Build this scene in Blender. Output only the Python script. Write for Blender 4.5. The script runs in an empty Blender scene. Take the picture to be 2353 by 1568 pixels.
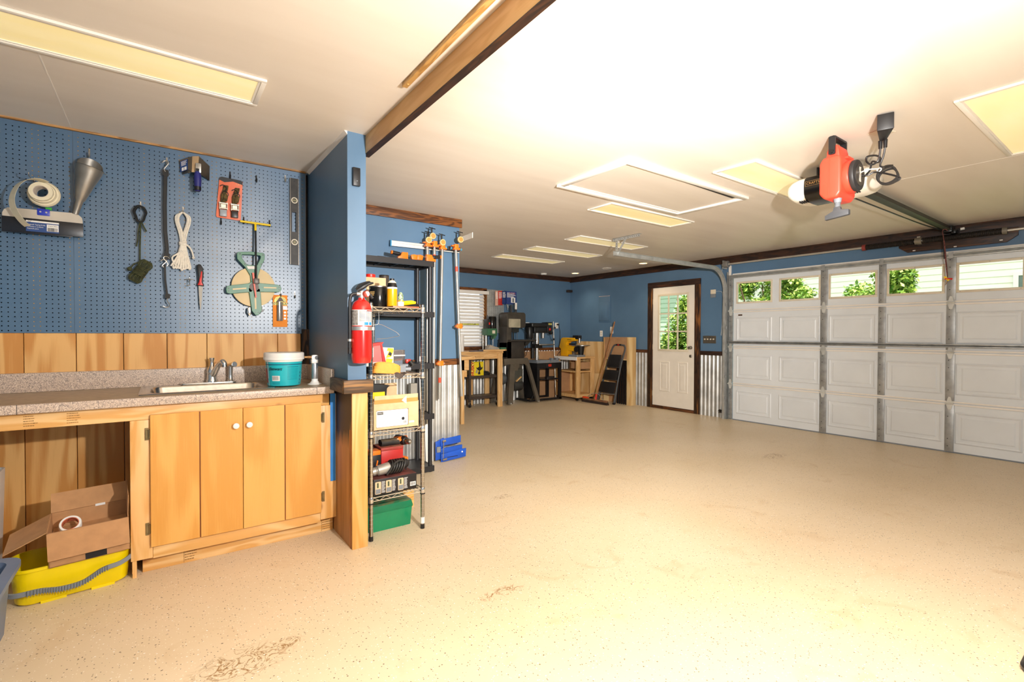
import bpy, bmesh, math, random
from mathutils import Vector, Matrix, Euler
random.seed(7)
R = math.radians
C = bpy.context.scene.collection
scene = bpy.context.scene

# ---------------------------------------------------------------- camera
def make_camera():
    f, W = 1117.436, 2353.0
    yaw, pitch, roll = R(54.1443), R(0.8414), R(0.1508)
    fw = Vector((math.cos(yaw)*math.cos(pitch), math.sin(yaw)*math.cos(pitch), -math.sin(pitch)))
    r0 = Vector((math.sin(yaw), -math.cos(yaw), 0)); u0 = r0.cross(fw)
    r = r0*math.cos(roll)+u0*math.sin(roll); u = -r0*math.sin(roll)+u0*math.cos(roll)
    cd = bpy.data.cameras.new('camera'); co = bpy.data.objects.new('camera', cd); C.objects.link(co)
    m = Matrix((( r.x, u.x, -fw.x, 0), (r.y, u.y, -fw.y, 0), (r.z, u.z, -fw.z, 1.27), (0, 0, 0, 1)))
    co.matrix_world = m
    cd.sensor_fit = 'HORIZONTAL'; cd.sensor_width = 36; cd.lens = f/W*36; cd.clip_start = .05; cd.clip_end = 200
    scene.camera = co
make_camera()

# ---------------------------------------------------------------- world, lamps, exposure
def make_world():
    w = bpy.data.worlds.new('sky'); scene.world = w; w.use_nodes = True
    nt = w.node_tree; bg = nt.nodes['Background']
    bg.inputs[0].default_value = (.93, .96, 1.0, 1); bg.inputs[1].default_value = 2.0
make_world()
def lamp(name, kind, loc, energy, color, aim=None, **kw):
    d = bpy.data.lights.new(name, kind); o = bpy.data.objects.new(name, d); C.objects.link(o)
    o.location = loc; d.energy = energy; d.color = color
    for k, v in kw.items(): setattr(d, k, v)
    if aim is not None:
        o.rotation_euler = (Vector(aim)-Vector(loc)).to_track_quat('-Z', 'Y').to_euler()
    return o
# daylight
lamp('sun', 'SUN', (12, -4, 12), 9.0, (1, .96, .88), aim=(15.5, 1.5, 0), angle=R(.6))
# the photographer's strobe: bare spill plus the beam it throws on the ceiling
FLASH = (1.08, 0.0, 1.66)
lamp('strobe_bare_bulb', 'POINT', FLASH, 300, (1, .96, .91), shadow_soft_size=.035)
lamp('far_fill_spot', 'SPOT', FLASH, 900, (1, .96, .91), aim=(5.8, 7.2, 1.75), spot_size=R(86), spot_blend=1.0, shadow_soft_size=.035)  # extra spot at the strobe, added to brighten the far end of the room
lamp('strobe_ceiling_beam', 'SPOT', FLASH, 80, (1, .96, .91), aim=(1.5, 1.05, 2.443), spot_size=R(100), spot_blend=1.0, shadow_soft_size=.05)
scene.view_settings.view_transform = 'Standard'; scene.view_settings.look = 'None'
scene.view_settings.exposure = 0.0; scene.view_settings.gamma = 1.0
scene.view_settings.use_curve_mapping = False

# ---------------------------------------------------------------- helpers
def lin(h):
    h = h.lstrip('#'); v = [int(h[i:i+2], 16)/255 for i in (0, 2, 4)]
    return tuple(x/12.92 if x <= .04045 else ((x+.055)/1.055)**2.4 for x in v)+(1.0,)
MATS = {}
class NT:
    def __init__(s, name):
        s.m = bpy.data.materials.new(name); s.m.use_nodes = True; s.t = s.m.node_tree
        s.b = s.t.nodes['Principled BSDF']
    def n(s, kind, **kw):
        nd = s.t.nodes.new('ShaderNode'+kind)
        for k, v in kw.items():
            if k in nd.inputs: nd.inputs[k].default_value = v
            else: setattr(nd, k, v)
        return nd
    def l(s, a, b): s.t.links.new(a, b)
    def mix(s, fac, a, b, mode='MIX'):
        nd = s.t.nodes.new('ShaderNodeMix'); nd.data_type = 'RGBA'; nd.blend_type = mode
        for i, v in ((0, fac), (6, a), (7, b)):
            if hasattr(v, 'is_linked') or isinstance(v, bpy.types.NodeSocket): s.l(v, nd.inputs[i])
            else: nd.inputs[i].default_value = v
        return nd.outputs[2]
    def math(s, op, a, b=0.0):
        nd = s.t.nodes.new('ShaderNodeMath'); nd.operation = op
        for i, v in ((0, a), (1, b)):
            if isinstance(v, bpy.types.NodeSocket): s.l(v, nd.inputs[i])
            else: nd.inputs[i].default_value = v
        return nd.outputs[0]
    def coords(s, scale=(1, 1, 1), rnd=True, world=False):
        mp = s.n('Mapping'); mp.inputs['Scale'].default_value = scale
        if world:
            g = s.n('NewGeometry'); s.l(g.outputs['Position'], mp.inputs['Vector'])
        else:
            tc = s.n('TexCoord'); s.l(tc.outputs['Object'], mp.inputs['Vector'])
        if rnd:
            oi = s.n('ObjectInfo'); mm = s.math('MULTIPLY', oi.outputs['Random'], 37.0)
            cb = s.n('CombineXYZ'); 
            for i in range(3): s.l(mm, cb.inputs[i])
            s.l(cb.outputs[0], mp.inputs['Location'])
        return mp.outputs[0]
    def ramp(s, fac, stops):
        cr = s.n('ValToRGB'); e = cr.color_ramp.elements
        while len(e) < len(stops): e.new(.5)
        for i, (p, c) in enumerate(stops):
            e[i].position = p; e[i].color = c if isinstance(c, tuple) else (c, c, c, 1)
        s.l(fac, cr.inputs[0]); return cr.outputs[0]
    def bump(s, h, strength=.2, dist=.002):
        bp = s.n('Bump'); bp.inputs['Strength'].default_value = strength; bp.inputs['Distance'].default_value = dist
        s.l(h, bp.inputs['Height']); s.l(bp.outputs[0], s.b.inputs['Normal'])
def mat(name, col='808080', rough=.5, metal=0, var=.06, vs=8, bump=0, bs=60, spec=.5, emit=0, ecol=None, dust=None, dustamt=.5, trans=0, ior=1.45, coat=0):
    if name in MATS: return MATS[name]
    s = NT(name); b = s.b; c = lin(col)
    b.inputs['Roughness'].default_value = rough; b.inputs['Metallic'].default_value = metal
    b.inputs['Specular IOR Level'].default_value = spec
    if trans: b.inputs['Transmission Weight'].default_value = trans; b.inputs['IOR'].default_value = ior
    if coat: b.inputs['Coat Weight'].default_value = coat
    if emit:
        b.inputs['Emission Color'].default_value = lin(ecol or col); b.inputs['Emission Strength'].default_value = emit
    co = s.coords()
    out = None
    if var:
        nz = s.n('TexNoise', Scale=vs, Detail=4.0); s.l(co, nz.inputs['Vector'])
        lo = tuple(max(0, x*(1-var*2)) for x in c[:3])+(1,); hi = tuple(min(1, x*(1+var*2)) for x in c[:3])+(1,)
        out = s.ramp(nz.outputs[0], [(.3, lo), (.7, hi)])
    if dust:
        g = s.n('NewGeometry'); sx = s.n('SeparateXYZ'); s.l(g.outputs['Normal'], sx.inputs[0])
        n2 = s.n('TexNoise', Scale=25.0, Detail=5.0); s.l(co, n2.inputs['Vector'])
        up = s.math('MULTIPLY', s.ramp(sx.outputs[2], [(.3, 0.0), (.9, 1.0)]), s.ramp(n2.outputs[0], [(.35, 0.0), (.6, dustamt)]))
        out = s.mix(up, out if out else c, lin(dust))
    if out: s.l(out, b.inputs['Base Color'])
    else: b.inputs['Base Color'].default_value = c
    if bump:
        n3 = s.n('TexNoise', Scale=bs, Detail=3.0); s.l(co, n3.inputs['Vector']); s.bump(n3.outputs[0], bump)
    MATS[name] = s.m; return s.m
def wood(name, c1, c2, axis='Z', width=.2, rough=.45, fine=.35, streak=None, knots=None, contrast=(.25, .75), coat=0):
    """grain runs along axis; width = size of the broad figure in metres"""
    if name in MATS: return MATS[name]
    s = NT(name); b = s.b; b.inputs['Roughness'].default_value = rough; b.inputs['Coat Weight'].default_value = coat
    a = 'XYZ'.index(axis)
    sc = [1/width]*3; sc[a] = 1/width*.14
    co = s.coords(tuple(sc))
    nz = s.n('TexNoise', Scale=1.0, Detail=2.0, Distortion=.6); s.l(co, nz.inputs['Vector'])
    w = s.math('SINE', s.math('MULTIPLY', nz.outputs[0], 30.0))
    fig = s.math('ADD', s.math('MULTIPLY', w, .5), .5)
    sf = [260.0]*3; sf[a] = 8
    co2 = s.coords(tuple(sf)); nf = s.n('TexNoise', Scale=1.0, Detail=2.0); s.l(co2, nf.inputs['Vector'])
    f2 = s.math('ADD', s.math('MULTIPLY', fig, 1-fine), s.math('MULTIPLY', nf.outputs[0], fine))
    out = s.ramp(f2, [(contrast[0], lin(c1)), (contrast[1], lin(c2))])
    if streak:
        ss = [1/width*1.6]*3; ss[a] = 1/width*.12
        co3 = s.coords(tuple(ss)); n3 = s.n('TexNoise', Scale=1.0, Detail=3.0); s.l(co3, n3.inputs['Vector'])
        out = s.mix(s.ramp(n3.outputs[0], [(.56, 0.0), (.66, 1.0)]), out, lin(streak))
    if knots:
        sk = [7.0]*3; sk[a] = 4.0
        co4 = s.coords(tuple(sk)); v = s.n('TexVoronoi', Scale=1.0); s.l(co4, v.inputs['Vector'])
        out = s.mix(s.ramp(v.outputs['Distance'], [(.03, .85), (.13, 0.0)]), out, lin(knots))
    s.l(out, b.inputs['Base Color']); s.bump(f2, .12)
    MATS[name] = s.m; return s.m

WL = {}
class MB:
    """collects simple solids (in metres) and links them as one mesh object"""
    def __init__(s): s.v = []; s.f = []; s.mi = []; s.cur = 0
    def add(s, vs, fs):
        k = len(s.v); s.v += [tuple(v) for v in vs]; s.f += [tuple(i+k for i in f) for f in fs]; s.mi += [s.cur]*len(fs); return s
    def box(s, a, b, M=None):
        x0, x1 = sorted((a[0], b[0])); y0, y1 = sorted((a[1], b[1])); z0, z1 = sorted((a[2], b[2]))
        vs = [(x0,y0,z0),(x1,y0,z0),(x1,y1,z0),(x0,y1,z0),(x0,y0,z1),(x1,y0,z1),(x1,y1,z1),(x0,y1,z1)]
        if M: vs = [M @ Vector(v) for v in vs]
        return s.add(vs, [(0,3,2,1),(4,5,6,7),(0,1,5,4),(1,2,6,5),(2,3,7,6),(3,0,4,7)])
    def rbox(s, a, b, r=.01, n=3, axis='Z', M=None):
        """box with the four edges along axis rounded"""
        ax = 'XYZ'.index(axis); o = [i for i in range(3) if i != ax]
        lo = [min(a[i], b[i]) for i in range(3)]; hi = [max(a[i], b[i]) for i in range(3)]
        poly = []
        for (cx, cy, st) in ((hi[o[0]]-r, hi[o[1]]-r, 0), (lo[o[0]]+r, hi[o[1]]-r, 90), (lo[o[0]]+r, lo[o[1]]+r, 180), (hi[o[0]]-r, lo[o[1]]+r, 270)):
            for k in range(n+1):
                t = R(st+90*k/n); poly.append((cx+r*math.cos(t), cy+r*math.sin(t)))
        return s.prism(poly, axis, lo[ax], hi[ax], M)
    def prism(s, poly, axis, h0, h1, M=None):
        """poly in the two other axes (cyclic order x,y / x,z / y,z), extruded along axis"""
        ax = 'XYZ'.index(axis); o = [i for i in range(3) if i != ax]; n = len(poly); vs = []
        for h in (h0, h1):
            for p in poly:
                v = [0, 0, 0]; v[o[0]], v[o[1]], v[ax] = p[0], p[1], h; vs.append(Vector(v))
        if M: vs = [M @ v for v in vs]
        fs = [tuple(range(n))[::-1], tuple(range(n, 2*n))]+[(i, (i+1) % n, (i+1) % n+n, i+n) for i in range(n)]
        return s.add(vs, fs)
    def cyl(s, p0, p1, r0, r1=None, n=16, caps=True):
        p0, p1 = Vector(p0), Vector(p1); r1 = r0 if r1 is None else r1
        d = (p1-p0).normalized(); a = d.orthogonal().normalized(); b = d.cross(a)
        vs = []
        for p, r in ((p0, r0), (p1, r1)):
            for k in range(n):
                t = 2*math.pi*k/n; vs.append(p+a*math.cos(t)*r+b*math.sin(t)*r)
        fs = [(i, (i+1) % n, (i+1) % n+n, i+n) for i in range(n)]
        if caps: fs += [tuple(range(n))[::-1], tuple(range(n, 2*n))]
        return s.add(vs, fs)
    def lathe(s, prof, p0, axis=(0, 0, 1), n=24, sx=1, sy=1):
        """prof: (radius, height) from bottom to top"""
        p0 = Vector(p0); d = Vector(axis).normalized()
        a = Vector((1, 0, 0)) if abs(d.x) < .5 else Vector((0, 1, 0)); a = (a-d*a.dot(d)).normalized(); b = d.cross(a)
        vs = []; fs = []
        for r, h in prof:
            for k in range(n):
                t = 2*math.pi*k/n; vs.append(p0+d*h+a*math.cos(t)*r*sx+b*math.sin(t)*r*sy)
        for j in range(len(prof)-1):
            fs += [(j*n+i, j*n+(i+1) % n, (j+1)*n+(i+1) % n, (j+1)*n+i) for i in range(n)]
        ring = prof[0] == prof[-1]
        if prof[0][0] > 1e-6 and not ring: fs.append(tuple(range(n))[::-1])
        if prof[-1][0] > 1e-6 and not ring: fs.append(tuple(range((len(prof)-1)*n, len(prof)*n)))
        return s.add(vs, fs)
    def tube(s, pts, r, n=8, close=False, smooth=0):
        pts = [Vector(p) for p in pts]
        if smooth: pts = catmull(pts, smooth, close)
        m = len(pts); rr = r if isinstance(r, (list, tuple)) else [r]*m
        if len(rr) != m: rr = [rr[min(len(rr)-1, int(i*len(rr)/m))] for i in range(m)]
        vs = []; fs = []; prev = None
        for i, p in enumerate(pts):
            if close: t = pts[(i+1) % m]-pts[i-1]
            else: t = pts[min(i+1, m-1)]-pts[max(i-1, 0)]
            t = t.normalized() if t.length > 1e-9 else Vector((0, 0, 1))
            a = (prev-t*prev.dot(t)) if prev is not None else t.orthogonal()
            if a.length < 1e-6: a = t.orthogonal()
            a = a.normalized(); prev = a; b = t.cross(a)
            for k in range(n):
                q = 2*math.pi*k/n; vs.append(p+(a*math.cos(q)+b*math.sin(q))*rr[i])
        for j in range(m if close else m-1):
            j2 = (j+1) % m
            fs += [(j*n+i, j*n+(i+1) % n, j2*n+(i+1) % n, j2*n+i) for i in range(n)]
        if not close: fs += [tuple(range(n))[::-1], tuple(range((m-1)*n, m*n))]
        return s.add(vs, fs)
    def strip(s, pts, width, thick, wdir):
        """flat ribbon following pts; width along wdir"""
        pts = [Vector(p) for p in pts]; w = Vector(wdir).normalized()*width/2; vs = []; m = len(pts)
        for i, p in enumerate(pts):
            t = (pts[min(i+1, m-1)]-pts[max(i-1, 0)]).normalized(); nn = t.cross(w).normalized()*thick/2
            vs += [p-w-nn, p+w-nn, p+w+nn, p-w+nn]
        fs = [(0, 1, 2, 3)[::-1], tuple(range(4*m-4, 4*m))]
        for j in range(m-1):
            fs += [(4*j+i, 4*j+(i+1) % 4, 4*j+4+(i+1) % 4, 4*j+4+i) for i in range(4)]
        return s.add(vs, fs)
    def sphere(s, c, r, n=12, sx=1, sy=1, sz=1):
        prof = [(max(1e-7, r*math.sin(math.pi*k/n)), -r*sz*math.cos(math.pi*k/n)) for k in range(n+1)]
        return s.lathe(prof, c, (0, 0, 1), n*2, sx, sy)
    def quad(s, a, b, c, d): return s.add([a, b, c, d], [(0, 1, 2, 3)])
    def xf(s, M):
        s.v = [tuple(M @ Vector(v)) for v in s.v]; return s
    def bounds(s):
        return [min(v[i] for v in s.v) for i in range(3)], [max(v[i] for v in s.v) for i in range(3)]
    def build(s, name, m, parent=None, bevel=0, seg=2, smooth=35, local=False, origin=None):
        if parent is not None and not local: o = WL.get(parent.name, Vector((0, 0, 0)))
        elif parent is not None: o = Vector((0, 0, 0))
        elif origin is not None: o = Vector(origin)
        else:
            lo, hi = s.bounds(); o = Vector(((lo[0]+hi[0])/2, (lo[1]+hi[1])/2, lo[2]))
        me = bpy.data.meshes.new(name)
        me.from_pydata([(v[0]-o.x, v[1]-o.y, v[2]-o.z) for v in s.v], [], s.f)
        ms = m if isinstance(m, (list, tuple)) else [m]
        for q in ms: me.materials.append(q)
        if len(ms) > 1: me.polygons.foreach_set('material_index', s.mi)
        bm = bmesh.new(); bm.from_mesh(me)
        bmesh.ops.recalc_face_normals(bm, faces=bm.faces)
        if bevel:
            es = [e for e in bm.edges if len(e.link_faces) == 2 and e.calc_face_angle(0) > R(30)]
            bmesh.ops.bevel(bm, geom=es, offset=bevel, offset_type='OFFSET', segments=seg, profile=.5, affect='EDGES', clamp_overlap=True)
        bm.to_mesh(me); bm.free()
        if smooth:
            me.shade_smooth(); me.set_sharp_from_angle(angle=R(smooth))
        ob = bpy.data.objects.new(name, me); C.objects.link(ob)
        if parent is not None: ob.parent = parent; WL[ob.name] = WL.get(parent.name, Vector((0, 0, 0))) if not local else Vector((0, 0, 0))
        else: ob.location = o; WL[ob.name] = o
        return ob
def catmull(p, k, close=False):
    out = []; m = len(p)
    for i in range(m if close else m-1):
        a = p[i-1] if (close or i > 0) else p[0]; b = p[i]; c = p[(i+1) % m]; d = p[(i+2) % m] if (close or i+2 < m) else p[-1]
        for j in range(k):
            t = j/k
            out.append(.5*((2*b)+(-a+c)*t+(2*a-5*b+4*c-d)*t*t+(-a+3*b-3*c+d)*t*t*t))
    if not close: out.append(p[-1])
    return out
def tag(o, label=None, cat=None, group=None, kind=None):
    if label: o['label'] = label
    if cat: o['category'] = cat
    if group: o['group'] = group
    if kind: o['kind'] = kind
    return o
def thing(name, label, cat, loc=(0, 0, 0), group=None, kind=None, rz=0):
    o = bpy.data.objects.new(name, None); C.objects.link(o); o.location = loc; o.rotation_euler = (0, 0, rz)
    o.empty_display_size = .05; WL[o.name] = Vector(loc)
    return tag(o, label, cat, group, kind)
def copy_tree(o, parent=None):
    c = o.copy(); C.objects.link(c); c.parent = parent
    for ch in list(o.children): copy_tree(ch, c)
    return c
def share(src, name, parent, delta):
    """another object using the same mesh data, moved by delta"""
    c = src.copy(); c.name = name; C.objects.link(c); c.parent = parent
    c.location = src.location+Vector(delta); WL[c.name] = WL.get(src.name, Vector((0, 0, 0)))
    return c
def text(body, size, M, m, parent=None, name='lettering', depth=.0004, align='CENTER', sx=1, local=False, shear=0, bold=0):
    """flat lettering: local x = reading direction, local z = out of the surface"""
    cu = bpy.data.curves.new('t', 'FONT'); cu.body = body; cu.size = size; cu.align_x = align; cu.align_y = 'CENTER'
    cu.extrude = depth; cu.resolution_u = 2; cu.shear = shear; cu.offset = bold
    to = bpy.data.objects.new('t', cu); C.objects.link(to)
    dg = bpy.context.evaluated_depsgraph_get(); me = bpy.data.meshes.new_from_object(to.evaluated_get(dg))
    bpy.data.objects.remove(to); bpy.data.curves.remove(cu)
    me.transform(M @ Matrix.Diagonal((sx, 1, 1, 1)))
    o = WL.get(parent.name, Vector((0, 0, 0))) if (parent is not None and not local) else Vector((0, 0, 0))
    me.transform(Matrix.Translation(-o)); me.materials.clear(); me.materials.append(m)
    ob = bpy.data.objects.new(name, me); C.objects.link(ob)
    if parent is not None: ob.parent = parent
    WL[ob.name] = o
    return ob
def frame(loc, right, up):
    r = Vector(right).normalized(); u = Vector(up).normalized(); n = r.cross(u)
    return Matrix(((r.x, u.x, n.x, loc[0]), (r.y, u.y, n.y, loc[1]), (r.z, u.z, n.z, loc[2]), (0, 0, 0, 1)))
FY = lambda x, y, z: frame((x, y, z), (1, 0, 0), (0, 0, 1))     # faces -Y
FX = lambda x, y, z: frame((x, y, z), (0, -1, 0), (0, 0, 1))    # faces -X
# ---------------------------------------------------------------- materials
XG, YP, YR, YF, ZC = 6.93, 3.760, 4.389, 7.513, 2.443
BLUE = mat('blue_wall_paint', '587794', .4, var=.03, vs=3, bump=.08, bs=30)
PEGB = mat('blue_pegboard_paint', '466888', .36, var=.04, vs=4, bump=.04, bs=80, spec=1.0, coat=.35)
WHITE = mat('white_paint', 'ece5dc', .5, var=.02)
CREAM = mat('cream_trim', 'ddd0b8', .45, var=.03)
BLACK = mat('black_plastic', '1b1a1c', .42, var=.1)
BLKSTEEL = mat('black_steel', '141414', .35, var=.1)
CHROME = mat('chrome', 'dcd8d2', .2, .9, var=.04)
STEEL = mat('brushed_steel', 'b8b3ab', .32, 1, var=.06, vs=30)
GALV = mat('galvanized_steel', 'a4a5a4', .42, .55, var=.1, vs=14, bump=.03)
GALVLT = mat('galvanized_track', 'bcbdba', .4, .5, var=.08, vs=12)
ALU = mat('aluminium', 'cfccc6', .35, .8, var=.04)
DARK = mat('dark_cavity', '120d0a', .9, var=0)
ORANGE = mat('orange_plastic', 'f07818', .4, var=.05)
REDP = mat('red_plastic', 'd8281c', .38, var=.05)
YELLOW = mat('yellow_plastic', 'f2cc12', .4, var=.03)
WHITEP = mat('white_plastic', 'f0ede8', .35, var=.01)
GREYP = mat('grey_plastic', '7d8288', .45, var=.05)
CARD = mat('cardboard', 'b98a5e', .85, var=.05, vs=20, bump=.05, bs=120)
CARDLT = mat('pale_cardboard', 'ccac84', .85, var=.05, vs=20, bump=.05, bs=120)
INK = mat('black_ink', '15151a', .6, var=0)
INKW = mat('white_ink', 'f4f2ee', .6, var=0)
PINE = wood('varnished_pine', 'e2a960', 'f0c486', 'X', .12, .42, knots='8a4a1c', fine=.4, coat=.2)
PINEV = wood('varnished_pine_upright', 'dfa358', 'eebd7c', 'Z', .12, .42, knots='8a4a1c', fine=.4, coat=.2)
PLY = wood('varnished_plywood', 'd99842', 'e6ab58', 'Z', .30, .38, fine=.45, coat=.3)
PLANK = wood('plywood_siding', 'cf8f46', 'e8b46e', 'Z', .22, .5, fine=.35)
RAWPINE = wood('raw_pine', 'd4a468', 'e2b87e', 'Z', .07, .6, knots='7a4a22')
RAWPINEX = wood('raw_pine_level', 'd4a468', 'e2b87e', 'X', .07, .6, knots='7a4a22')
RAWPLY = wood('raw_plywood', 'cfa468', 'e4c590', 'Z', .25, .65, fine=.5)
MDF = mat('brown_fibreboard', 'b58a62', .75, var=.05)
STAIN = wood('dark_stained_wood', '2a1710', '44281a', 'X', .05, .5, streak='5e3a1e')
STAINY = wood('dark_stained_wood_y', '22140f', '3a2216', 'Y', .05, .5, streak='523018')
STAINZ = wood('dark_stained_wood_upright', '21130c', '3c2414', 'Z', .05, .5, streak='8a5626')
RAIL = wood('brown_stained_rail', '4a2a14', '7c4a22', 'X', .05, .5)
RAILY = wood('brown_stained_rail_y', '3a2112', '683c1c', 'Y', .05, .5)
BEAM = wood('brown_beam', 'd8a565', 'e6b87a', 'Y', .1, .5, fine=.5)
LATH = wood('tan_lath', 'b98a4a', 'd8aa66', 'Y', .05, .5)

def floor_mat():
    s = NT('speckled_epoxy_floor'); b = s.b
    co = s.coords((1, 1, 1), rnd=False, world=True)
    base = lin('d9b684')
    n1 = s.n('TexNoise', Scale=.9, Detail=6.0); s.l(co, n1.inputs['Vector'])
    col = s.ramp(n1.outputs[0], [(.3, lin('d7c2a0')), (.7, lin('e0cdb0'))])
    # dust smears
    n2 = s.n('TexNoise', Scale=3.5, Detail=8.0, Distortion=1.2); s.l(co, n2.inputs['Vector'])
    col = s.mix(s.ramp(n2.outputs[0], [(.60, 0.0), (.74, .35)]), col, lin('c4a273'))
    # vinyl flakes, dark and white, two sizes
    for sc, thr, c, amt, off in ((90, .13, '4a3626', .95, 0), (100, .13, 'fbf3e4', .8, 31), (45, .07, '3e2c1c', .9, 63), (52, .07, 'ffffff', .8, 17)):
        mp = s.n('Mapping'); mp.inputs['Location'].default_value = (off, off*.7, 0); s.l(co, mp.inputs['Vector'])
        v = s.n('TexVoronoi', Scale=float(sc)); s.l(mp.outputs[0], v.inputs['Vector'])
        sep = s.n('SeparateColor'); s.l(v.outputs['Color'], sep.inputs[0])
        pick = s.math('GREATER_THAN', sep.outputs[0], .72)
        dot = s.ramp(v.outputs['Distance'], [(thr, amt), (thr+.12, 0.0)])
        col = s.mix(s.math('MULTIPLY', pick, dot), col, lin(c))
    # mud tracks (own shape): ridged noise confined to a few patches
    n3 = s.n('TexNoise', Scale=16.0, Detail=5.0, Distortion=1.8); s.l(co, n3.inputs['Vector'])
    rid = s.math('ABSOLUTE', s.math('SUBTRACT', n3.outputs[0], .5))
    line = s.ramp(rid, [(.0, 1.0), (.045, 0.0)])
    geo = s.n('NewGeometry')
    tot = None
    for px, py, rx, ry in ((.25, 2.11, .2, .12), (.40, 2.14, .09, .05), (2.15, 3.1, .12, .05), (5.2, 2.5, .22, .1), (1.35, 1.95, .16, .05)):
        vm = s.n('VectorMath', operation='SUBTRACT'); s.l(geo.outputs['Position'], vm.inputs[0]); vm.inputs[1].default_value = (px, py, 0)
        vd = s.n('VectorMath', operation='MULTIPLY'); s.l(vm.outputs[0], vd.inputs[0]); vd.inputs[1].default_value = (1/rx, 1/ry, 0)
        ln = s.n('VectorMath', operation='LENGTH'); s.l(vd.outputs[0], ln.inputs[0])
        k = s.ramp(ln.outputs['Value'], [(.5, 1.0), (1.0, 0.0)])
        tot = k if tot is None else s.math('MAXIMUM', tot, k)
    col = s.mix(s.math('MULTIPLY', tot, line), col, lin('8a622e'))
    s.l(col, b.inputs['Base Color'])
    b.inputs['Roughness'].default_value = .42; b.inputs['Specular IOR Level'].default_value = .35
    n4 = s.n('TexNoise', Scale=120.0, Detail=2.0); s.l(co, n4.inputs['Vector']); s.bump(n4.outputs[0], .06)
    return s.m
def ceil_mat():
    s = NT('ceiling_paint'); b = s.b
    co = s.coords((.5, 3, 1), rnd=False, world=True)
    n1 = s.n('TexNoise', Scale=2.0, Detail=5.0); s.l(co, n1.inputs['Vector'])
    s.l(s.ramp(n1.outputs[0], [(.3, lin('ded3c5')), (.7, lin('e5dbce'))]), b.inputs['Base Color'])
    b.inputs['Roughness'].default_value = .45
    n2 = s.n('TexNoise', Scale=12.0, Detail=4.0); s.l(co, n2.inputs['Vector']); s.bump(n2.outputs[0], .05)
    return s.m
def granite_mat(name, cols, rough, scale=300):
    s = NT(name); b = s.b; co = s.coords((1, 1.0, 1), rnd=False)
    n1 = s.n('TexNoise', Scale=float(scale), Detail=3.0); s.l(co, n1.inputs['Vector'])
    n2 = s.n('TexNoise', Scale=scale/5, Detail=3.0); s.l(co, n2.inputs['Vector'])
    col = s.ramp(n1.outputs[0], [(.32, lin(cols[0])), (.45, lin(cols[1])), (.55, lin(cols[2])), (.68, lin(cols[3]))])
    col = s.mix(s.ramp(n2.outputs[0], [(.4, 0.0), (.65, .5)]), col, lin(cols[2]))
    s.l(col, b.inputs['Base Color']); b.inputs['Roughness'].default_value = rough
    return s.m
FLOOR = floor_mat(); CEIL = ceil_mat()
GRAN = granite_mat('granite_laminate', ('6a625e', 'a8968a', 'd0b8a4', 'eadccc'), .35)
GRANTOP = granite_mat('worn_sheen_laminate_top', ('9a866c', 'a48e74', 'ac967a', 'b6a084'), .4, 30)  # worn, dusty top; the brown also has its grazing reflection painted in

# ---------------------------------------------------------------- structure
def struct(name, mb, m, label, cat, **kw):
    return tag(mb.build(name, m, **kw), label, cat, kind='structure')
struct('floor', MB().box((-1.5, -2.6, -.12), (7.05, 7.65, 0)), FLOOR, 'cream epoxy garage floor with dark and white flakes', 'floor', origin=(0, 0, 0))
struct('ceiling', MB().box((-1.5, -2.6, ZC), (7.4, 7.65, ZC+.12)), CEIL, 'warm white painted board ceiling', 'ceiling', origin=(0, 0, 0))
wl = struct('wall_left', MB().box((-1.42, 3.79, 0), (.883, 4.389, ZC)), BLUE, 'wall behind the sink counter with plywood siding and blue pegboard', 'wall')
struct('wall_partition', MB().box((.883, 2.855, .93), (.992, 4.389, ZC)).box((.912, 2.90, 0), (.985, 4.389, .93)), BLUE, 'narrow blue stub wall ending beside the sink counter', 'wall')
wr = struct('wall_recess', MB().box((.883, YR, 0), (2.50, YF+.1, ZC)), BLUE, 'blue wall behind the shelving with corrugated metal below', 'wall')
# far wall with window opening x 4.20..4.78 z 1.03..2.0
wb = struct('wall_back', MB().box((2.40, YF, 0), (3.9, YF+.12, ZC)).box((4.77, YF, 0), (XG+.1, YF+.12, ZC)).box((3.9, YF, 0), (4.77, YF+.12, 1.05)).box((3.9, YF, 2.02), (4.77, YF+.12, ZC)), BLUE, 'far blue wall behind the workshop machines', 'wall')
wg = struct('wall_right', MB().box((XG, 5.41, 0), (XG+.12, YF+.12, ZC)).box((XG, 3.97, 0), (XG+.12, 4.585, ZC)).box((XG, 4.585, 2.07), (XG+.12, 5.41, ZC)).box((XG, -2.6, 2.13), (XG+.12, 3.97, ZC)).box((XG, -2.6, 0), (XG+.12, -.92, 2.13)), BLUE, 'blue wall holding the white entry door and the garage door', 'wall')
struct('wall_side', MB().box((-1.52, -2.6, 0), (-1.42, 4.4, ZC)), BLUE, 'blue side wall left of the counter', 'wall')
struct('wall_front', MB().box((-1.5, -2.7, 0), (7.05, -2.6, ZC)), BLUE, 'blue wall behind the photographer', 'wall')

# siding planks behind the counter (parts of the wall)
xs = [-1.42, -1.045, -.83, -.615, -.397, -.182, .033, .247, .46, .672, .827]
for a, b in zip(xs, xs[1:]):
    MB().box((a+.0016, 3.764, .0), (b-.0016, 3.79, 1.268)).build('plank', PLANK, wl, bevel=.002, seg=1)
MB().box((.83, 3.758, 0), (.883, 3.79, 1.30)).build('edge_board', wood('scorched_board', '1f130c', '5a3a20', 'Z', .06, .6, streak='a0703c'), wl)
for x in (-.557, -.40, -.072, .115, .297, .508, .845):
    MB().box((x-.02 if x != -.40 else x-.035, 3.7665, 1.268), (x+.02 if x != -.40 else x+.035, 3.79, 2.43)).build('batten', RAWPINE, wl)
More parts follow.
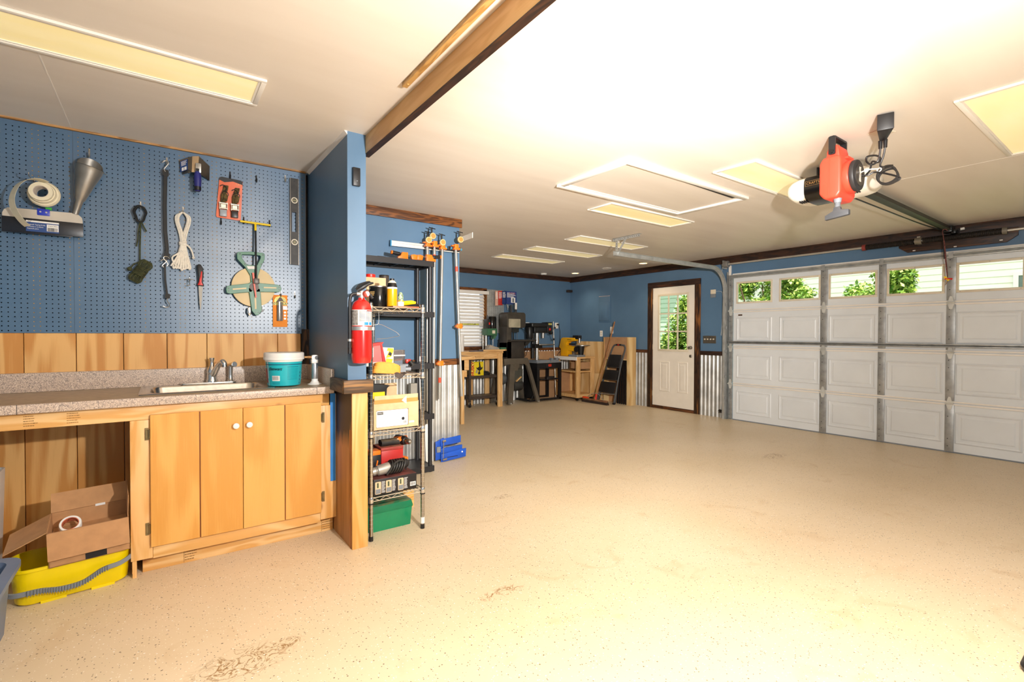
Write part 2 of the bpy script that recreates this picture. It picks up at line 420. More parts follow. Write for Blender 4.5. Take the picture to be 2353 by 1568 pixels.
# pegboard: real holes on a one inch grid
def pegboard(x0, x1, z0, z1, name, label):
    p = .0254; y0, y1 = YP, YP+.005; r = .0034; n = 8; mb = MB()
    nx = int((x1-x0)/p); nz = int((z1-z0)/p); vs = []; fs = []
    ox = x0+(x1-x0-nx*p)/2
    for i in range(nx):
        for j in range(nz):
            cx = ox+(i+.5)*p; cz = z0+(j+.5)*p; h = p/2; k = len(vs)
            xl = x0 if i == 0 else cx-h; xr = x1 if i == nx-1 else cx+h; zt = z1 if j == nz-1 else cz+h; zb = cz-h
            sq = [(xr, cz), (xr, zt), (cx, zt), (xl, zt), (xl, cz), (xl, zb), (cx, zb), (xr, zb)]
            vs += [(a, y0, b) for a, b in sq]
            ci = [(cx+r*math.cos(t*math.pi/4), cz+r*math.sin(t*math.pi/4)) for t in range(8)]
            vs += [(a, y0, b) for a, b in ci]; vs += [(a, y1, b) for a, b in ci]
            for t in range(8):
                u = (t+1) % 8
                fs.append((k+t, k+8+t, k+8+u, k+u)); fs.append((k+8+t, k+16+t, k+16+u, k+8+u))
    mb.add(vs, fs)
    mb.box((x0, y1-.0002, z0), (x0+.0005, y1, z1)).box((x1-.0005, y1-.0002, z0), (x1, y1, z1))
    o = mb.build(name, PEGB, wl, smooth=0); o['label'] = label
    return o
pegboard(-1.40, -.4025, 1.268, 2.430, 'pegboard_panel', 'blue perforated panel left of the seam')
pegboard(-.4015, .862, 1.268, 2.430, 'pegboard_panel', 'blue perforated panel right of the seam')
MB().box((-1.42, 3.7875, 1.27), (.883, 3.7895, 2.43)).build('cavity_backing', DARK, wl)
MB().box((-1.42, 3.752, 2.432), (.86, 3.79, 2.443)).build('top_strip', LATH if 0 else wood('raw_edge', '8a6238', 'c0925c', 'X', .05), wl)

struct('trim_1', MB().box((.992, YR-.022, 2.358), (2.52, YR, 2.443)), RAIL, 'brown ceiling trim board over the shelving wall', 'trim', bevel=.002)
struct('trim_2', MB().box((2.5, YF-.022, 2.352), (XG, YF, 2.443)), STAIN, 'dark ceiling trim board along the far wall', 'trim', bevel=.002)
struct('trim_3', MB().box((XG-.022, -2.6, 2.335), (XG, YF, 2.443)), STAINY, 'dark ceiling trim board above the garage door', 'trim', bevel=.002)
struct('trim_4', MB().box((.992, YR-.022, .952), (2.512, YR, 1.016)), RAIL, 'brown chair rail on the shelving wall', 'trim', bevel=.003)
struct('trim_5', MB().box((2.5, YF-.022, .94), (XG, YF, .998)), RAIL, 'brown chair rail along the far wall', 'trim', bevel=.003)
struct('trim_6', MB().box((XG-.022, 5.50, .945), (XG, YF, 1.0)), RAILY, 'brown chair rail left of the entry door', 'trim', bevel=.003)
struct('trim_7', MB().box((XG-.022, 4.07, .945), (XG, 4.49, 1.01)), STAINY, 'dark chair rail between entry door and garage door', 'trim', bevel=.003)
# quarter round at the stub wall and white strip
struct('trim_8', MB().prism([(.866, 2.443), (.883, 2.443), (.883, 2.423)], 'Y', 2.855, 3.745), WHITE, 'white cove strip where ceiling meets the stub wall', 'trim')
# corrugated wainscot
def corrugated(axis, a, b, z0, z1, base, parent, dirn):
    p, amp, k = .0675, .0085, 8; mb = MB(); n = int((b-a)/p*k); vs = []; fs = []
    for i in range(n+1):
        t = a+(b-a)*i/n; d = base+dirn*(amp+amp*math.cos(2*math.pi*(t-a)/p))
        for z in (z0, z1): vs.append((t, d, z) if axis == 'X' else (d, t, z))
        for z in (z0, z1): vs.append((t, d+dirn*.0008, z) if axis == 'X' else (d+dirn*.0008, t, z))
    for i in range(n):
        q = 4*i; fs += [(q, q+4, q+5, q+1), (q+2, q+3, q+7, q+6), (q+1, q+5, q+7, q+3), (q, q+2, q+6, q+4)]
    mb.add(vs, fs); return mb.build('corrugated_sheet', CORR, parent, smooth=60)
CORR = mat('corrugated_galvanized', 'b9b8b4', .38, .55, var=.12, vs=6, bump=.02)
for a in (1.0, 1.62, 2.13): corrugated('X', a, {1.0: 1.63, 1.62: 2.14, 2.13: 2.5}[a], .0, .955, YR-.001, wr, -1)
for a, b in ((2.5, 4.0), (4.0, 5.5), (5.5, XG-.01)): corrugated('X', a, b, .0, .945, YF-.001, wb, -1)
corrugated('Y', 5.50, 6.4, .0, .95, XG-.001, wg, -1); corrugated('Y', 6.4, 7.5, .0, .95, XG-.001, wg, -1)
corrugated('Y', 4.07, 4.49, .0, .95, XG-.001, wg, -1)

# stub wall foot: wooden post, cap board
t = thing('wooden_post', 'pine post with dark brushed stain carrying the end of the stub wall', 'post', (.94, 2.86, 0))
t['kind'] = 'structure'
POSTF = wood('post_front_pine', 'd8a052', 'e4b26c', 'Z', .14, .5, knots='9a5a28')
def burnt(name):
    s = NT(name); b = s.b
    co = s.coords((14, 14, 1.2)); n = s.n('TexNoise', Scale=1.0, Detail=4.0); s.l(co, n.inputs['Vector'])
    col = s.ramp(n.outputs[0], [(.35, lin('9a6a3a')), (.65, lin('c08c54'))])
    g = s.n('NewGeometry'); sx = s.n('SeparateXYZ'); s.l(g.outputs['Position'], sx.inputs[0])
    k = s.math('ADD', sx.outputs[2], s.math('MULTIPLY', s.math('SUBTRACT', n.outputs[0], .5), .3))
    col = s.mix(s.ramp(k, [(.60, 0.0), (.70, 1.0)]), col, lin('2c2018'))
    s.l(col, b.inputs['Base Color']); b.inputs['Roughness'].default_value = .5; return s.m
MB().box((.903, 2.852, 0), (.985, 2.90, .925)).box((.903, 2.90, 0), (.912, 3.70, .925)).build('side_board', burnt('half_stained_pine'), t)
MB().box((.902, 2.838, 0), (.995, 2.852, .925)).build('front_board', POSTF, t, bevel=.002)
MB().box((.9015, 2.856, .0), (.9045, 2.886, .70)).build('edge_strip', wood('amber_strip', '8a4c14', 'b56c22', 'Z', .05), t)
CAPB = wood('weathered_cap', '4a3826', '745434', 'X', .06, .6, streak='9a6f3e')
CAPD = wood('weathered_cap_grey', '3a302a', '5c4c40', 'Y', .04, .6)
MB().box((.848, 2.815, .922), (1.022, 2.853, .998)).build('cap_board', CAPB, t, bevel=.003)
MB().box((.8485, 2.853, .922), (.883, 3.10, .998)).build('cap_side_board', CAPD, t, bevel=.003)
# ceiling beam and lath
bm_ = thing('ceiling_beam', 'tan wooden beam under the ceiling running from the stub wall', 'beam', (1.01, 1.5, 2.335), kind='structure')
MB().box((.990, -2.6, 2.336), (1.028, 2.90, 2.443)).build('beam_board', BEAM, bm_, bevel=.003)
MB().box((.9905, -2.6, 2.332), (1.0275, 2.90, 2.336)).build('beam_underside', STAINY, bm_)
tag(MB().box((.922, -1.2, 2.424), (.948, 2.16, 2.443)).cyl((.935, 2.12, 2.424), (.935, 2.12, 2.421), .006).build('lath_strip', LATH, bevel=.002), 'thin tan wooden lath screwed to the ceiling beside the beam', 'lath')
# ---------------------------------------------------------------- print helpers
def decal(rects, M, m, parent, name='print', d=.0006, local=False):
    mb = MB()
    for (a, b, c, e) in rects: mb.box((a, b, 0), (c, e, d), M)
    return mb.build(name, m, parent, smooth=0, local=local)
def lines(x0, y0, x1, y1, n, fill=.45, ragged=.3, rnd=random.Random(3)):
    out = []; h = (y1-y0)/n
    for i in range(n):
        y = y1-(i+1)*h; x = x0; xe = x1-(x1-x0)*ragged*rnd.random()
        while x < xe:
            w = (x1-x0)*rnd.uniform(.06, .2); out.append((x, y+h*(1-fill)/2, min(x+w, xe), y+h*(1+fill)/2)); x += w+(x1-x0)*.025
    return out
def barcode(x0, y0, x1, y1, n=14, rnd=random.Random(5)):
    out = []; p = (x1-x0)/n
    for i in range(n): out.append((x0+i*p, y0, x0+i*p+p*rnd.choice((.3, .5, .7)), y1))
    return out

# ---------------------------------------------------------------- sink base cabinet
t = thing('sink_cabinet', 'varnished pine cabinet with two plywood doors and an open bay under the counter', 'cabinet', (.2, 3.2, 0))
F0, F1 = 3.158, 3.178     # face frame
MB().box((-1.40, F0, .818), (.86, F1, .894)).build('top_rail', PINE, t, bevel=.0015)
MB().box((-.131, F0, .09), (-.04, F1, .817)).build('stile', PINEV, t, bevel=.0015)
MB().box((.806, F0, .10), (.868, F1, .817)).build('stile', PINEV, t, bevel=.0015)
MB().box((.868, F0+.003, .10), (.902, F1, .885)).build('filler_strip', PINEV, t)
MB().box((.866, F0, .333), (.8985, F0+.003, .889)).build('masking_tape', mat('blue_masking_tape', '2f82cf', .6, var=.04), t)
MB().box((-.039, F0, .086), (.805, F1, .150)).build('bottom_rail', PINE, t, bevel=.0015)
STAMP = mat('lumber_stamp_ink', '9a6c34', .7, var=.3, vs=60)
k = MB().box((-.085, 3.218, 0), (.897, 3.236, .088)).build('toe_kick', PINE, t, bevel=.0015)
for xs_ in (.10, .83): decal(lines(xs_, .01, xs_+.06, .08, 5, .3)+[(xs_-.004, .004, xs_-.002, .084)], FY(0, 3.2175, 0), STAMP, k, 'lumber_stamp')
MB().box((-.125, 3.165, 0), (-.108, 3.235, .088)).build('foot_block', PINEV, t)
MB().box((-.128, F1, .02), (-.110, 3.75, .89)).build('side_panel', PLY, t)
MB().box((-.108, F1, .105), (.86, 3.75, .12)).build('bottom_shelf', PLY, t)
tr = [o for o in t.children if o.name.startswith('top_rail')][0]
for xs_ in (-.52, -.37): decal(lines(xs_, .828, xs_+.05, .884, 5, .3), FY(0, F0-.0004, 0), STAMP, tr, 'lumber_stamp')
DB = F0
def cab_door(x0, x1, split, hinge_x, knob_x, lab):
    d = MB().box((x0, DB-.018, .152), (x1, DB-.001, .843)).build('door', PLY, t, bevel=.001); d['label'] = lab
    # two siding boards with a shadow groove
    for a, b in ((x0, split-.003), (split+.003, x1)):
        MB().box((a, DB-.021, .1525), (b, DB-.018, .8425)).build('board', PLY, d, bevel=.0008, seg=1)
    MB().box((split-.003, DB-.0185, .153), (split+.003, DB-.0178, .842)).build('groove', mat('groove_brown', '7a3f10', .6, var=.1), d)
    MB().lathe([(.008, 0), (.008, .010), (.0145, .016), (.0165, .022), (.0155, .027), (.010, .030), (.0001, .031)], (knob_x, DB-.021, .748), (0, -1, 0), 24).build('knob', WHITEP, d)
    for hz in (.743, .246):
        s_ = -1 if hinge_x < .3 else 1
        m = MB().box((hinge_x-.008, DB-.004, hz-.032), (hinge_x+.008, DB, hz+.032)).box((hinge_x-.006, DB-.006, hz-.024), (hinge_x+.006, DB-.002, hz+.024)).cyl((hinge_x-s_*.010, DB-.008, hz-.024), (hinge_x-s_*.010, DB-.008, hz+.024), .005, n=10)
        for q in (-.02, .02): m.cyl((hinge_x, DB-.006, hz+q), (hinge_x, DB-.008, hz+q), .003, n=8)
        m.build('hinge', mat('brass_worn', '8a7a58', .35, .9, var=.15), d, bevel=.0008, seg=1)
cab_door(-.047, .376, .170, -.062, .341, 'left plywood cabinet door')
cab_door(.379, .805, .598, .822, .408, 'right plywood cabinet door')

# ---------------------------------------------------------------- worktop with splash
ct = thing('countertop', 'speckled brown laminate worktop with a backsplash against the siding', 'countertop', (.0, 3.44, .896))
SX0, SX1, SY0, SY1 = -.075, .545, 3.235, 3.655
MB().box((-1.41, 3.122, .897), (SX0, 3.745, .938)).box((SX1, 3.122, .897), (.861, 3.745, .938)).box((SX0, 3.122, .897), (SX1, SY0, .938)).box((SX0, SY1, .897), (SX1, 3.745, .938)).build('worktop', GRANTOP, ct)
MB().rbox((-1.41, 3.118, .894), (.861, 3.132, .9385), .006, 3, 'X').build('front_edge', GRAN, ct)
MB().box((.775, 3.1175, .894), (.777, 3.119, .939)).box((-.535, 3.1175, .894), (-.533, 3.119, .939)).build('edge_seam', INK, ct)
MB().rbox((-1.41, 3.735, .938), (.865, 3.7635, 1.046), .005, 3, 'X').build('backsplash', GRAN, ct)
MB().box((.862, 3.122, .895), (.882, 3.735, 1.046)).build('side_splash', GRAN, ct, bevel=.002)

# ---------------------------------------------------------------- sink
sk = thing('kitchen_sink', 'shallow stainless steel drop-in sink set in the worktop', 'sink', (.235, 3.47, .75))
STL = mat('stainless_steel', 'c9c4bd', .22, 1, var=.05, vs=40)
def ringpts(x0, x1, y0, y1, r, z, n=5):
    out = []
    for (cx, cy, st) in ((x1-r, y1-r, 0), (x0+r, y1-r, 90), (x0+r, y0+r, 180), (x1-r, y0+r, 270)):
        for k in range(n+1):
            a = R(st+90*k/n); out.append((cx+r*math.cos(a), cy+r*math.sin(a), z))
    return out
def loft(mb, rings, cap0=True, cap1=True):
    n = len(rings[0]); vs = [p for rg in rings for p in rg]; fs = []
    for j in range(len(rings)-1): fs += [(j*n+i, j*n+(i+1) % n, (j+1)*n+(i+1) % n, (j+1)*n+i) for i in range(n)]
    if cap0: fs.append(tuple(range(n))[::-1])
    if cap1: fs.append(tuple(range((len(rings)-1)*n, len(rings)*n)))
    return mb.add(vs, fs)
mb = MB()
loft(mb, [ringpts(-.10, .565, 3.215, 3.725, .02, .9385), ringpts(-.097, .562, 3.218, 3.722, .02, .9425), ringpts(-.05, .52, 3.262, 3.63, .06, .943), ringpts(-.045, .515, 3.266, 3.626, .06, .936), ringpts(-.03, .50, 3.28, 3.61, .055, .80), ringpts(.0, .47, 3.31, 3.58, .04, .775)], cap0=False)
mb.build('basin', STL, sk, smooth=50)
MB().cyl((.235, 3.45, .7755), (.235, 3.45, .778), .045, .04, 20).build('drain', CHROME, sk)
fa = thing('faucet', 'chrome single lever kitchen faucet behind the sink', 'faucet', (.27, 3.68, .943))
MB().rbox((.10, 3.655, .943), (.405, 3.712, .954), .025, 5, 'Z').build('deck_plate', CHROME, fa, bevel=.003)
MB().lathe([(.033, 0), (.033, .012), (.028, .02), (.027, .055), (.029, .075), (.023, .092), (.012, .11), (.011, .135), (.016, .15), (.016, .156), (.001, .159)], (.268, 3.684, .953), n=20).build('lever_column', CHROME, fa)
MB().tube([(.268, 3.68, .985), (.285, 3.655, 1.03), (.30, 3.625, 1.068), (.318, 3.595, 1.087), (.327, 3.582, 1.078), (.328, 3.58, 1.066)], [.02, .019, .0175, .017, .0165, .016], 14, smooth=4).build('spout', CHROME, fa)
MB().cyl((.328, 3.58, 1.066), (.3285, 3.5795, 1.054), .0165, .0165, 16).build('aerator', STEEL, fa)
sp = thing('sprayer_head', 'chrome side sprayer standing right of the faucet', 'sprayer', (.378, 3.684, .954))
MB().lathe([(.02, 0), (.02, .006), (.014, .014), (.0125, .04), (.0145, .09), (.015, .1)], (.372, 3.684, .954), n=18).build('grip', CHROME, sp)
MB().cyl((.372, 3.69, 1.058), (.392, 3.645, 1.066), .015, .018, 16).build('head', CHROME, sp, bevel=.002)
MB().cyl((.392, 3.645, 1.066), (.3925, 3.6435, 1.0663), .015, .015, 16).build('nozzle_face', GREYP, sp)

# ---------------------------------------------------------------- plastic bucket
bk = thing('plastic_bucket', 'turquoise plastic bucket with white lid standing at the sink edge', 'bucket', (.631, 3.328, .9435))
TURQ = mat('turquoise_label', '21b4c0', .35, var=.02)
bx, by, bz = .631, 3.328, .9435
MB().lathe([(.088, 0), (.094, .004), (.098, .04), (.106, .165)], (bx, by, bz), n=40).build('tub', TURQ, bk)
MB().lathe([(.1065, .150), (.109, .160), (.117, .162), (.118, .175), (.1165, .178), (.1175, .182), (.116, .190), (.1172, .194), (.1155, .204), (.108, .207), (.001, .207)], (bx, by, bz), n=40).build('lid', WHITEP, bk)
def bucket_patch(a0, a1, z0, z1, m, nm, off=.0006):
    """curved print patch on the tub: angles in degrees seen from the front, left negative"""
    va = []; fs = []; n = max(2, int(abs(a1-a0)/5)+1)
    d0 = math.atan2(-by, -bx)
    for i in range(n+1):
        a = d0+R(a0+(a1-a0)*i/n)
        for z in (z0, z1):
            r = .094+(.106-.094)*z/.165+off+.0009*min(1, z/.04)
            va.append((bx+r*math.cos(a), by+r*math.sin(a), bz+z))
    for i in range(n): fs.append((2*i, 2*i+2, 2*i+3, 2*i+1))
    return MB().add(va, fs), m, nm
def patches(lst, m, nm):
    tot = MB()
    for (a0, a1, z0, z1) in lst:
        p, _, _ = bucket_patch(a0, a1, z0, z1, m, nm); tot.add(p.v, p.f)
    o = tot.build(nm, m, bk, smooth=0)
    if nm == 'small_print': o['kind'] = 'stuff'
    return o
patches([(-95, 95, .132, .136)], mat('navy_ink', '14305e', .5, var=0), 'navy_band')
patches([(-62, -59, .004, .150)], WHITEP, 'seam_stripe')
patches([(-95, -66, .02, .11)], mat('red_print', 'b23a34', .5, var=.1), 'red_panel')
patches([(-42, -14, .034, .066)], WHITEP, 'barcode_panel')
patches([(-40+i*2.2, -39+i*2.2, .040, .063) for i in range(10)], INK, 'barcode')
patches([(10, 48, .108-.0075*i, .1095-.0075*i) for i in range(10)]+[(10, 50, .118, .121)]+[(-42, -15, .012+.006*i, .0135+.006*i) for i in range(3)], mat('teal_ink', '0a6a7a', .5, var=0), 'small_print')
patches([(60, 64, .01+.022*i, .02+.022*i) for i in range(4)], mat('navy_ink', '14305e'), 'icons')
d0 = math.atan2(-by, -bx)+R(-28)
fr = Vector((math.cos(d0), math.sin(d0), 0)); rt = Vector((-fr.y, fr.x, 0))
pp = Vector((bx, by, bz+.108))+fr*.1045
text('Stewart', .026, frame(pp, rt, (0, 0, 1)), INK, bk, 'lettering', .0008, shear=.35)

tc = thing('butane_torch', 'white and silver kitchen torch standing on the counter corner', 'torch', (.812, 3.318, .939))
MB().lathe([(.0435, 0), (.0435, .003), (.030, .008), (.020, .022), (.019, .04)], (.812, 3.318, .939), n=28).build('foot', WHITEP, tc)
MB().lathe([(.0205, .036), (.021, .04), (.021, .135), (.02, .138)], (.812, 3.318, .939), n=28).build('tank', mat('silver_sleeve', 'c4c4c6', .25, .8, var=.03), tc)
MB().rbox((.790, 3.298, 1.077), (.832, 3.336, 1.10), .008, 3, 'Z').rbox((.790, 3.30, 1.095), (.832, 3.335, 1.13), .014, 4, 'Y').build('head_shell', WHITEP, tc, bevel=.002)
MB().cyl((.822, 3.300, 1.112), (.822, 3.2965, 1.112), .013, n=18).build('dial', mat('dial_grey', '4a4a4e', .4), tc)
MB().cyl((.792, 3.318, 1.115), (.770, 3.322, 1.116), .012, .011, 16).cyl((.770, 3.322, 1.116), (.752, 3.326, 1.116), .0085, .0095, 16).build('nozzle', mat('scorched_steel', '8a6a4a', .3, .9, var=.3), tc)
mb = MB()
loft(mb, [[(.735+.022*math.cos(a)*s_, 3.49+.03*math.sin(a)*s_, .9395+z) for a in [2*math.pi*i/16 for i in range(16)]] for s_, z in ((.9, 0), (1, .012), (.95, .026), (.6, .036), (.05, .038))])
mb.box((.70, 3.44, .9395), (.745, 3.465, .944))
tag(mb.build('measuring_scoop', mat('scoop_plastic', 'd9c9b4', .4), bevel=0), 'pale plastic scoop lying behind the turquoise bucket', 'scoop')
# ---------------------------------------------------------------- things on the pegboard
def peg_hook(x, z, col, kind, label, L=.045, grp='pegboard hooks'):
    o = thing('peg_hook', label, 'hook', (x, YP, z), grp)
    m = STEEL if col == 'steel' else BLACK
    r = .0022 if col == 'steel' else .0028
    if kind == 'L':
        MB().tube([(x, YP+.004, z+.018), (x, YP-.004, z+.018), (x, YP-.004, z-.004), (x, YP-.010, z-.010), (x, YP-L, z-.010), (x, YP-L-.006, z-.004), (x, YP-L-.006, z+.006)], r, 8).build('wire', m, o)
    else:
        MB().tube([(x, YP+.004, z+.020), (x, YP-.005, z+.020), (x, YP-.005, z-.012), (x, YP-.012, z-.022), (x, YP-.024, z-.022), (x, YP-.030, z-.012), (x, YP-.030, z-.002)], r+.0008, 8).box((x-.004, YP-.006, z-.014), (x+.004, YP-.001, z+.026)).build('wire', m, o)
    return o
# taping knife
KY = 3.705
tk = thing('taping_knife', 'wide drywall taping knife with black sleeve and blue label hanging far left', 'knife', (-.52, KY, 1.82))
pl = [(-.681, 1.89), (-.681, 1.912), (-.674, 1.93), (-.66, 1.942), (-.40, 1.949), (-.375, 1.942), (-.361, 1.928), (-.357, 1.91), (-.357, 1.86), (-.681, 1.86)]
MB().prism(pl, 'Y', KY, KY+.0012).build('blade', mat('knife_blade', 'cfc6b8', .35, .5, var=.05), tk, smooth=0)
MB().box((-.683, KY-.002, 1.817), (-.355, KY+.003, 1.895)).box((-.683, KY-.004, 1.812), (-.40, KY+.004, 1.818)).build('edge_sleeve', mat('black_sleeve', '1c1d24', .3, var=.05), tk, bevel=.001)
MB().box((-.546, KY-.004, 1.917), (-.494, KY+.006, 1.954)).build('rivet_block', mat('blue_plastic', '2a3cb4', .35), tk, bevel=.003)
MB().cyl((-.532, KY-.004, 1.936), (-.532, KY-.006, 1.936), .0045, n=12).cyl((-.508, KY-.004, 1.935), (-.508, KY-.006, 1.935), .0045, n=12).build('rivets', ALU, tk)
MB().box((-.512, KY-.001, 1.951), (-.486, KY+.002, 1.965)).build('green_tab', mat('green_plastic', '3fae3a', .4), tk)
lb = MB().box((-.590, KY-.0026, 1.824), (-.457, KY-.002, 1.884)).build('label_sticker', mat('label_blue', '2b4a86', .4, var=.03), tk)
Mk = FY(0, KY-.0027, 0)
decal([(-.590, 1.875, -.457, 1.884), (-.507, 1.832, -.459, 1.870)], Mk, WHITEP, tk, 'white_patch')
decal(barcode(-.503, 1.833, -.463, 1.852, 12), FY(0, KY-.0033, 0), INK, tk, 'barcode')
text('12"', .012, FY(-.575, KY-.0034, 1.8785), INK, tk, 'size_mark')
for i, tx in enumerate(('Drywall Taping Knife', 'Couteau a enduire', 'Espatula para')): text(tx, .0085, FY(-.585, KY-.0034, 1.862-.011*i), INKW, tk, 'lettering', align='LEFT')
text('VULCAN', .010, FY(-.483, KY-.0034, 1.861), INK, tk, 'lettering')
# drywall tape roll
dt = thing('drywall_tape_roll', 'cream roll of paper drywall tape with a loose trailing end', 'tape', (-.52, 3.65, 1.95))
TAPE = mat('paper_tape', 'e6dcc0', .7, var=.03, vs=30)
ax = Vector((-.10, -1, .05)).normalized()
ctr = Vector((-.513, 3.69, 2.030))
prof = [(.0325, 0), (.068, 0), (.0695, .012), (.064, .024), (.058, .026), (.054, .044), (.050, .046), (.0495, .064), (.0325, .064), (.0325, 0)]
MB().lathe(prof[:-1]+[(.0325, 0)], ctr, ax, 40).build('roll', TAPE, dt, smooth=30)
MB().lathe([(.0326, .001), (.0326, .0635), (.030, .0635), (.030, .001), (.0326, .001)], ctr, ax, 32).build('core', mat('core_card', 'cfc4b8', .8, var=.1, vs=40), dt)
u = ax.cross(Vector((0, 0, 1))).normalized(); v = u.cross(ax).normalized()
def tp(r, deg, dz=0, dd=0): return ctr+ax*(.0275+dd)+u*r*math.cos(R(deg))+v*r*math.sin(R(deg))+Vector((0, 0, dz))
pts = [Vector((-.500, 3.655, 2.090)), Vector((-.535, 3.64, 2.098)), Vector((-.575, 3.63, 2.085)), Vector((-.607, 3.625, 2.05)), Vector((-.626, 3.625, 2.0)), Vector((-.630, 3.628, 1.95)), Vector((-.616, 3.64, 1.90)), Vector((-.594, 3.655, 1.862)), Vector((-.578, 3.668, 1.845))]
MB().strip(catmull(pts, 4), .046, .0009, (.62, -.78, .1)).build('loose_end', TAPE, dt, smooth=60)
peg_hook(-.562, 2.115, 'steel', 'L', 'steel hook through the paper tape roll', .15, None)
# funnel
fu = thing('metal_funnel', 'dull grey metal funnel with half cut rim hanging on the pegboard', 'funnel', (-.33, 3.69, 1.95))
FUN = mat('dull_zinc', '97928a', .45, .7, var=.08, vs=10)
fa0 = Vector((-.39, 3.712, 1.945)); fa1 = Vector((-.318, 3.690, 2.235)); axf = (fa1-fa0)
L = axf.length; axn = axf.normalized()
MB().lathe([(.0145, 0), (.0185, .08), (.024, .088), (.045, .19), (.0605, .255), (.0625, L*.93), (.0645, L*.94), (.0625, L*.93), (.059, .255), (.043, .19), (.022, .09), (.0165, .08), (.0125, 0)], fa0, axn, 32).build('cone', FUN, fu)
# raised half collar
a0 = Vector((1, 0, 0)); a0 = (a0-axn*a0.dot(axn)).normalized(); b0 = axn.cross(a0); vs = []; fs = []; n = 18
for i in range(n+1):
    th = R(20+i*160/n) ; hh = .062*math.sin(math.pi*i/n)**.6
    for h, rr in ((L*.93, .0625), (L*.93+hh*.5, .0625), (L*.93+hh, .060)):
        for q in (0, .0012): vs.append(fa0+axn*h+(a0*math.cos(th)+b0*math.sin(th))*(rr-q))
for i in range(n):
    k = 6*i
    for j in (0, 2): fs += [(k+j, k+6+j, k+8+j, k+2+j), (k+1+j, k+3+j, k+9+j, k+7+j)]
    fs.append((k+4, k+10, k+11, k+5))
MB().add(vs, fs).build('splash_collar', FUN, fu)
MB().tube([(-.263, 3.66, 2.19), (-.25, 3.655, 2.183), (-.243, 3.655, 2.18)], .002).tube([(-.335, 3.74, 2.285), (-.33, 3.725, 2.297), (-.325, 3.73, 2.285)], .002).build('wire_loop', STEEL, fu)
peg_hook(-.330, 2.318, 'steel', 'U', 'steel hook holding the metal funnel', grp=None)
# cord hanks
def ropepts(fn, n): return [Vector(fn(i/n)) for i in range(n+1)]
OLIVE = mat('olive_cord', '3f4226', .8, var=.2, vs=60); BCORD = mat('black_cord', '17181a', .7, var=.2, vs=60)
pc = thing('olive_cord_hank', 'olive green cord tied in a hank below a bundle of black cord', 'cord', (-.1, 3.73, 1.57))
rr = random.Random(2)
for i in range(7):
    w = .026+.006*rr.random(); h = .044+.008*rr.random(); cx = -.095+rr.uniform(-.005, .005); cy = 3.735+rr.uniform(-.012, .008)
    MB().tube([(cx+w*math.sin(a)*(1-.25*(math.cos(a) < 0)), cy, 1.992+h*math.cos(a)) for a in [2*math.pi*k/14 for k in range(14)]], .0032, 6, True, 2).build('black_loop', BCORD, pc)
MB().tube([(-.096, 3.735, 1.955), (-.095, 3.737, 1.90), (-.098, 3.738, 1.80), (-.099, 3.738, 1.70)], .004, 6, smooth=3).tube([(-.097, 3.73, 1.95), (-.107, 3.732, 1.88), (-.108, 3.735, 1.84), (-.115, 3.735, 1.795)], .0035, 6, smooth=3).tube([(-.093, 3.73, 1.95), (-.08, 3.728, 1.92), (-.066, 3.73, 1.89)], .0045, 6, smooth=3).build('tail', OLIVE, pc)
c0 = Vector((-.06, 3.728, 1.705)); c1 = Vector((-.132, 3.728, 1.582)); dd = (c1-c0); sd = Vector((-dd.z, 0, dd.x)).normalized()
m = MB()
for i in range(9):
    o_ = (i-4)*.0075; y_ = 3.728-(.014 if i % 2 else .006)
    m.tube([c0+sd*o_*.6+Vector((0, 0, .004)), c0+dd*.15+sd*o_*1.15+Vector((0, y_-3.728, 0)), c0+dd*.5+sd*o_*.75+Vector((0, y_-3.728, 0)), c0+dd*.85+sd*o_*1.1+Vector((0, y_-3.728, 0)), c1+sd*o_*.7], .004, 6, smooth=3)
m.build('bundle', OLIVE, pc)
m = MB()
for i in range(7):
    q = c0+dd*(.38+.055*i)
    m.tube([q+sd*(.031*math.cos(a))+dd.normalized()*.006*math.sin(a)+Vector((0, .019*math.sin(a)-.006, 0)) for a in [2*math.pi*k/12 for k in range(12)]], .0036, 6, True)
m.build('wrap', OLIVE, pc)
MB().sphere((-.148, 3.725, 1.655), .013, 8).tube([(-.148, 3.725, 1.655), (-.125, 3.73, 1.69), (-.1, 3.735, 1.70)], .004, 6).build('knot', OLIVE, pc)
peg_hook(-.094, 2.048, 'steel', 'U', 'steel hook above the olive cord hank', grp=None)
# rubber straps
def s_hook(x, z, y, flip, parent, h=.03):
    MB().tube([(x-.018*flip, y, z+h*.55), (x-.010*flip, y, z+h*.95), (x+.006*flip, y, z+h), (x+.012*flip, y, z+h*.6), (x, y, z), (x-.010*flip, y, z-h*.55), (x-.004*flip, y, z-h)], .0032, 8, smooth=3).build('end_hook', STEEL, parent)
RUB = mat('black_rubber', '1c1a19', .6, var=.12)
rs = thing('rubber_tarp_strap', 'long black rubber strap with steel hooks hanging on the pegboard', 'strap', (.03, 3.73, 1.72))
MB().strip([(.032, 3.725, 2.272), (.031, 3.727, 2.24), (.027, 3.727, 2.061), (.028, 3.726, 1.906), (.036, 3.726, 1.80), (.034, 3.725, 1.735)], .020, .009, (1, 0, 0)).build('band', RUB, rs, bevel=.002, seg=1)
MB().rbox((.016, 3.72, 2.245), (.048, 3.732, 2.285), .008, 3, 'Y').rbox((.02, 3.718, 1.728), (.05, 3.730, 1.768), .008, 3, 'Y').build('end_pad', RUB, rs)
s_hook(.035, 2.305, 3.722, 1, rs, .034); s_hook(.030, 1.715, 3.716, -1, rs, .03)
rs2 = thing('rubber_tarp_strap', 'short black rubber strap hooked below the long strap', 'strap', (.03, 3.73, 1.42))
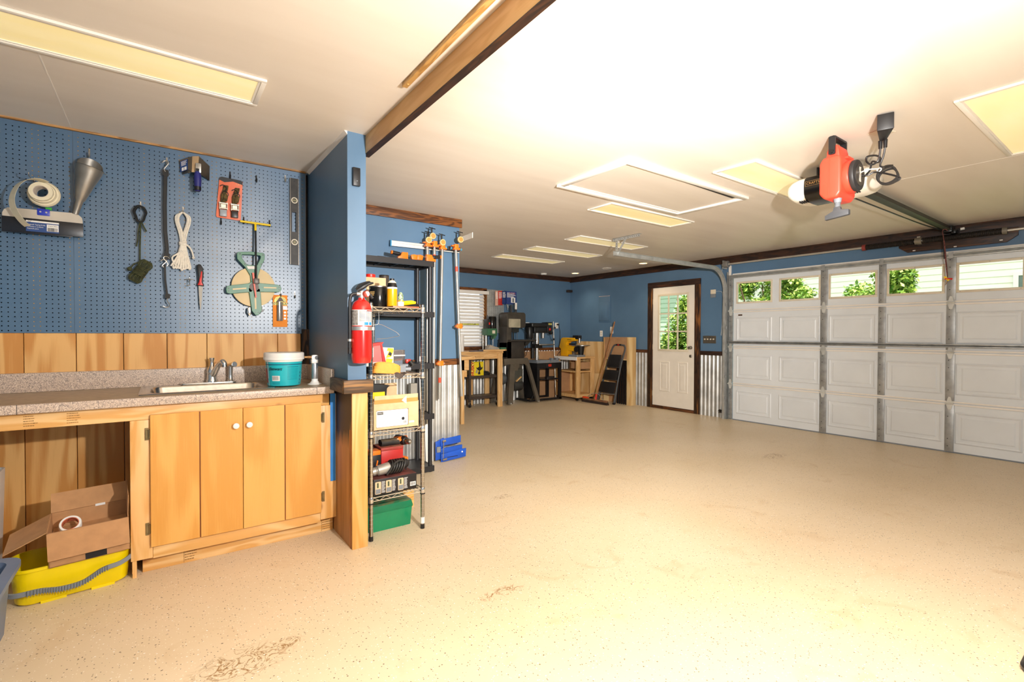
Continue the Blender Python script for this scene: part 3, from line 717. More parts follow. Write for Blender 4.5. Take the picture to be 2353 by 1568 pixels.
MB().strip([(.024, 3.727, 1.70), (.026, 3.728, 1.60), (.036, 3.728, 1.50)], .011, .008, (1, 0, 0)).rbox((.024, 3.72, 1.485), (.050, 3.732, 1.515), .007, 3, 'Y').build('band', RUB, rs2)
s_hook(.022, 1.702, 3.722, 1, rs2, .024)
MB().tube([(.040, 3.724, 1.49), (.034, 3.722, 1.472), (.046, 3.722, 1.45), (.042, 3.722, 1.434), (.026, 3.722, 1.43), (.014, 3.722, 1.438)], .003, 8, smooth=3).build('end_hook', STEEL, rs2)
peg_hook(.039, 2.345, 'steel', 'U', 'steel hook above the long rubber strap', grp=None)
# white rope hank
wrp = thing('white_rope_hank', 'white cotton rope coiled and tied hanging on the pegboard', 'rope', (.12, 3.73, 1.65))
ROPE = mat('cotton_rope', 'e8e0d2', .85, var=.05, vs=80, bump=.2, bs=200)
rr = random.Random(9); m = MB()
for i in range(8):
    k_ = i-3.5; y_ = 3.738-.004*(i % 3)
    wt = .006+.0045*abs(k_)+.003; sgn = 1 if k_ > 0 else -1
    m.tube([(.120+k_*.002, y_, 2.038-abs(k_)*.002), (.120+sgn*(.016+.0052*abs(k_)), y_-.004, 2.012), (.120+sgn*(.020+.0050*abs(k_)), y_-.004, 1.975), (.120+k_*.0055, y_-.003, 1.90), (.119+k_*.0032, y_, 1.845)], .0048, 7, smooth=4)
m.build('upper_loops', ROPE, wrp)
m = MB()
for i in range(5):
    z_ = 1.848-.005*i
    m.tube([(.119+.0175*math.cos(a), 3.735-.011*math.sin(a), z_+.004*math.cos(a+i)) for a in [2*math.pi*k/12 for k in range(12)]], .0045, 7, True)
m.build('wrap', ROPE, wrp)
m = MB()
for i in range(7):
    k_ = i-3; e = 1.668+.004*(i % 3)+.003*abs(k_)
    m.tube([(.118+k_*.003, 3.735, 1.835), (.116+k_*.009, 3.732-.003*(i % 2), 1.75), (.108+k_*.0135, 3.73, e+.018), (.110+k_*.0135, 3.729, e), (.118+k_*.0135, 3.729, e+.012), (.120+k_*.008, 3.727, 1.76), (.121+k_*.003, 3.731, 1.835)], .0047, 7, smooth=4)
m.tube([(.13, 3.728, 1.838), (.155, 3.726, 1.815), (.168, 3.726, 1.785), (.174, 3.724, 1.755)], .0048, 7, smooth=4)
m.tube([(.115, 3.722, 1.79), (.085, 3.72, 1.765), (.063, 3.72, 1.745), (.068, 3.72, 1.715), (.085, 3.722, 1.69)], .0047, 7, smooth=4).tube([(.10, 3.721, 1.775), (.075, 3.72, 1.725), (.055, 3.722, 1.69)], .0047, 7, smooth=4)
m.sphere((.174, 3.724, 1.752), .009, 6)
m.build('lower_loops', ROPE, wrp)
peg_hook(.121, 2.05, 'steel', 'U', 'steel hook above the white rope hank', grp=None)
# inside corner trowel
cn = thing('corner_trowel', 'steel drywall corner trowel with blue handle hung near the ceiling', 'trowel', (.19, 3.7, 2.17))
TRW = mat('trowel_steel', '8f8578', .2, .9, var=.06)
MB().add([(.10, 3.750, 2.362), (.12, 3.750, 2.278), (.166, 3.690, 2.287), (.170, 3.690, 2.388), (.10, 3.7515, 2.362), (.12, 3.7515, 2.278), (.166, 3.6915, 2.287), (.170, 3.6915, 2.388)], [(0, 1, 2, 3), (4, 7, 6, 5), (0, 4, 5, 1), (1, 5, 6, 2), (3, 2, 6, 7), (0, 3, 7, 4)]).build('left_blade', TRW, cn, smooth=0)
MB().add([(.170, 3.69, 2.388), (.166, 3.69, 2.287), (.200, 3.69, 2.292), (.205, 3.69, 2.396), (.170, 3.6915, 2.388), (.166, 3.6915, 2.287), (.200, 3.6915, 2.292), (.205, 3.6915, 2.396)], [(0, 1, 2, 3), (4, 7, 6, 5), (0, 3, 7, 4), (1, 5, 6, 2)]).build('web', mat('trowel_warm', 'b59a78', .25, .9), cn, smooth=0)
MB().add([(.205, 3.69, 2.396), (.200, 3.69, 2.292), (.266, 3.752, 2.266), (.268, 3.752, 2.362), (.205, 3.6915, 2.396), (.200, 3.6915, 2.292), (.266, 3.7535, 2.266), (.268, 3.7535, 2.362)], [(0, 1, 2, 3), (4, 7, 6, 5), (0, 3, 7, 4), (1, 5, 6, 2), (2, 6, 7, 3)]).build('right_blade', TRW, cn, smooth=0)
Ml = frame((.1275, 3.7245, 2.33), (.05, -.045, .02), (-.005, 0, 1))
st = decal([(-.028, -.034, .026, .034)], Ml, mat('label_blue', '2b4a86'), cn, 'sticker')
decal(lines(-.02, 0, .024, .03, 5)+[(-.016, -.03, -.002, -.010), (.002, -.03, .018, -.010)], frame((.1272, 3.7238, 2.33), (.05, -.045, .02), (-.005, 0, 1)), INKW, cn, 'sticker_print')
MB().rbox((.186, 3.668, 2.286), (.216, 3.69, 2.345), .004, 2, 'Y').build('bracket', ALU, cn, bevel=.002)
MB().lathe([(.012, 0), (.017, .006), (.0185, .03), (.021, .07), (.019, .105), (.013, .125), (.0125, .138)], (.197, 3.678, 2.168), n=18).build('handle', mat('navy_handle', '2c2f78', .4), cn)
MB().lathe([(.010, -.001), (.0185, .008), (.0193, .03)], (.197, 3.678, 2.1675), n=18).lathe([(.0132, .118), (.0135, .142)], (.197, 3.678, 2.168), n=18).build('handle_ends', BLACK, cn)
# jab saw
js = thing('jab_saw', 'drywall jab saw with red and black handle', 'saw', (.21, 3.73, 1.42))
MB().prism([(.190, 1.70), (.198, 1.714), (.212, 1.714), (.226, 1.69), (.229, 1.655), (.224, 1.60), (.232, 1.572), (.190, 1.575), (.199, 1.60), (.196, 1.65)], 'Y', 3.722, 3.742).build('grip', BLACK, js, bevel=.005)
MB().prism([(.203, 1.60), (.212, 1.65), (.214, 1.668), (.221, 1.668), (.220, 1.635), (.217, 1.60), (.226, 1.578), (.195, 1.579)], 'Y', 3.7195, 3.730).build('inlay', REDP, js, bevel=.002)
pts = [(.201, 1.574), (.222, 1.573)]; z = 1.573
teeth = []
for i in range(14):
    z0 = 1.573-.011*i; w = .222-.0008*i
    teeth += [(w+.003, z0-.004), (w, z0-.008)]
MB().prism([(.2005, 1.574)]+[(.222, 1.574)]+teeth+[(.2095, 1.418), (.205, 1.46)], 'Y', 3.731, 3.7325).build('blade', mat('saw_steel', '8a857c', .5, .6, var=.1), js, smooth=0)
dh = peg_hook(.153, 1.61, 'steel', 'L', 'empty double steel hook left of the jab saw', .035, None)
MB().tube([(.133, 3.725, 1.612), (.150, 3.72, 1.613), (.172, 3.72, 1.612)], .002).tube([(.15, 3.715, 1.612), (.152, 3.715, 1.578), (.136, 3.715, 1.572), (.158, 3.715, 1.574)], .002).build('cross_wire', STEEL, dh)
# ratchet strap pack
rp = thing('ratchet_strap_pack', 'orange and black carded pack of camouflage ratchet straps', 'strap pack', (.38, 3.75, 2.03))
OC = mat('orange_card', 'e2602a', .3, var=.05, coat=.6)
dirx = Vector((.130, 0, .006)); 
MB().prism([(.301, 2.045), (.306, 2.035), (.44, 2.028), (.445, 2.036), (.457, 2.29), (.448, 2.300), (.335, 2.306), (.322, 2.298)], 'Y', 3.748, 3.7505).build('card', OC, rp)
MB().prism([(.321, 2.298), (.335, 2.306), (.448, 2.300), (.456, 2.29), (.456, 2.272), (.40, 2.285), (.35, 2.272), (.319, 2.285)], 'Y', 3.7468, 3.748).build('black_header', BLACK, rp)
text('CAT', .016, FY(.432, 3.7475, 2.268), mat('gold_ink', 'd8b070', .4), rp)
CAMO = mat('camo_webbing', '5c4a26', .85, var=.35, vs=90)
for dx in (0, .066):
    x = .345+dx
    m = MB(); m.strip([(x+.014, 3.742, 2.25-dx*.1), (x+.01, 3.732, 2.22), (x-.004, 3.73, 2.18), (x-.004, 3.735, 2.13)], .028, .010, (1, 0, 0)); m.strip([(x+.0, 3.73, 2.20), (x+.012, 3.722, 2.175), (x+.005, 3.722, 2.14)], .024, .008, (1, 0, 0)); m.build('webbing', CAMO, rp, bevel=.002, seg=1)
    MB().tube([(x-.022, 3.722, 2.235-dx*.3), (x-.008, 3.718, 2.245-dx*.3), (x+.014, 3.718, 2.232-dx*.3), (x+.012, 3.718, 2.212-dx*.3), (x-.002, 3.72, 2.206-dx*.3)], .0026, 8, smooth=3).tube([(x-.012, 3.722, 2.19), (x+.004, 3.716, 2.205), (x+.022, 3.718, 2.195), (x+.024, 3.72, 2.178)], .0026, 8, smooth=3).build('wire_hook', BLKSTEEL, rp)
    MB().box((x-.026, 3.722, 2.085), (x-.022, 3.745, 2.135)).box((x+.016, 3.722, 2.085), (x+.020, 3.745, 2.135)).cyl((x-.028, 3.728, 2.128), (x+.022, 3.728, 2.128), .006, n=12).cyl((x-.028, 3.73, 2.095), (x+.022, 3.73, 2.095), .005, n=12).box((x-.018, 3.728, 2.098), (x+.012, 3.744, 2.122)).build('ratchet_buckle', mat('buckle_silver', 'cfc6b6', .3, .6, var=.1), rp, bevel=.0008, seg=1)
    MB().box((x-.024, 3.724, 2.042), (x+.016, 3.746, 2.086)).build('ratchet_handle', mat('buckle_grip_a' if dx == 0 else 'buckle_grip_b', '9aa0a6' if dx == 0 else '2a2626', .35), rp, bevel=.003)
peg_hook(.384, 2.325, 'black', 'U', 'black hook above the ratchet strap pack', grp=None)
peg_hook(.541, 2.33, 'black', 'U', 'empty black hook right of the ratchet strap pack', grp=None)
peg_hook(.330, 2.012, 'black', 'U', 'empty black hook under the ratchet strap pack', grp=None)
peg_hook(.463, 2.035, 'black', 'U', 'black hook holding the left arm of the yellow handle', grp=None)
peg_hook(.622, 2.035, 'black', 'U', 'black hook holding the right arm of the yellow handle', grp=None)
peg_hook(.724, 2.365, 'steel', 'U', 'empty steel hook left of the spirit level top', grp=None)
peg_hook(.784, 1.545, 'steel', 'U', 'empty steel hook below the spirit level', grp=None)
peg_hook(.690, 1.552, 'steel', 'U', 'steel hook holding the orange light pack', grp=None)
# T-handled tool
th = thing('t_handle_tool', 'yellow T handle on a long black rod with a square clamp', 'hand tool', (.53, 3.70, 1.52))
MB().cyl((.437, 3.722, 2.022), (.622, 3.722, 2.018), .0072, n=14).cyl((.529, 3.722, 2.02), (.528, 3.712, 1.967), .0072, n=14).build('handle', YELLOW, th)
MB().cyl((.528, 3.712, 1.968), (.527, 3.688, 1.64), .0062, n=12).build('rod', BLKSTEEL, th)
MB().box((.511, 3.675, 1.604), (.545, 3.695, 1.640)).build('clamp_block', mat('grey_block', '5a5450', .4, .4), th, bevel=.002)
MB().prism([(.503, 1.678), (.515, 1.678), (.520, 1.60), (.530, 1.512), (.521, 1.512), (.510, 1.60)], 'Y', 3.686, 3.691).build('pointer', mat('red_orange', 'ec4a1e', .4), th)
# tape reel
tr_ = thing('measuring_tape_reel', 'long measuring tape on a cream reel with a green open frame', 'tape reel', (.517, 3.73, 1.40))
GRN = mat('green_enamel', '3f7a5c', .38, var=.05)
RC = Vector((.517, 3.733, 1.584))
MB().cyl(RC+Vector((0, .012, 0)), RC+Vector((0, -.012, 0)), .133, n=64).build('tape_coil', mat('cream_reel', 'e8cfa0', .5, var=.03), tr_, bevel=.002)
def gframe(poly, y0=3.708, y1=3.722, nm='frame_arm'): return MB().prism(poly, 'Y', y0, y1)
m = MB()
hole = True
# handle ring
out = [(.415, 1.80), (.422, 1.812), (.50, 1.822), (.575, 1.82), (.583, 1.812), (.582, 1.775), (.556, 1.715), (.553, 1.70), (.541, 1.66), (.536, 1.60), (.500, 1.60), (.494, 1.66), (.466, 1.71), (.417, 1.765)]
mid = [(.444, 1.793), (.45, 1.797), (.50, 1.801), (.553, 1.80), (.558, 1.794), (.556, 1.78), (.537, 1.735), (.53, 1.732), (.528, 1.7315), (.52, 1.731), (.49, 1.731), (.48, 1.732), (.472, 1.735), (.446, 1.772)]
n_ = len(out); vs = [(a, 3.706, b) for a, b in out]+[(a, 3.706, b) for a, b in mid]+[(a, 3.722, b) for a, b in out]+[(a, 3.722, b) for a, b in mid]; fs = []
for i in range(n_):
    j = (i+1) % n_; fs += [(i, j, n_+j, n_+i), (2*n_+i, 3*n_+i, 3*n_+j, 2*n_+j), (i, 2*n_+i, 2*n_+j, j), (n_+i, n_+j, 3*n_+j, 3*n_+i)]
m.add(vs, fs); m.build('handle_frame', GRN, tr_, bevel=.002, seg=1)
arms = {'left_arm': [(.505, 1.622), (.505, 1.55), (.48, 1.546), (.375, 1.530), (.355, 1.536), (.351, 1.560), (.357, 1.580), (.38, 1.587), (.485, 1.606)],
        'right_arm': [(.53, 1.622), (.53, 1.55), (.56, 1.553), (.665, 1.556), (.684, 1.563), (.688, 1.584), (.680, 1.603), (.66, 1.608), (.556, 1.612)],
        'lower_arm': [(.482, 1.575), (.552, 1.575), (.557, 1.54), (.564, 1.425), (.542, 1.392), (.524, 1.392), (.502, 1.422), (.489, 1.53)]}
for nm, pl in arms.items(): MB().prism(pl, 'Y', 3.704, 3.722).build(nm, GRN, tr_, bevel=.002, seg=1)
MB().prism([(.39, 1.557), (.47, 1.568), (.47, 1.577), (.39, 1.566)], 'Y', 3.7025, 3.706).prism([(.575, 1.579), (.655, 1.581), (.655, 1.589), (.575, 1.588)], 'Y', 3.7025, 3.706).prism([(.521, 1.435), (.531, 1.435), (.528, 1.52), (.518, 1.52)], 'Y', 3.7025, 3.706).build('slot', mat('cream_reel', 'e8cfa0'), tr_)
MB().cyl((.517, 3.705, 1.584), (.517, 3.698, 1.584), .028, n=24).build('hub', mat('hub_grey', '6e6660', .5), tr_)
m = MB()
for a, b in ((.434, 1.80), (.572, 1.806), (.462, 1.735), (.562, 1.742), (.366, 1.566), (.366, 1.549), (.672, 1.59), (.672, 1.573), (.522, 1.41), (.541, 1.412)): m.cyl((a, 3.707, b), (a, 3.7015, b), .0035, n=8)
m.build('screw', BLKSTEEL, tr_)
MB().prism([(.472, 1.722), (.535, 1.725), (.528, 1.706), (.482, 1.703)], 'Y', 3.7045, 3.706).build('plate_label', WHITE, tr_)
MB().prism([(.478, 1.44), (.496, 1.45), (.502, 1.40), (.49, 1.386), (.475, 1.41)], 'Y', 3.715, 3.728).build('tape_end_tab', CHROME, tr_, bevel=.002)
MB().cyl((.566, 3.728, 1.425), (.566, 3.705, 1.425), .010, n=14).prism([(.552, 1.425), (.566, 1.415), (.57, 1.455), (.56, 1.455)], 'Y', 3.715, 3.725).build('crank', BLKSTEEL, tr_)
# carded light
lp = thing('carded_light', 'orange blister card with a small black flashlight', 'flashlight pack', (.687, 3.75, 1.31))
MB().box((.640, 3.7515, 1.315), (.734, 3.754, 1.540)).build('card', mat('card_amber', 'f08a10', .65, var=.03), lp)
MB().prism([(.648, 1.49), (.65, 1.508), (.66, 1.524), (.687, 1.534), (.715, 1.524), (.726, 1.508), (.727, 1.49)], 'Y', 3.7505, 3.7515).build('arch_print', mat('arch_yellow', 'e6c23a', .4, var=.3, vs=40), lp)
MB().box((.641, 3.7506, 1.468), (.733, 3.7515, 1.488)).build('band_print', mat('arch_yellow', 'e6c23a'), lp)
text('O', .022, FY(.650, 3.7503, 1.478), INK, lp); text('LA', .022, FY(.716, 3.7503, 1.478), INK, lp)
MB().rbox((.664, 3.732, 1.358), (.703, 3.7515, 1.492), .006, 3, 'Z').build('blister', mat('clear_blister', 'e8e0d4', .08, trans=.8, var=0), lp)
MB().cyl((.684, 3.742, 1.43), (.684, 3.742, 1.488), .0095, n=16).build('flashlight', BLKSTEEL, lp)
MB().cyl((.684, 3.742, 1.37), (.684, 3.742, 1.428), .008, n=16).build('flashlight_tail', mat('bronze_tail', 'a08040', .4, .6, var=.3, vs=60), lp)
m = MB()
for i in range(3): m.cyl((.718, 3.7515, 1.418-.022*i), (.718, 3.7503, 1.418-.022*i), .0075, n=14)
m.box((.704, 3.7503, 1.437), (.732, 3.7515, 1.463)); m.build('white_dots', WHITEP, lp)
MB().prism([(.672, 1.505), (.68, 1.522), (.692, 1.526), (.702, 1.51), (.715, 1.49), (.70, 1.498), (.66, 1.49)], 'Y', 3.7498, 3.7506).build('animal_print', mat('dark_brown_print', '4a2f24', .5, var=.3), lp)
# spirit level
sl = thing('spirit_level', 'black spirit level hanging upright beside the stub wall', 'level', (.781, 3.745, 1.76))
m = MB(); m.box((.752, 3.738, 1.761), (.809, 3.754, 1.995)); m.box((.752, 3.738, 2.135), (.809, 3.754, 2.376)); m.box((.752, 3.738, 1.995), (.765, 3.754, 2.135)); m.box((.792, 3.738, 1.995), (.809, 3.754, 2.135))
m.build('body', mat('worn_black_paint', '2c2723', .5, var=.3, vs=14), sl)
m = MB().box((.7515, 3.736, 1.761), (.7545, 3.7555, 2.376)).box((.8065, 3.736, 1.761), (.8095, 3.7555, 2.376)); m.build('edge_flange', mat('bare_edge', '8a8278', .35, .7), sl)
for z in (2.219, 1.922):
    MB().lathe([(.0155, 0), (.0215, 0), (.0215, .0025), (.0155, .0025), (.0155, 0)], (.781, 3.738, z), (0, -1, 0), 28).build('vial_ring', CREAM, sl)
    MB().box((.7725, 3.7365, z-.010) if z < 2 else (.768, 3.7365, z-.007), (.7895, 3.7385, z+.010) if z < 2 else (.794, 3.7385, z+.007)).build('vial', mat('vial_olive', '8a8468', .2), sl)
MB().cyl((.781, 3.738, 2.355), (.781, 3.7365, 2.355), .006, n=12).build('hang_hole', BLACK, sl)
# ---------------------------------------------------------------- under the counter
yb = thing('yellow_tub', 'bright yellow oblong plastic tub with a grey handle on the floor', 'tub', (-.36, 3.2, 0))
YB = mat('yellow_tub_plastic', 'f0d400', .38, var=.03)
def rrect(cx, cy, lx, ly, r, z, rot, n=6):
    out = []
    for (sx, sy, st) in ((1, 1, 0), (-1, 1, 90), (-1, -1, 180), (1, -1, 270)):
        for k in range(n+1):
            a = R(st+90*k/n); x = sx*(lx/2-r)+r*math.cos(a); y = sy*(ly/2-r)+r*math.sin(a)
            out.append((cx+x*math.cos(rot)-y*math.sin(rot), cy+x*math.sin(rot)+y*math.cos(rot), z))
    return out
rot = R(8); BC = (-.362, 3.262)
m = MB()
loft(m, [rrect(*BC, .40, .235, .06, .004, rot), rrect(*BC, .415, .25, .065, .012, rot), rrect(*BC, .445, .275, .075, .16, rot), rrect(*BC, .458, .288, .08, .163, rot), rrect(*BC, .458, .288, .08, .176, rot), rrect(*BC, .446, .276, .075, .177, rot), rrect(*BC, .436, .266, .072, .16, rot), rrect(*BC, .41, .245, .062, .02, rot)])
m.build('tub_shell', YB, yb, smooth=40)
MB().box((-.12, -.128, 0), (-.03, -.10, .012), Matrix.Translation((*BC, 0)) @ Matrix.Rotation(rot, 4, 'Z')).build('foot_pad', YB, yb)
MB().box((.06, -.128, 0), (.15, -.10, .012), Matrix.Translation((*BC, 0)) @ Matrix.Rotation(rot, 4, 'Z')).build('foot_pad', YB, yb)
Mb = Matrix.Translation((*BC, 0)) @ Matrix.Rotation(rot, 4, 'Z')
hp = [Mb @ Vector(p) for p in ((-.232, -.06, .085), (-.235, -.115, .078), (-.20, -.150, .075), (-.12, -.160, .075), (-.05, -.166, .062), (.03, -.166, .066), (.10, -.160, .100), (.17, -.152, .108), (.222, -.12, .125), (.236, -.06, .14))]
hp = catmull(hp, 4)
MB().strip(hp, .022, .010, (0, 0, 1)).build('bail_handle', GREYP, yb, bevel=.002, seg=1)
m = MB()
for i in range(30):
    a = hp[10+int(i*.52)]; q = hp[11+int(i*.52)]; d = (q-a).normalized(); p = a+(q-a)*((i*.52) % 1); nn = d.cross(Vector((0, 0, 1))).normalized()
    if nn.y > 0: nn = -nn
    w = Vector((0, 0, 1)); c = p+nn*.007
    Mr = Matrix(((d.x, nn.x, 0, c.x), (d.y, nn.y, 0, c.y), (d.z, nn.z, 1, c.z), (0, 0, 0, 1)))
    m.box((-.0016, -.004, -.013), (.0016, .004, .013), Mr)
tag(m.build('grip_ribs', mat('grip_grey', '6c7278', .5), yb), kind='stuff')
# open carton resting in the tub
cb = thing('cardboard_box', 'open brown cardboard carton tilted inside the yellow tub', 'box', (-.30, 3.25, .15))
CM = Matrix.Translation((-.292, 3.222, .268)) @ Matrix.Rotation(R(4), 4, 'Z') @ Matrix.Rotation(R(6), 4, 'X') @ Matrix.Rotation(R(-2), 4, 'Y')
L_, W_, H_ = .30, .25, .17; tk_ = .004
def panel(a, b, nm, Mx=None, m_=None): return MB().box(a, b, (CM @ Mx) if Mx else CM).build(nm, m_ or CARD, cb)
panel((-L_/2, -W_/2, -H_/2), (L_/2, W_/2, -H_/2+tk_), 'bottom')
panel((-L_/2, W_/2-tk_, -H_/2), (L_/2, W_/2, H_/2), 'back_wall'); panel((-L_/2, -W_/2, -H_/2), (L_/2, -W_/2+tk_, H_/2), 'front_wall')
panel((-L_/2, -W_/2, -H_/2), (-L_/2+tk_, W_/2, H_/2), 'left_wall'); panel((L_/2-tk_, -W_/2, -H_/2), (L_/2, W_/2, H_/2), 'right_wall')
panel((-L_/2, -.003, 0), (L_/2, 0, .10), 'back_flap', Matrix.Translation((0, W_/2, H_/2)) @ Matrix.Rotation(R(-38), 4, 'X'))
panel((-L_/2, -.003, -.128), (L_/2, 0, 0), 'front_flap', Matrix.Translation((0, -W_/2-.002, H_/2)) @ Matrix.Rotation(R(-9), 4, 'X'))
panel((-.16, -W_/2+.01, 0), (0, W_/2-.01, .003), 'left_flap', Matrix.Translation((-L_/2, 0, H_/2)) @ Matrix.Rotation(R(-24), 4, 'Y'))
panel((-L_/2+.006, -W_/2+.006, .0), (L_/2-.006, W_/2-.006, .006), 'inner_pad')
panel((0, -W_/2+.01, 0), (.003, W_/2-.01, .11), 'right_flap', Matrix.Translation((L_/2-.004, 0, H_/2)) @ Matrix.Rotation(R(3), 4, 'Y'))
pr_ = MB().box((-.02, -W_/2-.001, -H_/2+.002), (.06, -W_/2, -H_/2+.042), CM).build('black_label', INK, cb)
pr2 = MB().box((.02, W_/2-.005, .06), (.06, W_/2-.0042, .072), CM @ Matrix.Translation((0, 0, .02))).build('tape_scrap', WHITEP, cb)
rl = thing('masking_roll', 'white roll with red printed core lying in the open carton', 'tape', (-.33, 3.26, .24))
RM = CM @ Matrix.Translation((-.075, .045, .028)) @ Matrix.Rotation(R(38), 4, 'X')
a_ = RM.to_3x3() @ Vector((0, 0, 1)); p_ = RM.translation
MB().lathe([(.033, 0), (.043, 0), (.043, .03), (.041, .033), (.033, .033), (.033, 0)], p_, a_, 32).build('roll', WHITEP, rl)
MB().lathe([(.0328, .002), (.0328, .032), (.030, .032), (.030, .002), (.0328, .002)], p_, a_, 32).build('printed_core', mat('core_red_print', 'd86a4a', .5, var=.4, vs=60), rl)
# white bin and grey blue tote cut by the frame edge
wbn = thing('white_bin', 'tall white plastic bin in the open bay at the left edge', 'bin', (-.80, 3.36, 0))
m = MB(); loft(m, [rrect(-.862, 3.38, .40, .30, .03, 0, 0), rrect(-.862, 3.38, .43, .33, .03, .58, 0), rrect(-.862, 3.38, .415, .315, .028, .58, 0), rrect(-.862, 3.38, .39, .29, .028, .02, 0)]); m.build('shell', WHITEP, wbn)
MB().rbox((-.662, 3.3, .53), (-.648, 3.44, .55), .004, 2, 'X').build('side_grip', WHITEP, wbn)
bt = thing('grey_tote', 'grey blue plastic tote with a wide rim at the left picture edge', 'tote', (-.72, 2.7, 0))
TOTE = mat('grey_blue_plastic', '6f7f9a', .45, var=.05)
m = MB(); loft(m, [rrect(-.812, 2.74, .54, .40, .05, 0, 0), rrect(-.812, 2.74, .58, .44, .06, .265, 0), rrect(-.812, 2.74, .64, .50, .08, .27, 0), rrect(-.812, 2.74, .64, .50, .08, .29, 0), rrect(-.812, 2.74, .56, .42, .06, .29, 0), rrect(-.812, 2.74, .53, .39, .05, .02, 0)]); m.build('shell', TOTE, bt)
MB().rbox((-.572, 2.64, .28), (-.542, 2.84, .305), .01, 3, 'Z').build('latch', mat('tote_latch', '5a6a86', .45), bt)
# ---------------------------------------------------------------- fire extinguisher, sensor
fe = thing('fire_extinguisher', 'red fire extinguisher strapped to the end of the stub wall', 'fire extinguisher', (.943, 2.79, 1.09))
EX, EY = .941, 2.786
MB().lathe([(.020, -.008), (.05, -.002), (.056, .022), (.057, .04), (.057, .295), (.054, .322), (.044, .345), (.028, .358), (.019, .364), (.019, .372)], (EX, EY, 1.103), n=36).build('cylinder', mat('red_enamel', 'd4221a', .22, var=.02, coat=.5), fe)
def cyl_patch(a0, a1, z0, z1, m_, nm, r=.0577):
    d0 = math.atan2(-EY, -EX); n = 12; vs = []; fs = []
    for i in range(n+1):
        a = d0+R(a0+(a1-a0)*i/n)
        for z in (z0, z1): vs.append((EX+r*math.cos(a), EY+r*math.sin(a), z))
    for i in range(n): fs.append((2*i, 2*i+2, 2*i+3, 2*i+1))
    return MB().add(vs, fs).build(nm, m_, fe, smooth=60)
cyl_patch(-100, 100, 1.315, 1.405, mat('extinguisher_label', 'e6e2da', .45, var=.03), 'paper_label')
cyl_patch(-100, -20, 1.318, 1.402, mat('label_grey', '8f8a86', .5, var=.3, vs=70), 'picture_panel', .0580)
m = MB(); d0 = math.atan2(-EY, -EX)
for i in range(9):
    z = 1.396-.007*i
    for (p, q) in ((-12, 20), (24, 52), (56, 78)):
        n = 4
        for k in range(n):
            a = d0+R(p+(q-p)*k/n); b = d0+R(p+(q-p)*(k+1)/n); r = .0581
            m.quad((EX+r*math.cos(a), EY+r*math.sin(a), z), (EX+r*math.cos(b), EY+r*math.sin(b), z), (EX+r*math.cos(b), EY+r*math.sin(b), z+.0022), (EX+r*math.cos(a), EY+r*math.sin(a), z+.0022))
tag(m.build('small_print', INK, fe), kind='stuff')
cyl_patch(15, 40, 1.318, 1.335, mat('blue_icon', '2a8ac8', .5), 'icon', .0582); cyl_patch(46, 70, 1.318, 1.335, mat('blue_icon', '2a8ac8'), 'icon', .0582)
cyl_patch(30, 75, 1.398, 1.403, mat('red_print', 'b23a34'), 'red_heading', .0582)
MB().lathe([(.0572, 0), (.0595, 0), (.0595, .022), (.0572, .022), (.0572, 0)], (EX, EY, 1.288), n=36).box((EX-.01, EY-.066, 1.290), (EX+.012, EY-.056, 1.308)).box((EX+.05, EY-.02, 1.29), (EX+.068, EY+.01, 1.306)).build('strap', ALU, fe)
MB().cyl((EX, EY, 1.47), (EX, EY, 1.515), .018, .016, 20).cyl((EX-.03, EY-.002, 1.498), (EX+.03, EY-.002, 1.498), .011, n=14).build('valve', ALU, fe, bevel=.002)
MB().cyl((EX+.016, EY-.014, 1.497), (EX+.022, EY-.034, 1.498), .018, n=20).build('gauge', mat('gauge_red', 'c84a3a', .4), fe, bevel=.001)
MB().cyl((EX+.022, EY-.0335, 1.498), (EX+.0222, EY-.0345, 1.498), .0145, n=20).build('gauge_face', WHITE, fe)
MB().tube([(EX-.025, EY, 1.515), (EX+.005, EY-.01, 1.537), (EX+.04, EY-.012, 1.558), (EX+.065, EY-.012, 1.564)], [.012, .012, .009, .006], 10, smooth=3).tube([(EX-.03, EY, 1.525), (EX-.01, EY, 1.55), (EX+.03, EY, 1.567), (EX+.05, EY, 1.57)], .006, 8, smooth=3).build('lever', BLACK, fe)
MB().tube([(EX+.02, EY, 1.515), (EX+.05, EY, 1.495), (EX+.065, EY, 1.475)], .010, 10).build('carry_handle', BLACK, fe)
MB().tube([(EX-.03, EY, 1.498), (EX-.055, EY, 1.492), (EX-.066, EY, 1.46), (EX-.067, EY, 1.40), (EX-.067, EY, 1.25), (EX-.068, EY, 1.18)], .0085, 10, smooth=4).cyl((EX-.068, EY, 1.19), (EX-.069, EY, 1.155), .0105, n=12).build('hose', BLACK, fe)
MB().cyl((EX-.068, EY, 1.225), (EX-.068, EY, 1.238), .0115, n=12).build('hose_collar', ALU, fe)
MB().tube([(EX+.03, EY-.012, 1.515), (EX+.045, EY-.018, 1.53), (EX+.036, EY-.02, 1.548), (EX+.022, EY-.016, 1.535)], .0015, 6, True).build('pin_ring', STEEL, fe)
MB().box((EX-.012, EY+.056, 1.25), (EX+.012, 2.855, 1.42)).build('wall_bracket', BLKSTEEL, fe)
sn = thing('wall_sensor', 'small black box fixed high on the end of the stub wall', 'sensor', (.93, 2.85, 2.13))
MB().box((.909, 2.832, 2.130), (.953, 2.855, 2.236)).build('case', BLACK, sn, bevel=.004)
MB().prism([(.929, 2.160), (.937, 2.160), (.933, 2.153)], 'Y', 2.8312, 2.8325).build('mark', GREYP, sn)

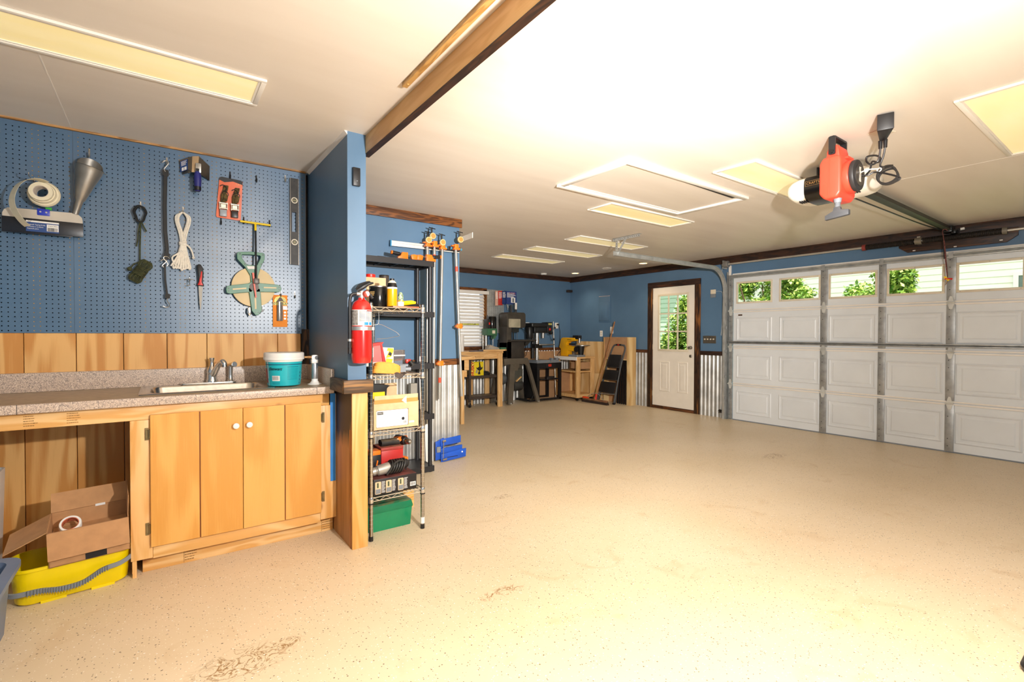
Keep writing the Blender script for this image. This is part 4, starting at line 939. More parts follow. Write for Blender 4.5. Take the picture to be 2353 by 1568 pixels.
# ---------------------------------------------------------------- chrome wire rack (seen from its end)
RX0, RX1, RY0, RY1 = 1.035, 1.378, 2.898, 3.80
wr_ = thing('wire_shelving_rack', 'chrome wire shelving rack beside the stub wall', 'shelf', (1.2, 3.35, 0))
RW = mat('chrome_wire', 'd8d0c2', .22, .85, var=.05)
def rack_post(x, y):
    p = MB().cyl((x, y, .03), (x, y, 1.455), .0127, n=18).build('post', mat('post_chrome', 'b4afa8', .12, 1, var=.04), wr_)
    m = MB()
    for i in range(54): m.lathe([(.0127, 0), (.0129, .0012), (.0127, .0024)], (x, y, .08+i*.0254), n=12)
    tag(m.build('post_groove', mat('groove_bright', 'd8d4cc', .3, .5), p), kind='stuff')
    MB().cyl((x, y, 0), (x, y, .03), .0135, n=14).build('foot', BLACK, p)
    MB().cyl((x, y, 1.455), (x, y, 1.462), .0128, .010, 14).build('cap', BLACK, p)
    return p
for x in (RX0, RX1):
    for y in (RY0, RY1): rack_post(x, y)
MB().cyl((RX1, RY0, .035), (RX1, RY0, .075), .0136, n=16).build('tape_band', WHITEP, wr_)
SHELVES = [1.432, 1.010, .664, .262]
for z in SHELVES:
    m = MB()
    for zz in (z, z-.022):
        m.tube([(RX0, RY0, zz), (RX1, RY0, zz)], .0028, 6); m.tube([(RX0, RY1, zz), (RX1, RY1, zz)], .0028, 6)
        m.tube([(RX0, RY0, zz), (RX0, RY1, zz)], .0028, 6); m.tube([(RX1, RY0, zz), (RX1, RY1, zz)], .0028, 6)
    def zig(a, b, n):
        a, b = Vector(a), Vector(b)
        return [a+(b-a)*(i/n)+Vector((0, 0, -.022 if i % 2 else 0)) for i in range(n+1)]
    m.tube(zig((RX0+.015, RY0, z), (RX1-.015, RY0, z), 8), .0022, 6); m.tube(zig((RX0+.015, RY1, z), (RX1-.015, RY1, z), 8), .0022, 6)
    m.tube(zig((RX0, RY0+.015, z), (RX0, RY1-.015, z), 22), .0022, 6); m.tube(zig((RX1, RY0+.015, z), (RX1, RY1-.015, z), 22), .0022, 6)
    for i in range(1, 13): x = RX0+(RX1-RX0)*i/13; m.tube([(x, RY0, z+.001), (x, RY1, z+.001)], .0018, 5)
    for i in range(1, 4): y = RY0+(RY1-RY0)*i/4; m.tube([(RX0, y, z-.003), (RX1, y, z-.003)], .0025, 5)
    s_ = m.build('shelf', RW, wr_)
    for x in (RX0, RX1):
        for y in (RY0, RY1):
            MB().lathe([(.0145, 0), (.0165, .004), (.0155, .036), (.014, .038)], (x, y, z-.03), n=14).build('collar', CHROME, s_)
            MB().cyl((x, y, z-.036), (x, y, z-.030), .0165, n=14).build('clip_ring', BLACK, s_)
Z1 = SHELVES[0]+.004
# top shelf
def can(x, y, z, r, h, name, label, body, lidm, prof=None, cat='can', band=None):
    t = thing(name, label, cat, (x, y, z))
    MB().lathe(prof or [(r*.97, 0), (r, .003), (r, h-.003), (r*.97, h)], (x, y, z), n=32).build('body', body, t)
    return t
t = can(1.174, 3.14, Z1, .060, .140, 'black_canister', 'glossy black canister on the top wire shelf behind the extinguisher', mat('gloss_black', '1c1a19', .18, .3, var=.04), None, cat='canister')
MB().lathe([(.060, .138), (.062, .140), (.062, .145), (.057, .147), (.056, .142)], (1.174, 3.14, Z1), n=32).build('rim', STEEL, t)
decal(lines(-.02, .08, .02, .11, 5)+lines(-.02, .025, .0, .04, 3), frame((1.174-.052, 3.14-.034, Z1), (.5, -.8, 0), (0, 0, 1)), mat('gold_ink', 'd8b070'), t, 'print')
t = thing('oil_bottle', 'bottle with a red screw cap behind a small cardboard box', 'bottle', (1.285, 3.60, Z1))
MB().lathe([(.05, 0), (.052, .01), (.052, .20), (.03, .235), (.022, .24), (.022, .25)], (1.285, 3.60, Z1), n=24).build('body', mat('cream_bottle', 'c8bca8', .4), t)
MB().lathe([(.034, 0), (.036, .004), (.036, .026), (.033, .03)], (1.285, 3.60, Z1+.25), n=24).build('cap', REDP, t)
t = thing('small_carton', 'small brown carton with a flap standing on the top wire shelf', 'box', (1.2, 3.42, Z1))
MB().box((1.10, 3.36, Z1), (1.31, 3.48, Z1+.225)).build('body', CARDLT, t, bevel=.001)
MB().box((1.10, 3.357, Z1+.11), (1.31, 3.36, Z1+.23)).build('flap', CARDLT, t)
t = can(1.352, 3.50, Z1, .036, .262, 'dark_tin', 'dark cylinder tin standing behind the spray foam can', mat('dark_tin_m', '3a322c', .4, var=.1), None, cat='tin')
MB().lathe([(.036, .262), (.037, .264), (.035, .268)], (1.352, 3.50, Z1), n=24).build('lid', BLACK, t)
t = thing('spray_foam_can', 'yellow and black spray can on the top wire shelf', 'spray can', (1.295, 3.06, Z1))
cx, cy = 1.23, 3.045
MB().lathe([(0.0316, 0.0000), (0.0332, 0.0023), (0.0332, 0.1270)], (cx, cy, Z1), n=32).build('yellow_sleeve', mat('can_yellow', 'e29c10', .3, var=.02), t)
MB().lathe([(0.0332, 0.1270), (0.0332, 0.1347), (0.0324, 0.1463), (0.0269, 0.1617), (0.0261, 0.1648)], (cx, cy, Z1), n=32).build('shoulder', mat('gloss_black', '1c1a19'), t)
MB().lathe([(0.0336, 0.1255), (0.0336, 0.1355), (0.0332, 0.1363)], (cx, cy, Z1), n=32).build('band', WHITEP, t)
MB().lathe([(0.0277, 0.1640), (0.0269, 0.1679), (0.0174, 0.1786), (0.0158, 0.1809)], (cx, cy, Z1), n=28).build('dome', CREAM, t)
MB().lathe([(0.0150, 0.1802), (0.0150, 0.1925), (0.0118, 0.1940)], (cx, cy, Z1), n=20).build('nozzle', BLACK, t)
t = thing('spice_bottle', 'small white jar with a green printed bottle on top of the wire shelf', 'jar', (1.30, 3.07, Z1))
MB().lathe([(0.0208, 0.0000), (0.0216, 0.0015), (0.0216, 0.0450), (0.0200, 0.0488)], (1.30, 3.07, Z1), n=24).build('jar', WHITEP, t)
MB().lathe([(0.0224, 0.0465), (0.0224, 0.0540), (0.0160, 0.0555)], (1.30, 3.07, Z1), n=24).build('lid', mat('can_yellow', 'e29c10'), t)
MB().lathe([(0.0168, 0.0555), (0.0176, 0.0585), (0.0176, 0.0900), (0.0104, 0.1035), (0.0096, 0.1087)], (1.30, 3.07, Z1), n=24).build('bottle', mat('green_print', '9ab08a', .4, var=.5, vs=90), t)
t = thing('utility_knife', 'yellow and black hand tool on the top wire shelf corner', 'hand tool', (1.40, 3.13, Z1))
MB().tube([(1.372, 3.19, Z1+.045), (1.42, 3.16, Z1+.05), (1.44, 3.145, Z1+.042)], .016, 10).build('yellow_grip', YELLOW, t)
MB().tube([(1.36, 3.2, Z1+.014), (1.40, 3.15, Z1+.02), (1.45, 3.11, Z1+.03), (1.455, 3.10, Z1+.014)], [.014, .014, .012, .008], 10, smooth=3).build('black_grip', BLACK, t)
tag(MB().box((1.19, 2.93, Z1), (1.37, 3.2, Z1+.010)).build('wood_offcut', wood('red_brown_board', '8a4a2c', 'b0663e', 'X', .08), bevel=.001), 'thin red brown board lying on the top wire shelf', 'board')
# wire coat hanger
t = thing('coat_hanger', 'bent wire coat hanger hanging from the top wire shelf', 'hanger', (1.13, 2.93, 1.2))
def RP(x, z, y=2.93): return (x, y, z)
MB().tube([RP(1.082, 1.408), RP(1.088, 1.415), RP(1.096, 1.405), RP(1.098, 1.365), RP(1.095, 1.335), RP(1.086, 1.325), RP(1.05, 1.322)], .0016, 6, smooth=3).tube([RP(1.095, 1.336), RP(1.104, 1.325), RP(1.122, 1.323), RP(1.205, 1.283), RP(1.228, 1.265), RP(1.232, 1.256), RP(1.215, 1.252), RP(1.15, 1.24), RP(1.085, 1.236)], .0016, 6, smooth=3).build('wire', STEEL, t)
# second shelf
Z2 = SHELVES[1]+.004
t = thing('red_display_box', 'red and grey product box with a folded red edge on the second wire shelf', 'box', (1.12, 3.05, Z2))
MB().prism([(1.055, Z2), (1.175, Z2), (1.147, Z2+.185), (1.055, Z2+.175)], 'Y', 3.03, 3.10).build('body', mat('pale_red_print', 'd8605c', .45, var=.03), t)
MB().prism([(1.054, Z2), (1.1755, Z2), (1.165, Z2+.075), (1.054, Z2+.07)], 'Y', 3.029, 3.101).build('grey_base', mat('print_grey', 'b8bcb6', .5), t)
MB().prism([(1.05, Z2+.17), (1.15, Z2+.182), (1.165, Z2+.20), (1.155, Z2+.20), (1.05, Z2+.186)], 'Y', 3.022, 3.102).build('red_lip', REDP, t)
MB().prism([(1.165, Z2+.012), (1.195, Z2+.002), (1.155, Z2+.182), (1.145, Z2+.182)], 'Y', 3.022, 3.032).build('red_edge', mat('deep_red', 'b01c18', .4), t)
decal([(-.02, -.03, .014, .03)], FY(1.085, 3.0285, Z2+.135), WHITEP, t, 'white_tag')
text('EGR', .016, frame((1.085, 3.0278, Z2+.135), (0, 0, 1), (-1, 0, 0)), INK, t)
t = thing('glove_package', 'white and yellow packet of work gloves on the second wire shelf', 'packet', (1.22, 3.12, Z2))
MB().prism([(1.17, Z2+.005), (1.27, Z2+.005), (1.272, Z2+.16), (1.18, Z2+.165)], 'Y', 3.12, 3.15).build('card', mat('packet_cream', 'e2d8c0', .5), t)
MB().prism([(1.225, Z2+.14), (1.265, Z2+.145), (1.268, Z2+.155), (1.23, Z2+.16)], 'Y', 3.112, 3.12).prism([(1.218, Z2+.095), (1.25, Z2+.10), (1.268, Z2+.145), (1.24, Z2+.14)], 'Y', 3.11, 3.12).prism([(1.215, Z2+.06), (1.258, Z2+.065), (1.262, Z2+.085), (1.22, Z2+.09)], 'Y', 3.112, 3.12).build('yellow_print', YELLOW, t)
MB().prism([(1.228, Z2+.115), (1.25, Z2+.105), (1.255, Z2+.125), (1.24, Z2+.135)], 'Y', 3.1085, 3.12).prism([(1.23, Z2+.02), (1.262, Z2+.01), (1.262, Z2+.05), (1.23, Z2+.052)], 'Y', 3.111, 3.12).build('black_print', INK, t)
t = thing('clear_plastic_box', 'clear plastic organiser box with red bits on the second wire shelf', 'box', (1.31, 3.14, Z2))
CLR = mat('clear_plastic', 'efe6e2', .05, trans=.92, var=0)
MB().box((1.27, 3.11, Z2+.0), (1.348, 3.18, Z2+.145)).build('shell', CLR, t, bevel=.002)
MB().box((1.268, 3.108, Z2+.104), (1.35, 3.182, Z2+.112)).build('divider', mat('clear_edge', 'd8ccc4', .2), t)
MB().box((1.275, 3.12, Z2+.003), (1.343, 3.17, Z2+.04)).build('red_bits', mat('salmon_bits', 'd8746a', .5, var=.2, vs=60), t)
t = thing('orange_webbing_coil', 'folded coil of orange webbing strap on the second wire shelf', 'strap', (1.16, 2.94, Z2))
WEB = mat('orange_webbing', 'f09a3c', .7, var=.04, vs=50)
for i, (dz, dx) in enumerate(((.02, 0), (.038, .004), (.058, .012))):
    MB().strip(catmull([Vector((1.068+dx, 2.96, Z2+dz)), Vector((1.075+dx, 2.93, Z2+dz+.004)), Vector((1.13, 2.918, Z2+dz)), Vector((1.20, 2.918, Z2+dz-.006)), Vector((1.235, 2.93, Z2+dz*.6)), Vector((1.238, 2.955, Z2+dz*.6)), Vector((1.2, 2.975, Z2+dz)), Vector((1.12, 2.98, Z2+dz+.006)), Vector((1.075+dx, 2.968, Z2+dz))], 4), .026, .004, (.1, 0, 1)).build('loop', WEB, t, bevel=.0008, seg=1)
t = thing('caulk_tool', 'dark metal hand tool with red trigger on the second wire shelf', 'hand tool', (1.30, 3.0, Z2))
MB().cyl((1.19, 3.05, Z2+.045), (1.33, 3.02, Z2+.045), .010, n=12).cyl((1.22, 3.02, Z2+.022), (1.34, 3.0, Z2+.022), .013, n=12).box((1.26, 2.985, Z2+.005), (1.30, 3.01, Z2+.05)).build('barrel', GREYP, t)
MB().cyl((1.345, 3.02, Z2+.07), (1.36, 3.005, Z2+.045), .018, n=14).build('head', BLKSTEEL, t)
MB().box((1.325, 3.03, Z2+.058), (1.358, 3.06, Z2+.085)).build('trigger', REDP, t, bevel=.004)
t = thing('folded_rag', 'dark grey rag hanging over the front of the second wire shelf', 'rag', (1.22, 2.9, Z2-.04))
vs = []; fs = []
for i in range(9):
    for j in range(7):
        u_, v_ = i/8, j/6; x = 1.195+u_*.075-v_*.01; y = 2.895+.045*(1-min(1, v_*2)) - (.012 if v_ > .4 else 0)+.006*math.sin(u_*9+v_*3); z = Z2+.006+.006*math.sin(u_*7)-(max(0, v_-.4)*(.06*math.sin(math.pi*min(1, u_+.15))))
        vs.append((x, y, z))
for i in range(8):
    for j in range(6): fs.append((i*7+j, i*7+j+7, i*7+j+8, i*7+j+1))
MB().add(vs, fs).add([(a, b+.002, c-.002) for a, b, c in vs], [tuple(reversed(f)) for f in fs]).build('cloth', mat('grey_cloth', '4a403a', .9, var=.15), t, smooth=80)
t = thing('cut_rope_coil', 'coil of braided black rope behind the orange strap', 'rope', (1.07, 3.02, Z2))
m = MB()
for i in range(3): m.tube([(1.072+.03*math.cos(a), 3.0+.03*math.sin(a), Z2+.012+.014*i) for a in [2*math.pi*k/16 for k in range(16)]], .008, 7, True)
m.build('coil', BCORD, t)
# third shelf: carton with printed label
Z3 = SHELVES[2]+.004
t = thing('printed_carton', 'large open carton with a white printed label on the third wire shelf', 'box', (1.2, 3.0, Z3))
MB().box((1.062, 2.912, Z3), (1.352, 2.916, Z3+.215)).build('front_wall', CARDLT, t)
MB().box((1.062, 3.26, Z3), (1.352, 3.264, Z3+.255)).build('back_wall', CARDLT, t); MB().box((1.058, 2.912, Z3), (1.062, 3.264, Z3+.17)).build('left_wall', CARDLT, t); MB().box((1.352, 2.912, Z3), (1.356, 3.264, Z3+.17)).build('right_wall', CARDLT, t)
MB().box((1.062, 2.912, Z3), (1.352, 3.264, Z3+.004)).build('bottom', CARDLT, t)
MB().box((1.062, 2.9112, Z3+.165), (1.352, 2.912, Z3+.19)).build('packing_tape', mat('tan_tape', 'c08a4a', .3), t)
MB().prism([(1.240, Z3+.178), (1.272, Z3+.205), (1.272, Z3+.155)], 'Y', 2.9102, 2.9112).build('torn_label', WHITEP, t)
lbx = MB().rbox((1.075, 2.9105, Z3+.02), (1.282, 2.912, Z3+.122), .005, 2, 'Y').build('label_sheet', WHITEP, t)
decal([(1.075, Z3+.118, 1.285, Z3+.1235), (1.075, Z3+.0185, 1.285, Z3+.0215), (1.282, Z3+.02, 1.2855, Z3+.123)], FY(0, 2.9118, 0), INK, lbx, 'label_border')
decal(lines(1.09, Z3+.035, 1.19, Z3+.095, 8, .25)+lines(1.20, Z3+.035, 1.24, Z3+.11, 8, .25), FY(0, 2.9104, 0), mat('grey_print', 'a8a6a4', .6), lbx, 'small_print')
decal(barcode(1.245, Z3+.032, 1.272, Z3+.047, 9)+[(1.08, Z3+.098, 1.118, Z3+.115)], FY(0, 2.9104, 0), mat('dark_grey_print', '3a3836', .6), lbx, 'dark_print')
MB().lathe([(.006, 0), (.010, 0), (.010, .0008), (.006, .0008)], (1.249, 2.9105, Z3+.062), (0, -1, 0), 18).build('round_mark', INK, lbx)
text('DEWALT', .008, FY(1.099, 2.9098, Z3+.1065), INKW, lbx)
decal([(1.29, Z3+.03, 1.325, Z3+.042)], FY(0, 2.9118, 0), WHITEP, t, 'sticker')
t = thing('black_pouch', 'black zip pouch sticking out of the printed carton', 'pouch', (1.12, 3.05, Z3+.2))
MB().prism([(1.075, Z3+.19), (1.19, Z3+.19), (1.195, Z3+.245), (1.215, Z3+.262), (1.16, Z3+.272), (1.07, Z3+.282)], 'Y', 3.04, 3.09).build('body', mat('black_nylon', '1c1c1b', .7, var=.1), t, bevel=.004)
MB().box((1.075, 3.03, Z3+.18), (1.175, 3.04, Z3+.225)).build('yellow_trim', YELLOW, t)
tag(MB().prism([(1.068, Z3+.2), (1.088, Z3+.2), (1.096, Z3+.315), (1.125, Z3+.32), (1.115, Z3+.36), (1.07, Z3+.34)], 'Y', 3.12, 3.135).build('white_scraper', mat('warm_white', 'e8d8c8', .5)), 'white plastic scraper standing behind the black pouch', 'scraper')
# fourth shelf: power tools and black box
Z4 = SHELVES[3]+.004
t = thing('tool_accessory_box', 'long black printed box with pictures of attachments on the lowest wire shelf', 'box', (1.21, 3.0, Z4))
MB().box((1.058, 2.912, Z4), (1.342, 3.24, Z4+.10)).build('body', mat('black_box_print', '231f20', .4, var=.05), t, bevel=.001)
MB().box((1.0585, 2.9125, Z4+.1), (1.3415, 3.2395, Z4+.1012)).build('top_print', mat('dusty_red_top', '6a3a34', .6, var=.35, vs=12), t)
for x in (1.066, 1.135, 1.215):
    MB().rbox((x, 2.9107, Z4+.008), (x+.038, 2.912, Z4+.085), .006, 3, 'Y').build('picture_panel', mat('picture_cream', 'd8c09a', .5, var=.05), t)
    decal([(x+.003, Z4+.012, x+.035, Z4+.04)], FY(0, 2.9107, 0), GREYP, t, 'picture_lower'); decal([(x+.012, Z4+.048, x+.022, Z4+.078)], frame((x*0, 2.9106, 0), (1, 0, 0), (0, 0, 1)), mat('dark_green_pic', '3a4a34', .5), t, 'attachment_picture')
    decal(lines(x+.042, Z4+.012, x+.066, Z4+.085, 10, .4), FY(0, 2.9115, 0), INKW, t, 'small_print')
decal([(1.297, Z4+.022, 1.335, Z4+.048)], FY(0, 2.9113, 0), WHITEP, t, 'barcode_panel'); decal(barcode(1.300, Z4+.026, 1.330, Z4+.045), FY(0, 2.9106, 0), INK, t, 'barcode')
t = thing('corded_grinder', 'grey corded power tool with its black cord wound around it', 'power tool', (1.2, 2.97, Z4+.1))
GX = Z4+.135
MB().lathe([(.024, 0), (.026, .01), (.026, .035), (.032, .04), (.035, .10), (.033, .12)], (1.06, 2.965, GX), (1, 0, .12), 20).build('gear_case', mat('cast_grey', 'a8a49c', .4, .5, var=.1), t)
MB().lathe([(.032, 0), (.034, .02), (.032, .10), (.026, .13), (.015, .14)], (1.17, 2.965, GX+.014), (1, 0, .1), 20).build('motor_body', BLACK, t)
MB().lathe([(.020, 0), (.025, .003), (.025, .04), (.028, .045)], (1.045, 2.965, GX-.002), (1, 0, .1), 18).build('chuck', mat('bronze_dirty', '7a6248', .4, .7, var=.2), t)
m = MB()
for i in range(6): 
    x = 1.165+.017*i
    m.tube([(x+.018*math.sin(a)+.01, 2.965+.044*math.cos(a), GX+.016+.042*math.sin(a)) for a in [2*math.pi*k/16 for k in range(16)]], .0055, 7, True)
m.tube([(1.15, 2.93, GX-.02), (1.20, 2.918, GX+.05), (1.25, 2.93, GX+.055), (1.285, 2.95, GX+.02), (1.288, 2.96, GX-.015)], .006, 7, smooth=4)
m.build('power_cord', mat('cord_black', '2a2927', .5, var=.1), t)
t = thing('red_metal_case', 'red metal case with dusty lid standing on the black printed box', 'case', (1.22, 3.2, Z4))
MB().box((1.160, 3.055, Z4+.102), (1.312, 3.20, Z4+.235)).build('body', mat('red_case', 'b82a26', .4, var=.06), t, bevel=.004)
MB().box((1.158, 3.053, Z4+.235), (1.314, 3.202, Z4+.256)).build('lid', mat('red_case_dusty', 'a03a30', .6, var=.1, dust='8a7458', dustamt=.8), t, bevel=.004)
def drill(px, py, pz, name, label, rzdeg, flip=1):
    d = thing(name, label, 'power tool', (px, py, pz)); d.rotation_euler = (0, 0, R(rzdeg))
    MB().lathe([(.026, -.06), (.030, -.05), (.031, .03), (.026, .05), (.020, .055)], (0, 0, .175), (1, 0, 0), 18).build('motor_housing', BLACK, d, local=True)
    MB().lathe([(.018, .055), (.020, .06), (.018, .09), (.012, .1), (.005, .105)], (0, 0, .175), (1, 0, 0), 16).build('chuck', STEEL, d, local=True)
    MB().prism([(-.045, .16), (-.005, .16), (-.012, .06), (-.05, .06)], 'Y', -.017, .017).build('grip', BLACK, d, local=True, bevel=.006)
    MB().prism([(-.06, .19), (.02, .205), (.03, .19), (-.02, .165)], 'Y', -.0315, .0315).build('orange_shell', ORANGE, d, local=True, bevel=.004)
    MB().box((-.075, -.032, 0), (.03, .032, .055)).build('battery', BLACK, d, local=True, bevel=.005)
    MB().box((-.076, -.033, .04), (.031, .033, .058)).build('battery_rail', ORANGE, d, local=True, bevel=.003)
    MB().box((-.012, -.008, .11), (.004, .008, .14)).build('trigger', REDP, d, local=True)
    return d
d = drill(1.332, 3.13, Z4+.102, 'cordless_drill', 'orange and black cordless drill right of the red metal case', -78)
d = thing('tool_battery', 'black and orange tool battery standing left of the red metal case', 'battery', (1.10, 3.03, Z4+.1))
MB().box((1.072, 3.03, Z4+.102), (1.150, 3.11, Z4+.225)).build('pack', BLACK, d, bevel=.006); MB().box((1.072, 3.028, Z4+.222), (1.147, 3.112, Z4+.25)).build('top_plate', ORANGE, d, bevel=.003)
MB().prism([(1.112, Z4+.14), (1.118, Z4+.14), (1.130, Z4+.185), (1.122, Z4+.19)], 'Y', 3.0265, 3.031).build('orange_stripe', ORANGE, d)
d = thing('black_sander', 'dusty black sander lying on the red metal case', 'power tool', (1.25, 3.22, Z4+.176))
MB().rbox((1.175, 3.08, Z4+.2565), (1.30, 3.15, Z4+.298), .022, 4, 'X').build('body', mat('dusty_black', '2a2622', .7, var=.2, dust='7a6a52', dustamt=.7), d, bevel=.004)
MB().cyl((1.29, 3.11, Z4+.292), (1.305, 3.10, Z4+.272), .022, n=14).build('knob', ORANGE, d)
# floor items under the rack
t = thing('green_storage_box', 'translucent green plastic box with a dusty lid on the floor under the wire rack', 'box', (1.23, 3.1, 0))
GBX = mat('green_plastic_box', '0c8a5c', .25, var=.06, vs=5, coat=.3)
m = MB(); loft(m, [rrect(1.205, 3.12, .285, .215, .012, 0, 0), rrect(1.205, 3.12, .305, .232, .014, .12, 0)]); m.build('base', GBX, t)
m = MB(); loft(m, [rrect(1.205, 3.12, .312, .238, .016, .12, 0), rrect(1.205, 3.12, .316, .242, .018, .128, 0), rrect(1.205, 3.12, .300, .226, .02, .162, 0), rrect(1.205, 3.12, .284, .21, .02, .168, 0)]); m.build('lid', mat('green_lid_dusty', '0c7a50', .4, var=.06, dust='8a8058', dustamt=.85), t)
tag(MB().box((1.33, 3.30, 0), (1.50, 3.42, .115)).build('wood_block', wood('pale_block', 'd89a4a', 'efc07a', 'X', .08), bevel=.002), 'pale wooden block on the floor behind the green box', 'block')
t = thing('green_bin', 'dark green bin behind the green storage box', 'bin', (1.2, 3.4, 0))
m = MB(); loft(m, [rrect(1.19, 3.5, .26, .28, .02, 0, 0), rrect(1.19, 3.5, .29, .30, .02, .2, 0), rrect(1.19, 3.5, .27, .28, .02, .2, 0), rrect(1.19, 3.5, .25, .26, .02, .02, 0)]); m.build('shell', mat('dark_green_bin', '1d4a30', .5), t)
# ---------------------------------------------------------------- black plastic shelving against the corrugated wall
bs = thing('plastic_shelving_unit', 'black plastic shelving unit against the corrugated wall', 'shelf', (1.57, 4.2, 0))
BSH = mat('shelf_black_plastic', '262527', .4, var=.06)
BX0, BX1, BY0, BY1 = 1.12, 2.035, 4.03, 4.36
for (x, y) in ((BX0+.03, BY0+.03), (BX1-.03, BY0+.03), (BX0+.03, BY1-.03), (BX1-.03, BY1-.03)):
    MB().cyl((x, y, .0), (x, y, 1.90), .0195, n=18).build('post', BSH, bs)
for z in (1.880, 1.418, .950, .487, .007):
    m = MB()
    m.box((BX0, BY0, z), (BX1, BY0+.012, z+.05)).box((BX0, BY1-.012, z), (BX1, BY1, z+.05)).box((BX0, BY0+.012, z), (BX0+.012, BY1-.012, z+.05)).box((BX1-.012, BY0+.012, z), (BX1, BY1-.012, z+.05))
    m.box((BX0+.012, BY0+.012, z+.040), (BX1-.012, BY1-.012, z+.046))
    for i in range(1, 6): m.box((BX0+i*.1525-.003, BY0+.012, z+.012), (BX0+i*.1525+.003, BY1-.012, z+.04))
    for i in range(1, 3): m.box((BX0+.012, BY0+i*.11-.003, z+.012), (BX1-.012, BY0+i*.11+.003, z+.04))
    m.build('shelf', BSH, bs)
# bar clamps lying on the top shelf
def f_clamp(loc, rz, label, name='bar_clamp'):
    t = thing(name, label, 'clamp', loc); t.rotation_euler = (0, 0, rz)
    MB().lathe([(.014, 0), (.017, .004), (.0165, .012), (.0175, .02), (.0165, .03), (.0175, .04), (.0165, .05), (.0175, .06), (.0165, .07), (.012, .078)], (-.235, 0, .052), (1, 0, -.12), 16).build('grip', BLACK, t, local=True)
    MB().lathe([(.013, -.012), (.016, -.010), (.016, .002)], (-.235, 0, .052), (1, 0, -.12), 16).build('grip_cap', ORANGE, t, local=True)
    MB().cyl((-.16, 0, .044), (-.04, 0, .035), .006, n=10).build('screw', STEEL, t, local=True)
    MB().prism([(-.185, 0), (-.09, 0), (-.09, .062), (-.145, .062), (-.16, .03), (-.185, .02)], 'Y', -.018, .018).build('jaw', ORANGE, t, local=True, bevel=.003)
    MB().prism([(-.05, .004), (.0, .004), (.0, .048), (-.03, .052), (-.06, .045)], 'Y', -.016, .016).build('swivel_pad', ORANGE, t, local=True, bevel=.003)
    MB().box((-.15, -.006, -.006), (.10, .006, 0)).build('bar', STEEL, t, local=True)
    return t
f_clamp((1.905, 4.13, 1.940), 0, 'orange bar clamp with black grip on the left of the top shelf')
f_clamp((1.902, 4.12, 1.940), R(180), 'orange bar clamp with black grip on the right of the top shelf')
t = thing('paint_brush', 'dark brush lying on the left of the top black shelf', 'brush', (1.6, 4.15, 1.928))
MB().rbox((1.53, 4.10, 1.9285), (1.60, 4.16, 1.945), .006, 3, 'X').build('handle', BLACK, t); MB().rbox((1.60, 4.11, 1.9285), (1.66, 4.15, 1.942), .006, 3, 'X').build('bristles', mat('brush_dark', '3a3430', .9), t)
for i, x in enumerate((1.88, 1.97, 2.0)):
    tag(MB().box((x-.05, 4.06+.012*i, 1.928), (x+.03, 4.07+.012*i, 1.935)).build('drill_bit_strip', STEEL if i != 1 else BLKSTEEL), ('bright steel strip under the bar clamps', 'dark steel strip near the shelf end', 'short steel strip at the shelf corner')[i], 'steel strip')
# ---------------------------------------------------------------- pipe clamps, straightedge rack
t = thing('straightedge_guide', 'white aluminium straightedge guide with blue ends along the shelving wall', 'straightedge', (2.1, 4.36, 2.09))
MB().prism([(1.745, 2.138), (1.745, 2.088), (2.47, 2.092), (2.47, 2.142)], 'Y', 4.335, 4.349).build('rail', mat('white_anodised', 'e4e0da', .35, .2), t, bevel=.002)
MB().prism([(1.745, 2.118), (1.745, 2.116), (2.47, 2.12), (2.47, 2.122)], 'Y', 4.3335, 4.335).build('rail_groove', GREYP, t)
MB().box((1.737, 4.333, 2.085), (1.748, 4.351, 2.141)).build('end_cap', mat('teal_cap', '2a8ab8', .4), t)
t = thing('clamp_holder_rack', 'blue and black tool holder strip on the shelving wall', 'tool rack', (2.27, 4.37, 2.11))
MB().box((2.07, 4.30, 2.112), (2.48, 4.334, 2.132)).build('strip', mat('teal_rack', '3f8fb5', .4), t)
for i in range(7): MB().rbox((2.085+i*.057, 4.285, 2.108), (2.115+i*.057, 4.334, 2.136), .004, 2, 'Z').build('spring_clip', BLACK, t)
MB().box((2.08, 4.334, 2.10), (2.47, 4.386, 2.125)).build('standoff', BLACK, t)
GALVP = mat('steel_pipe', 'c0bbb0', .3, .7, var=.05)
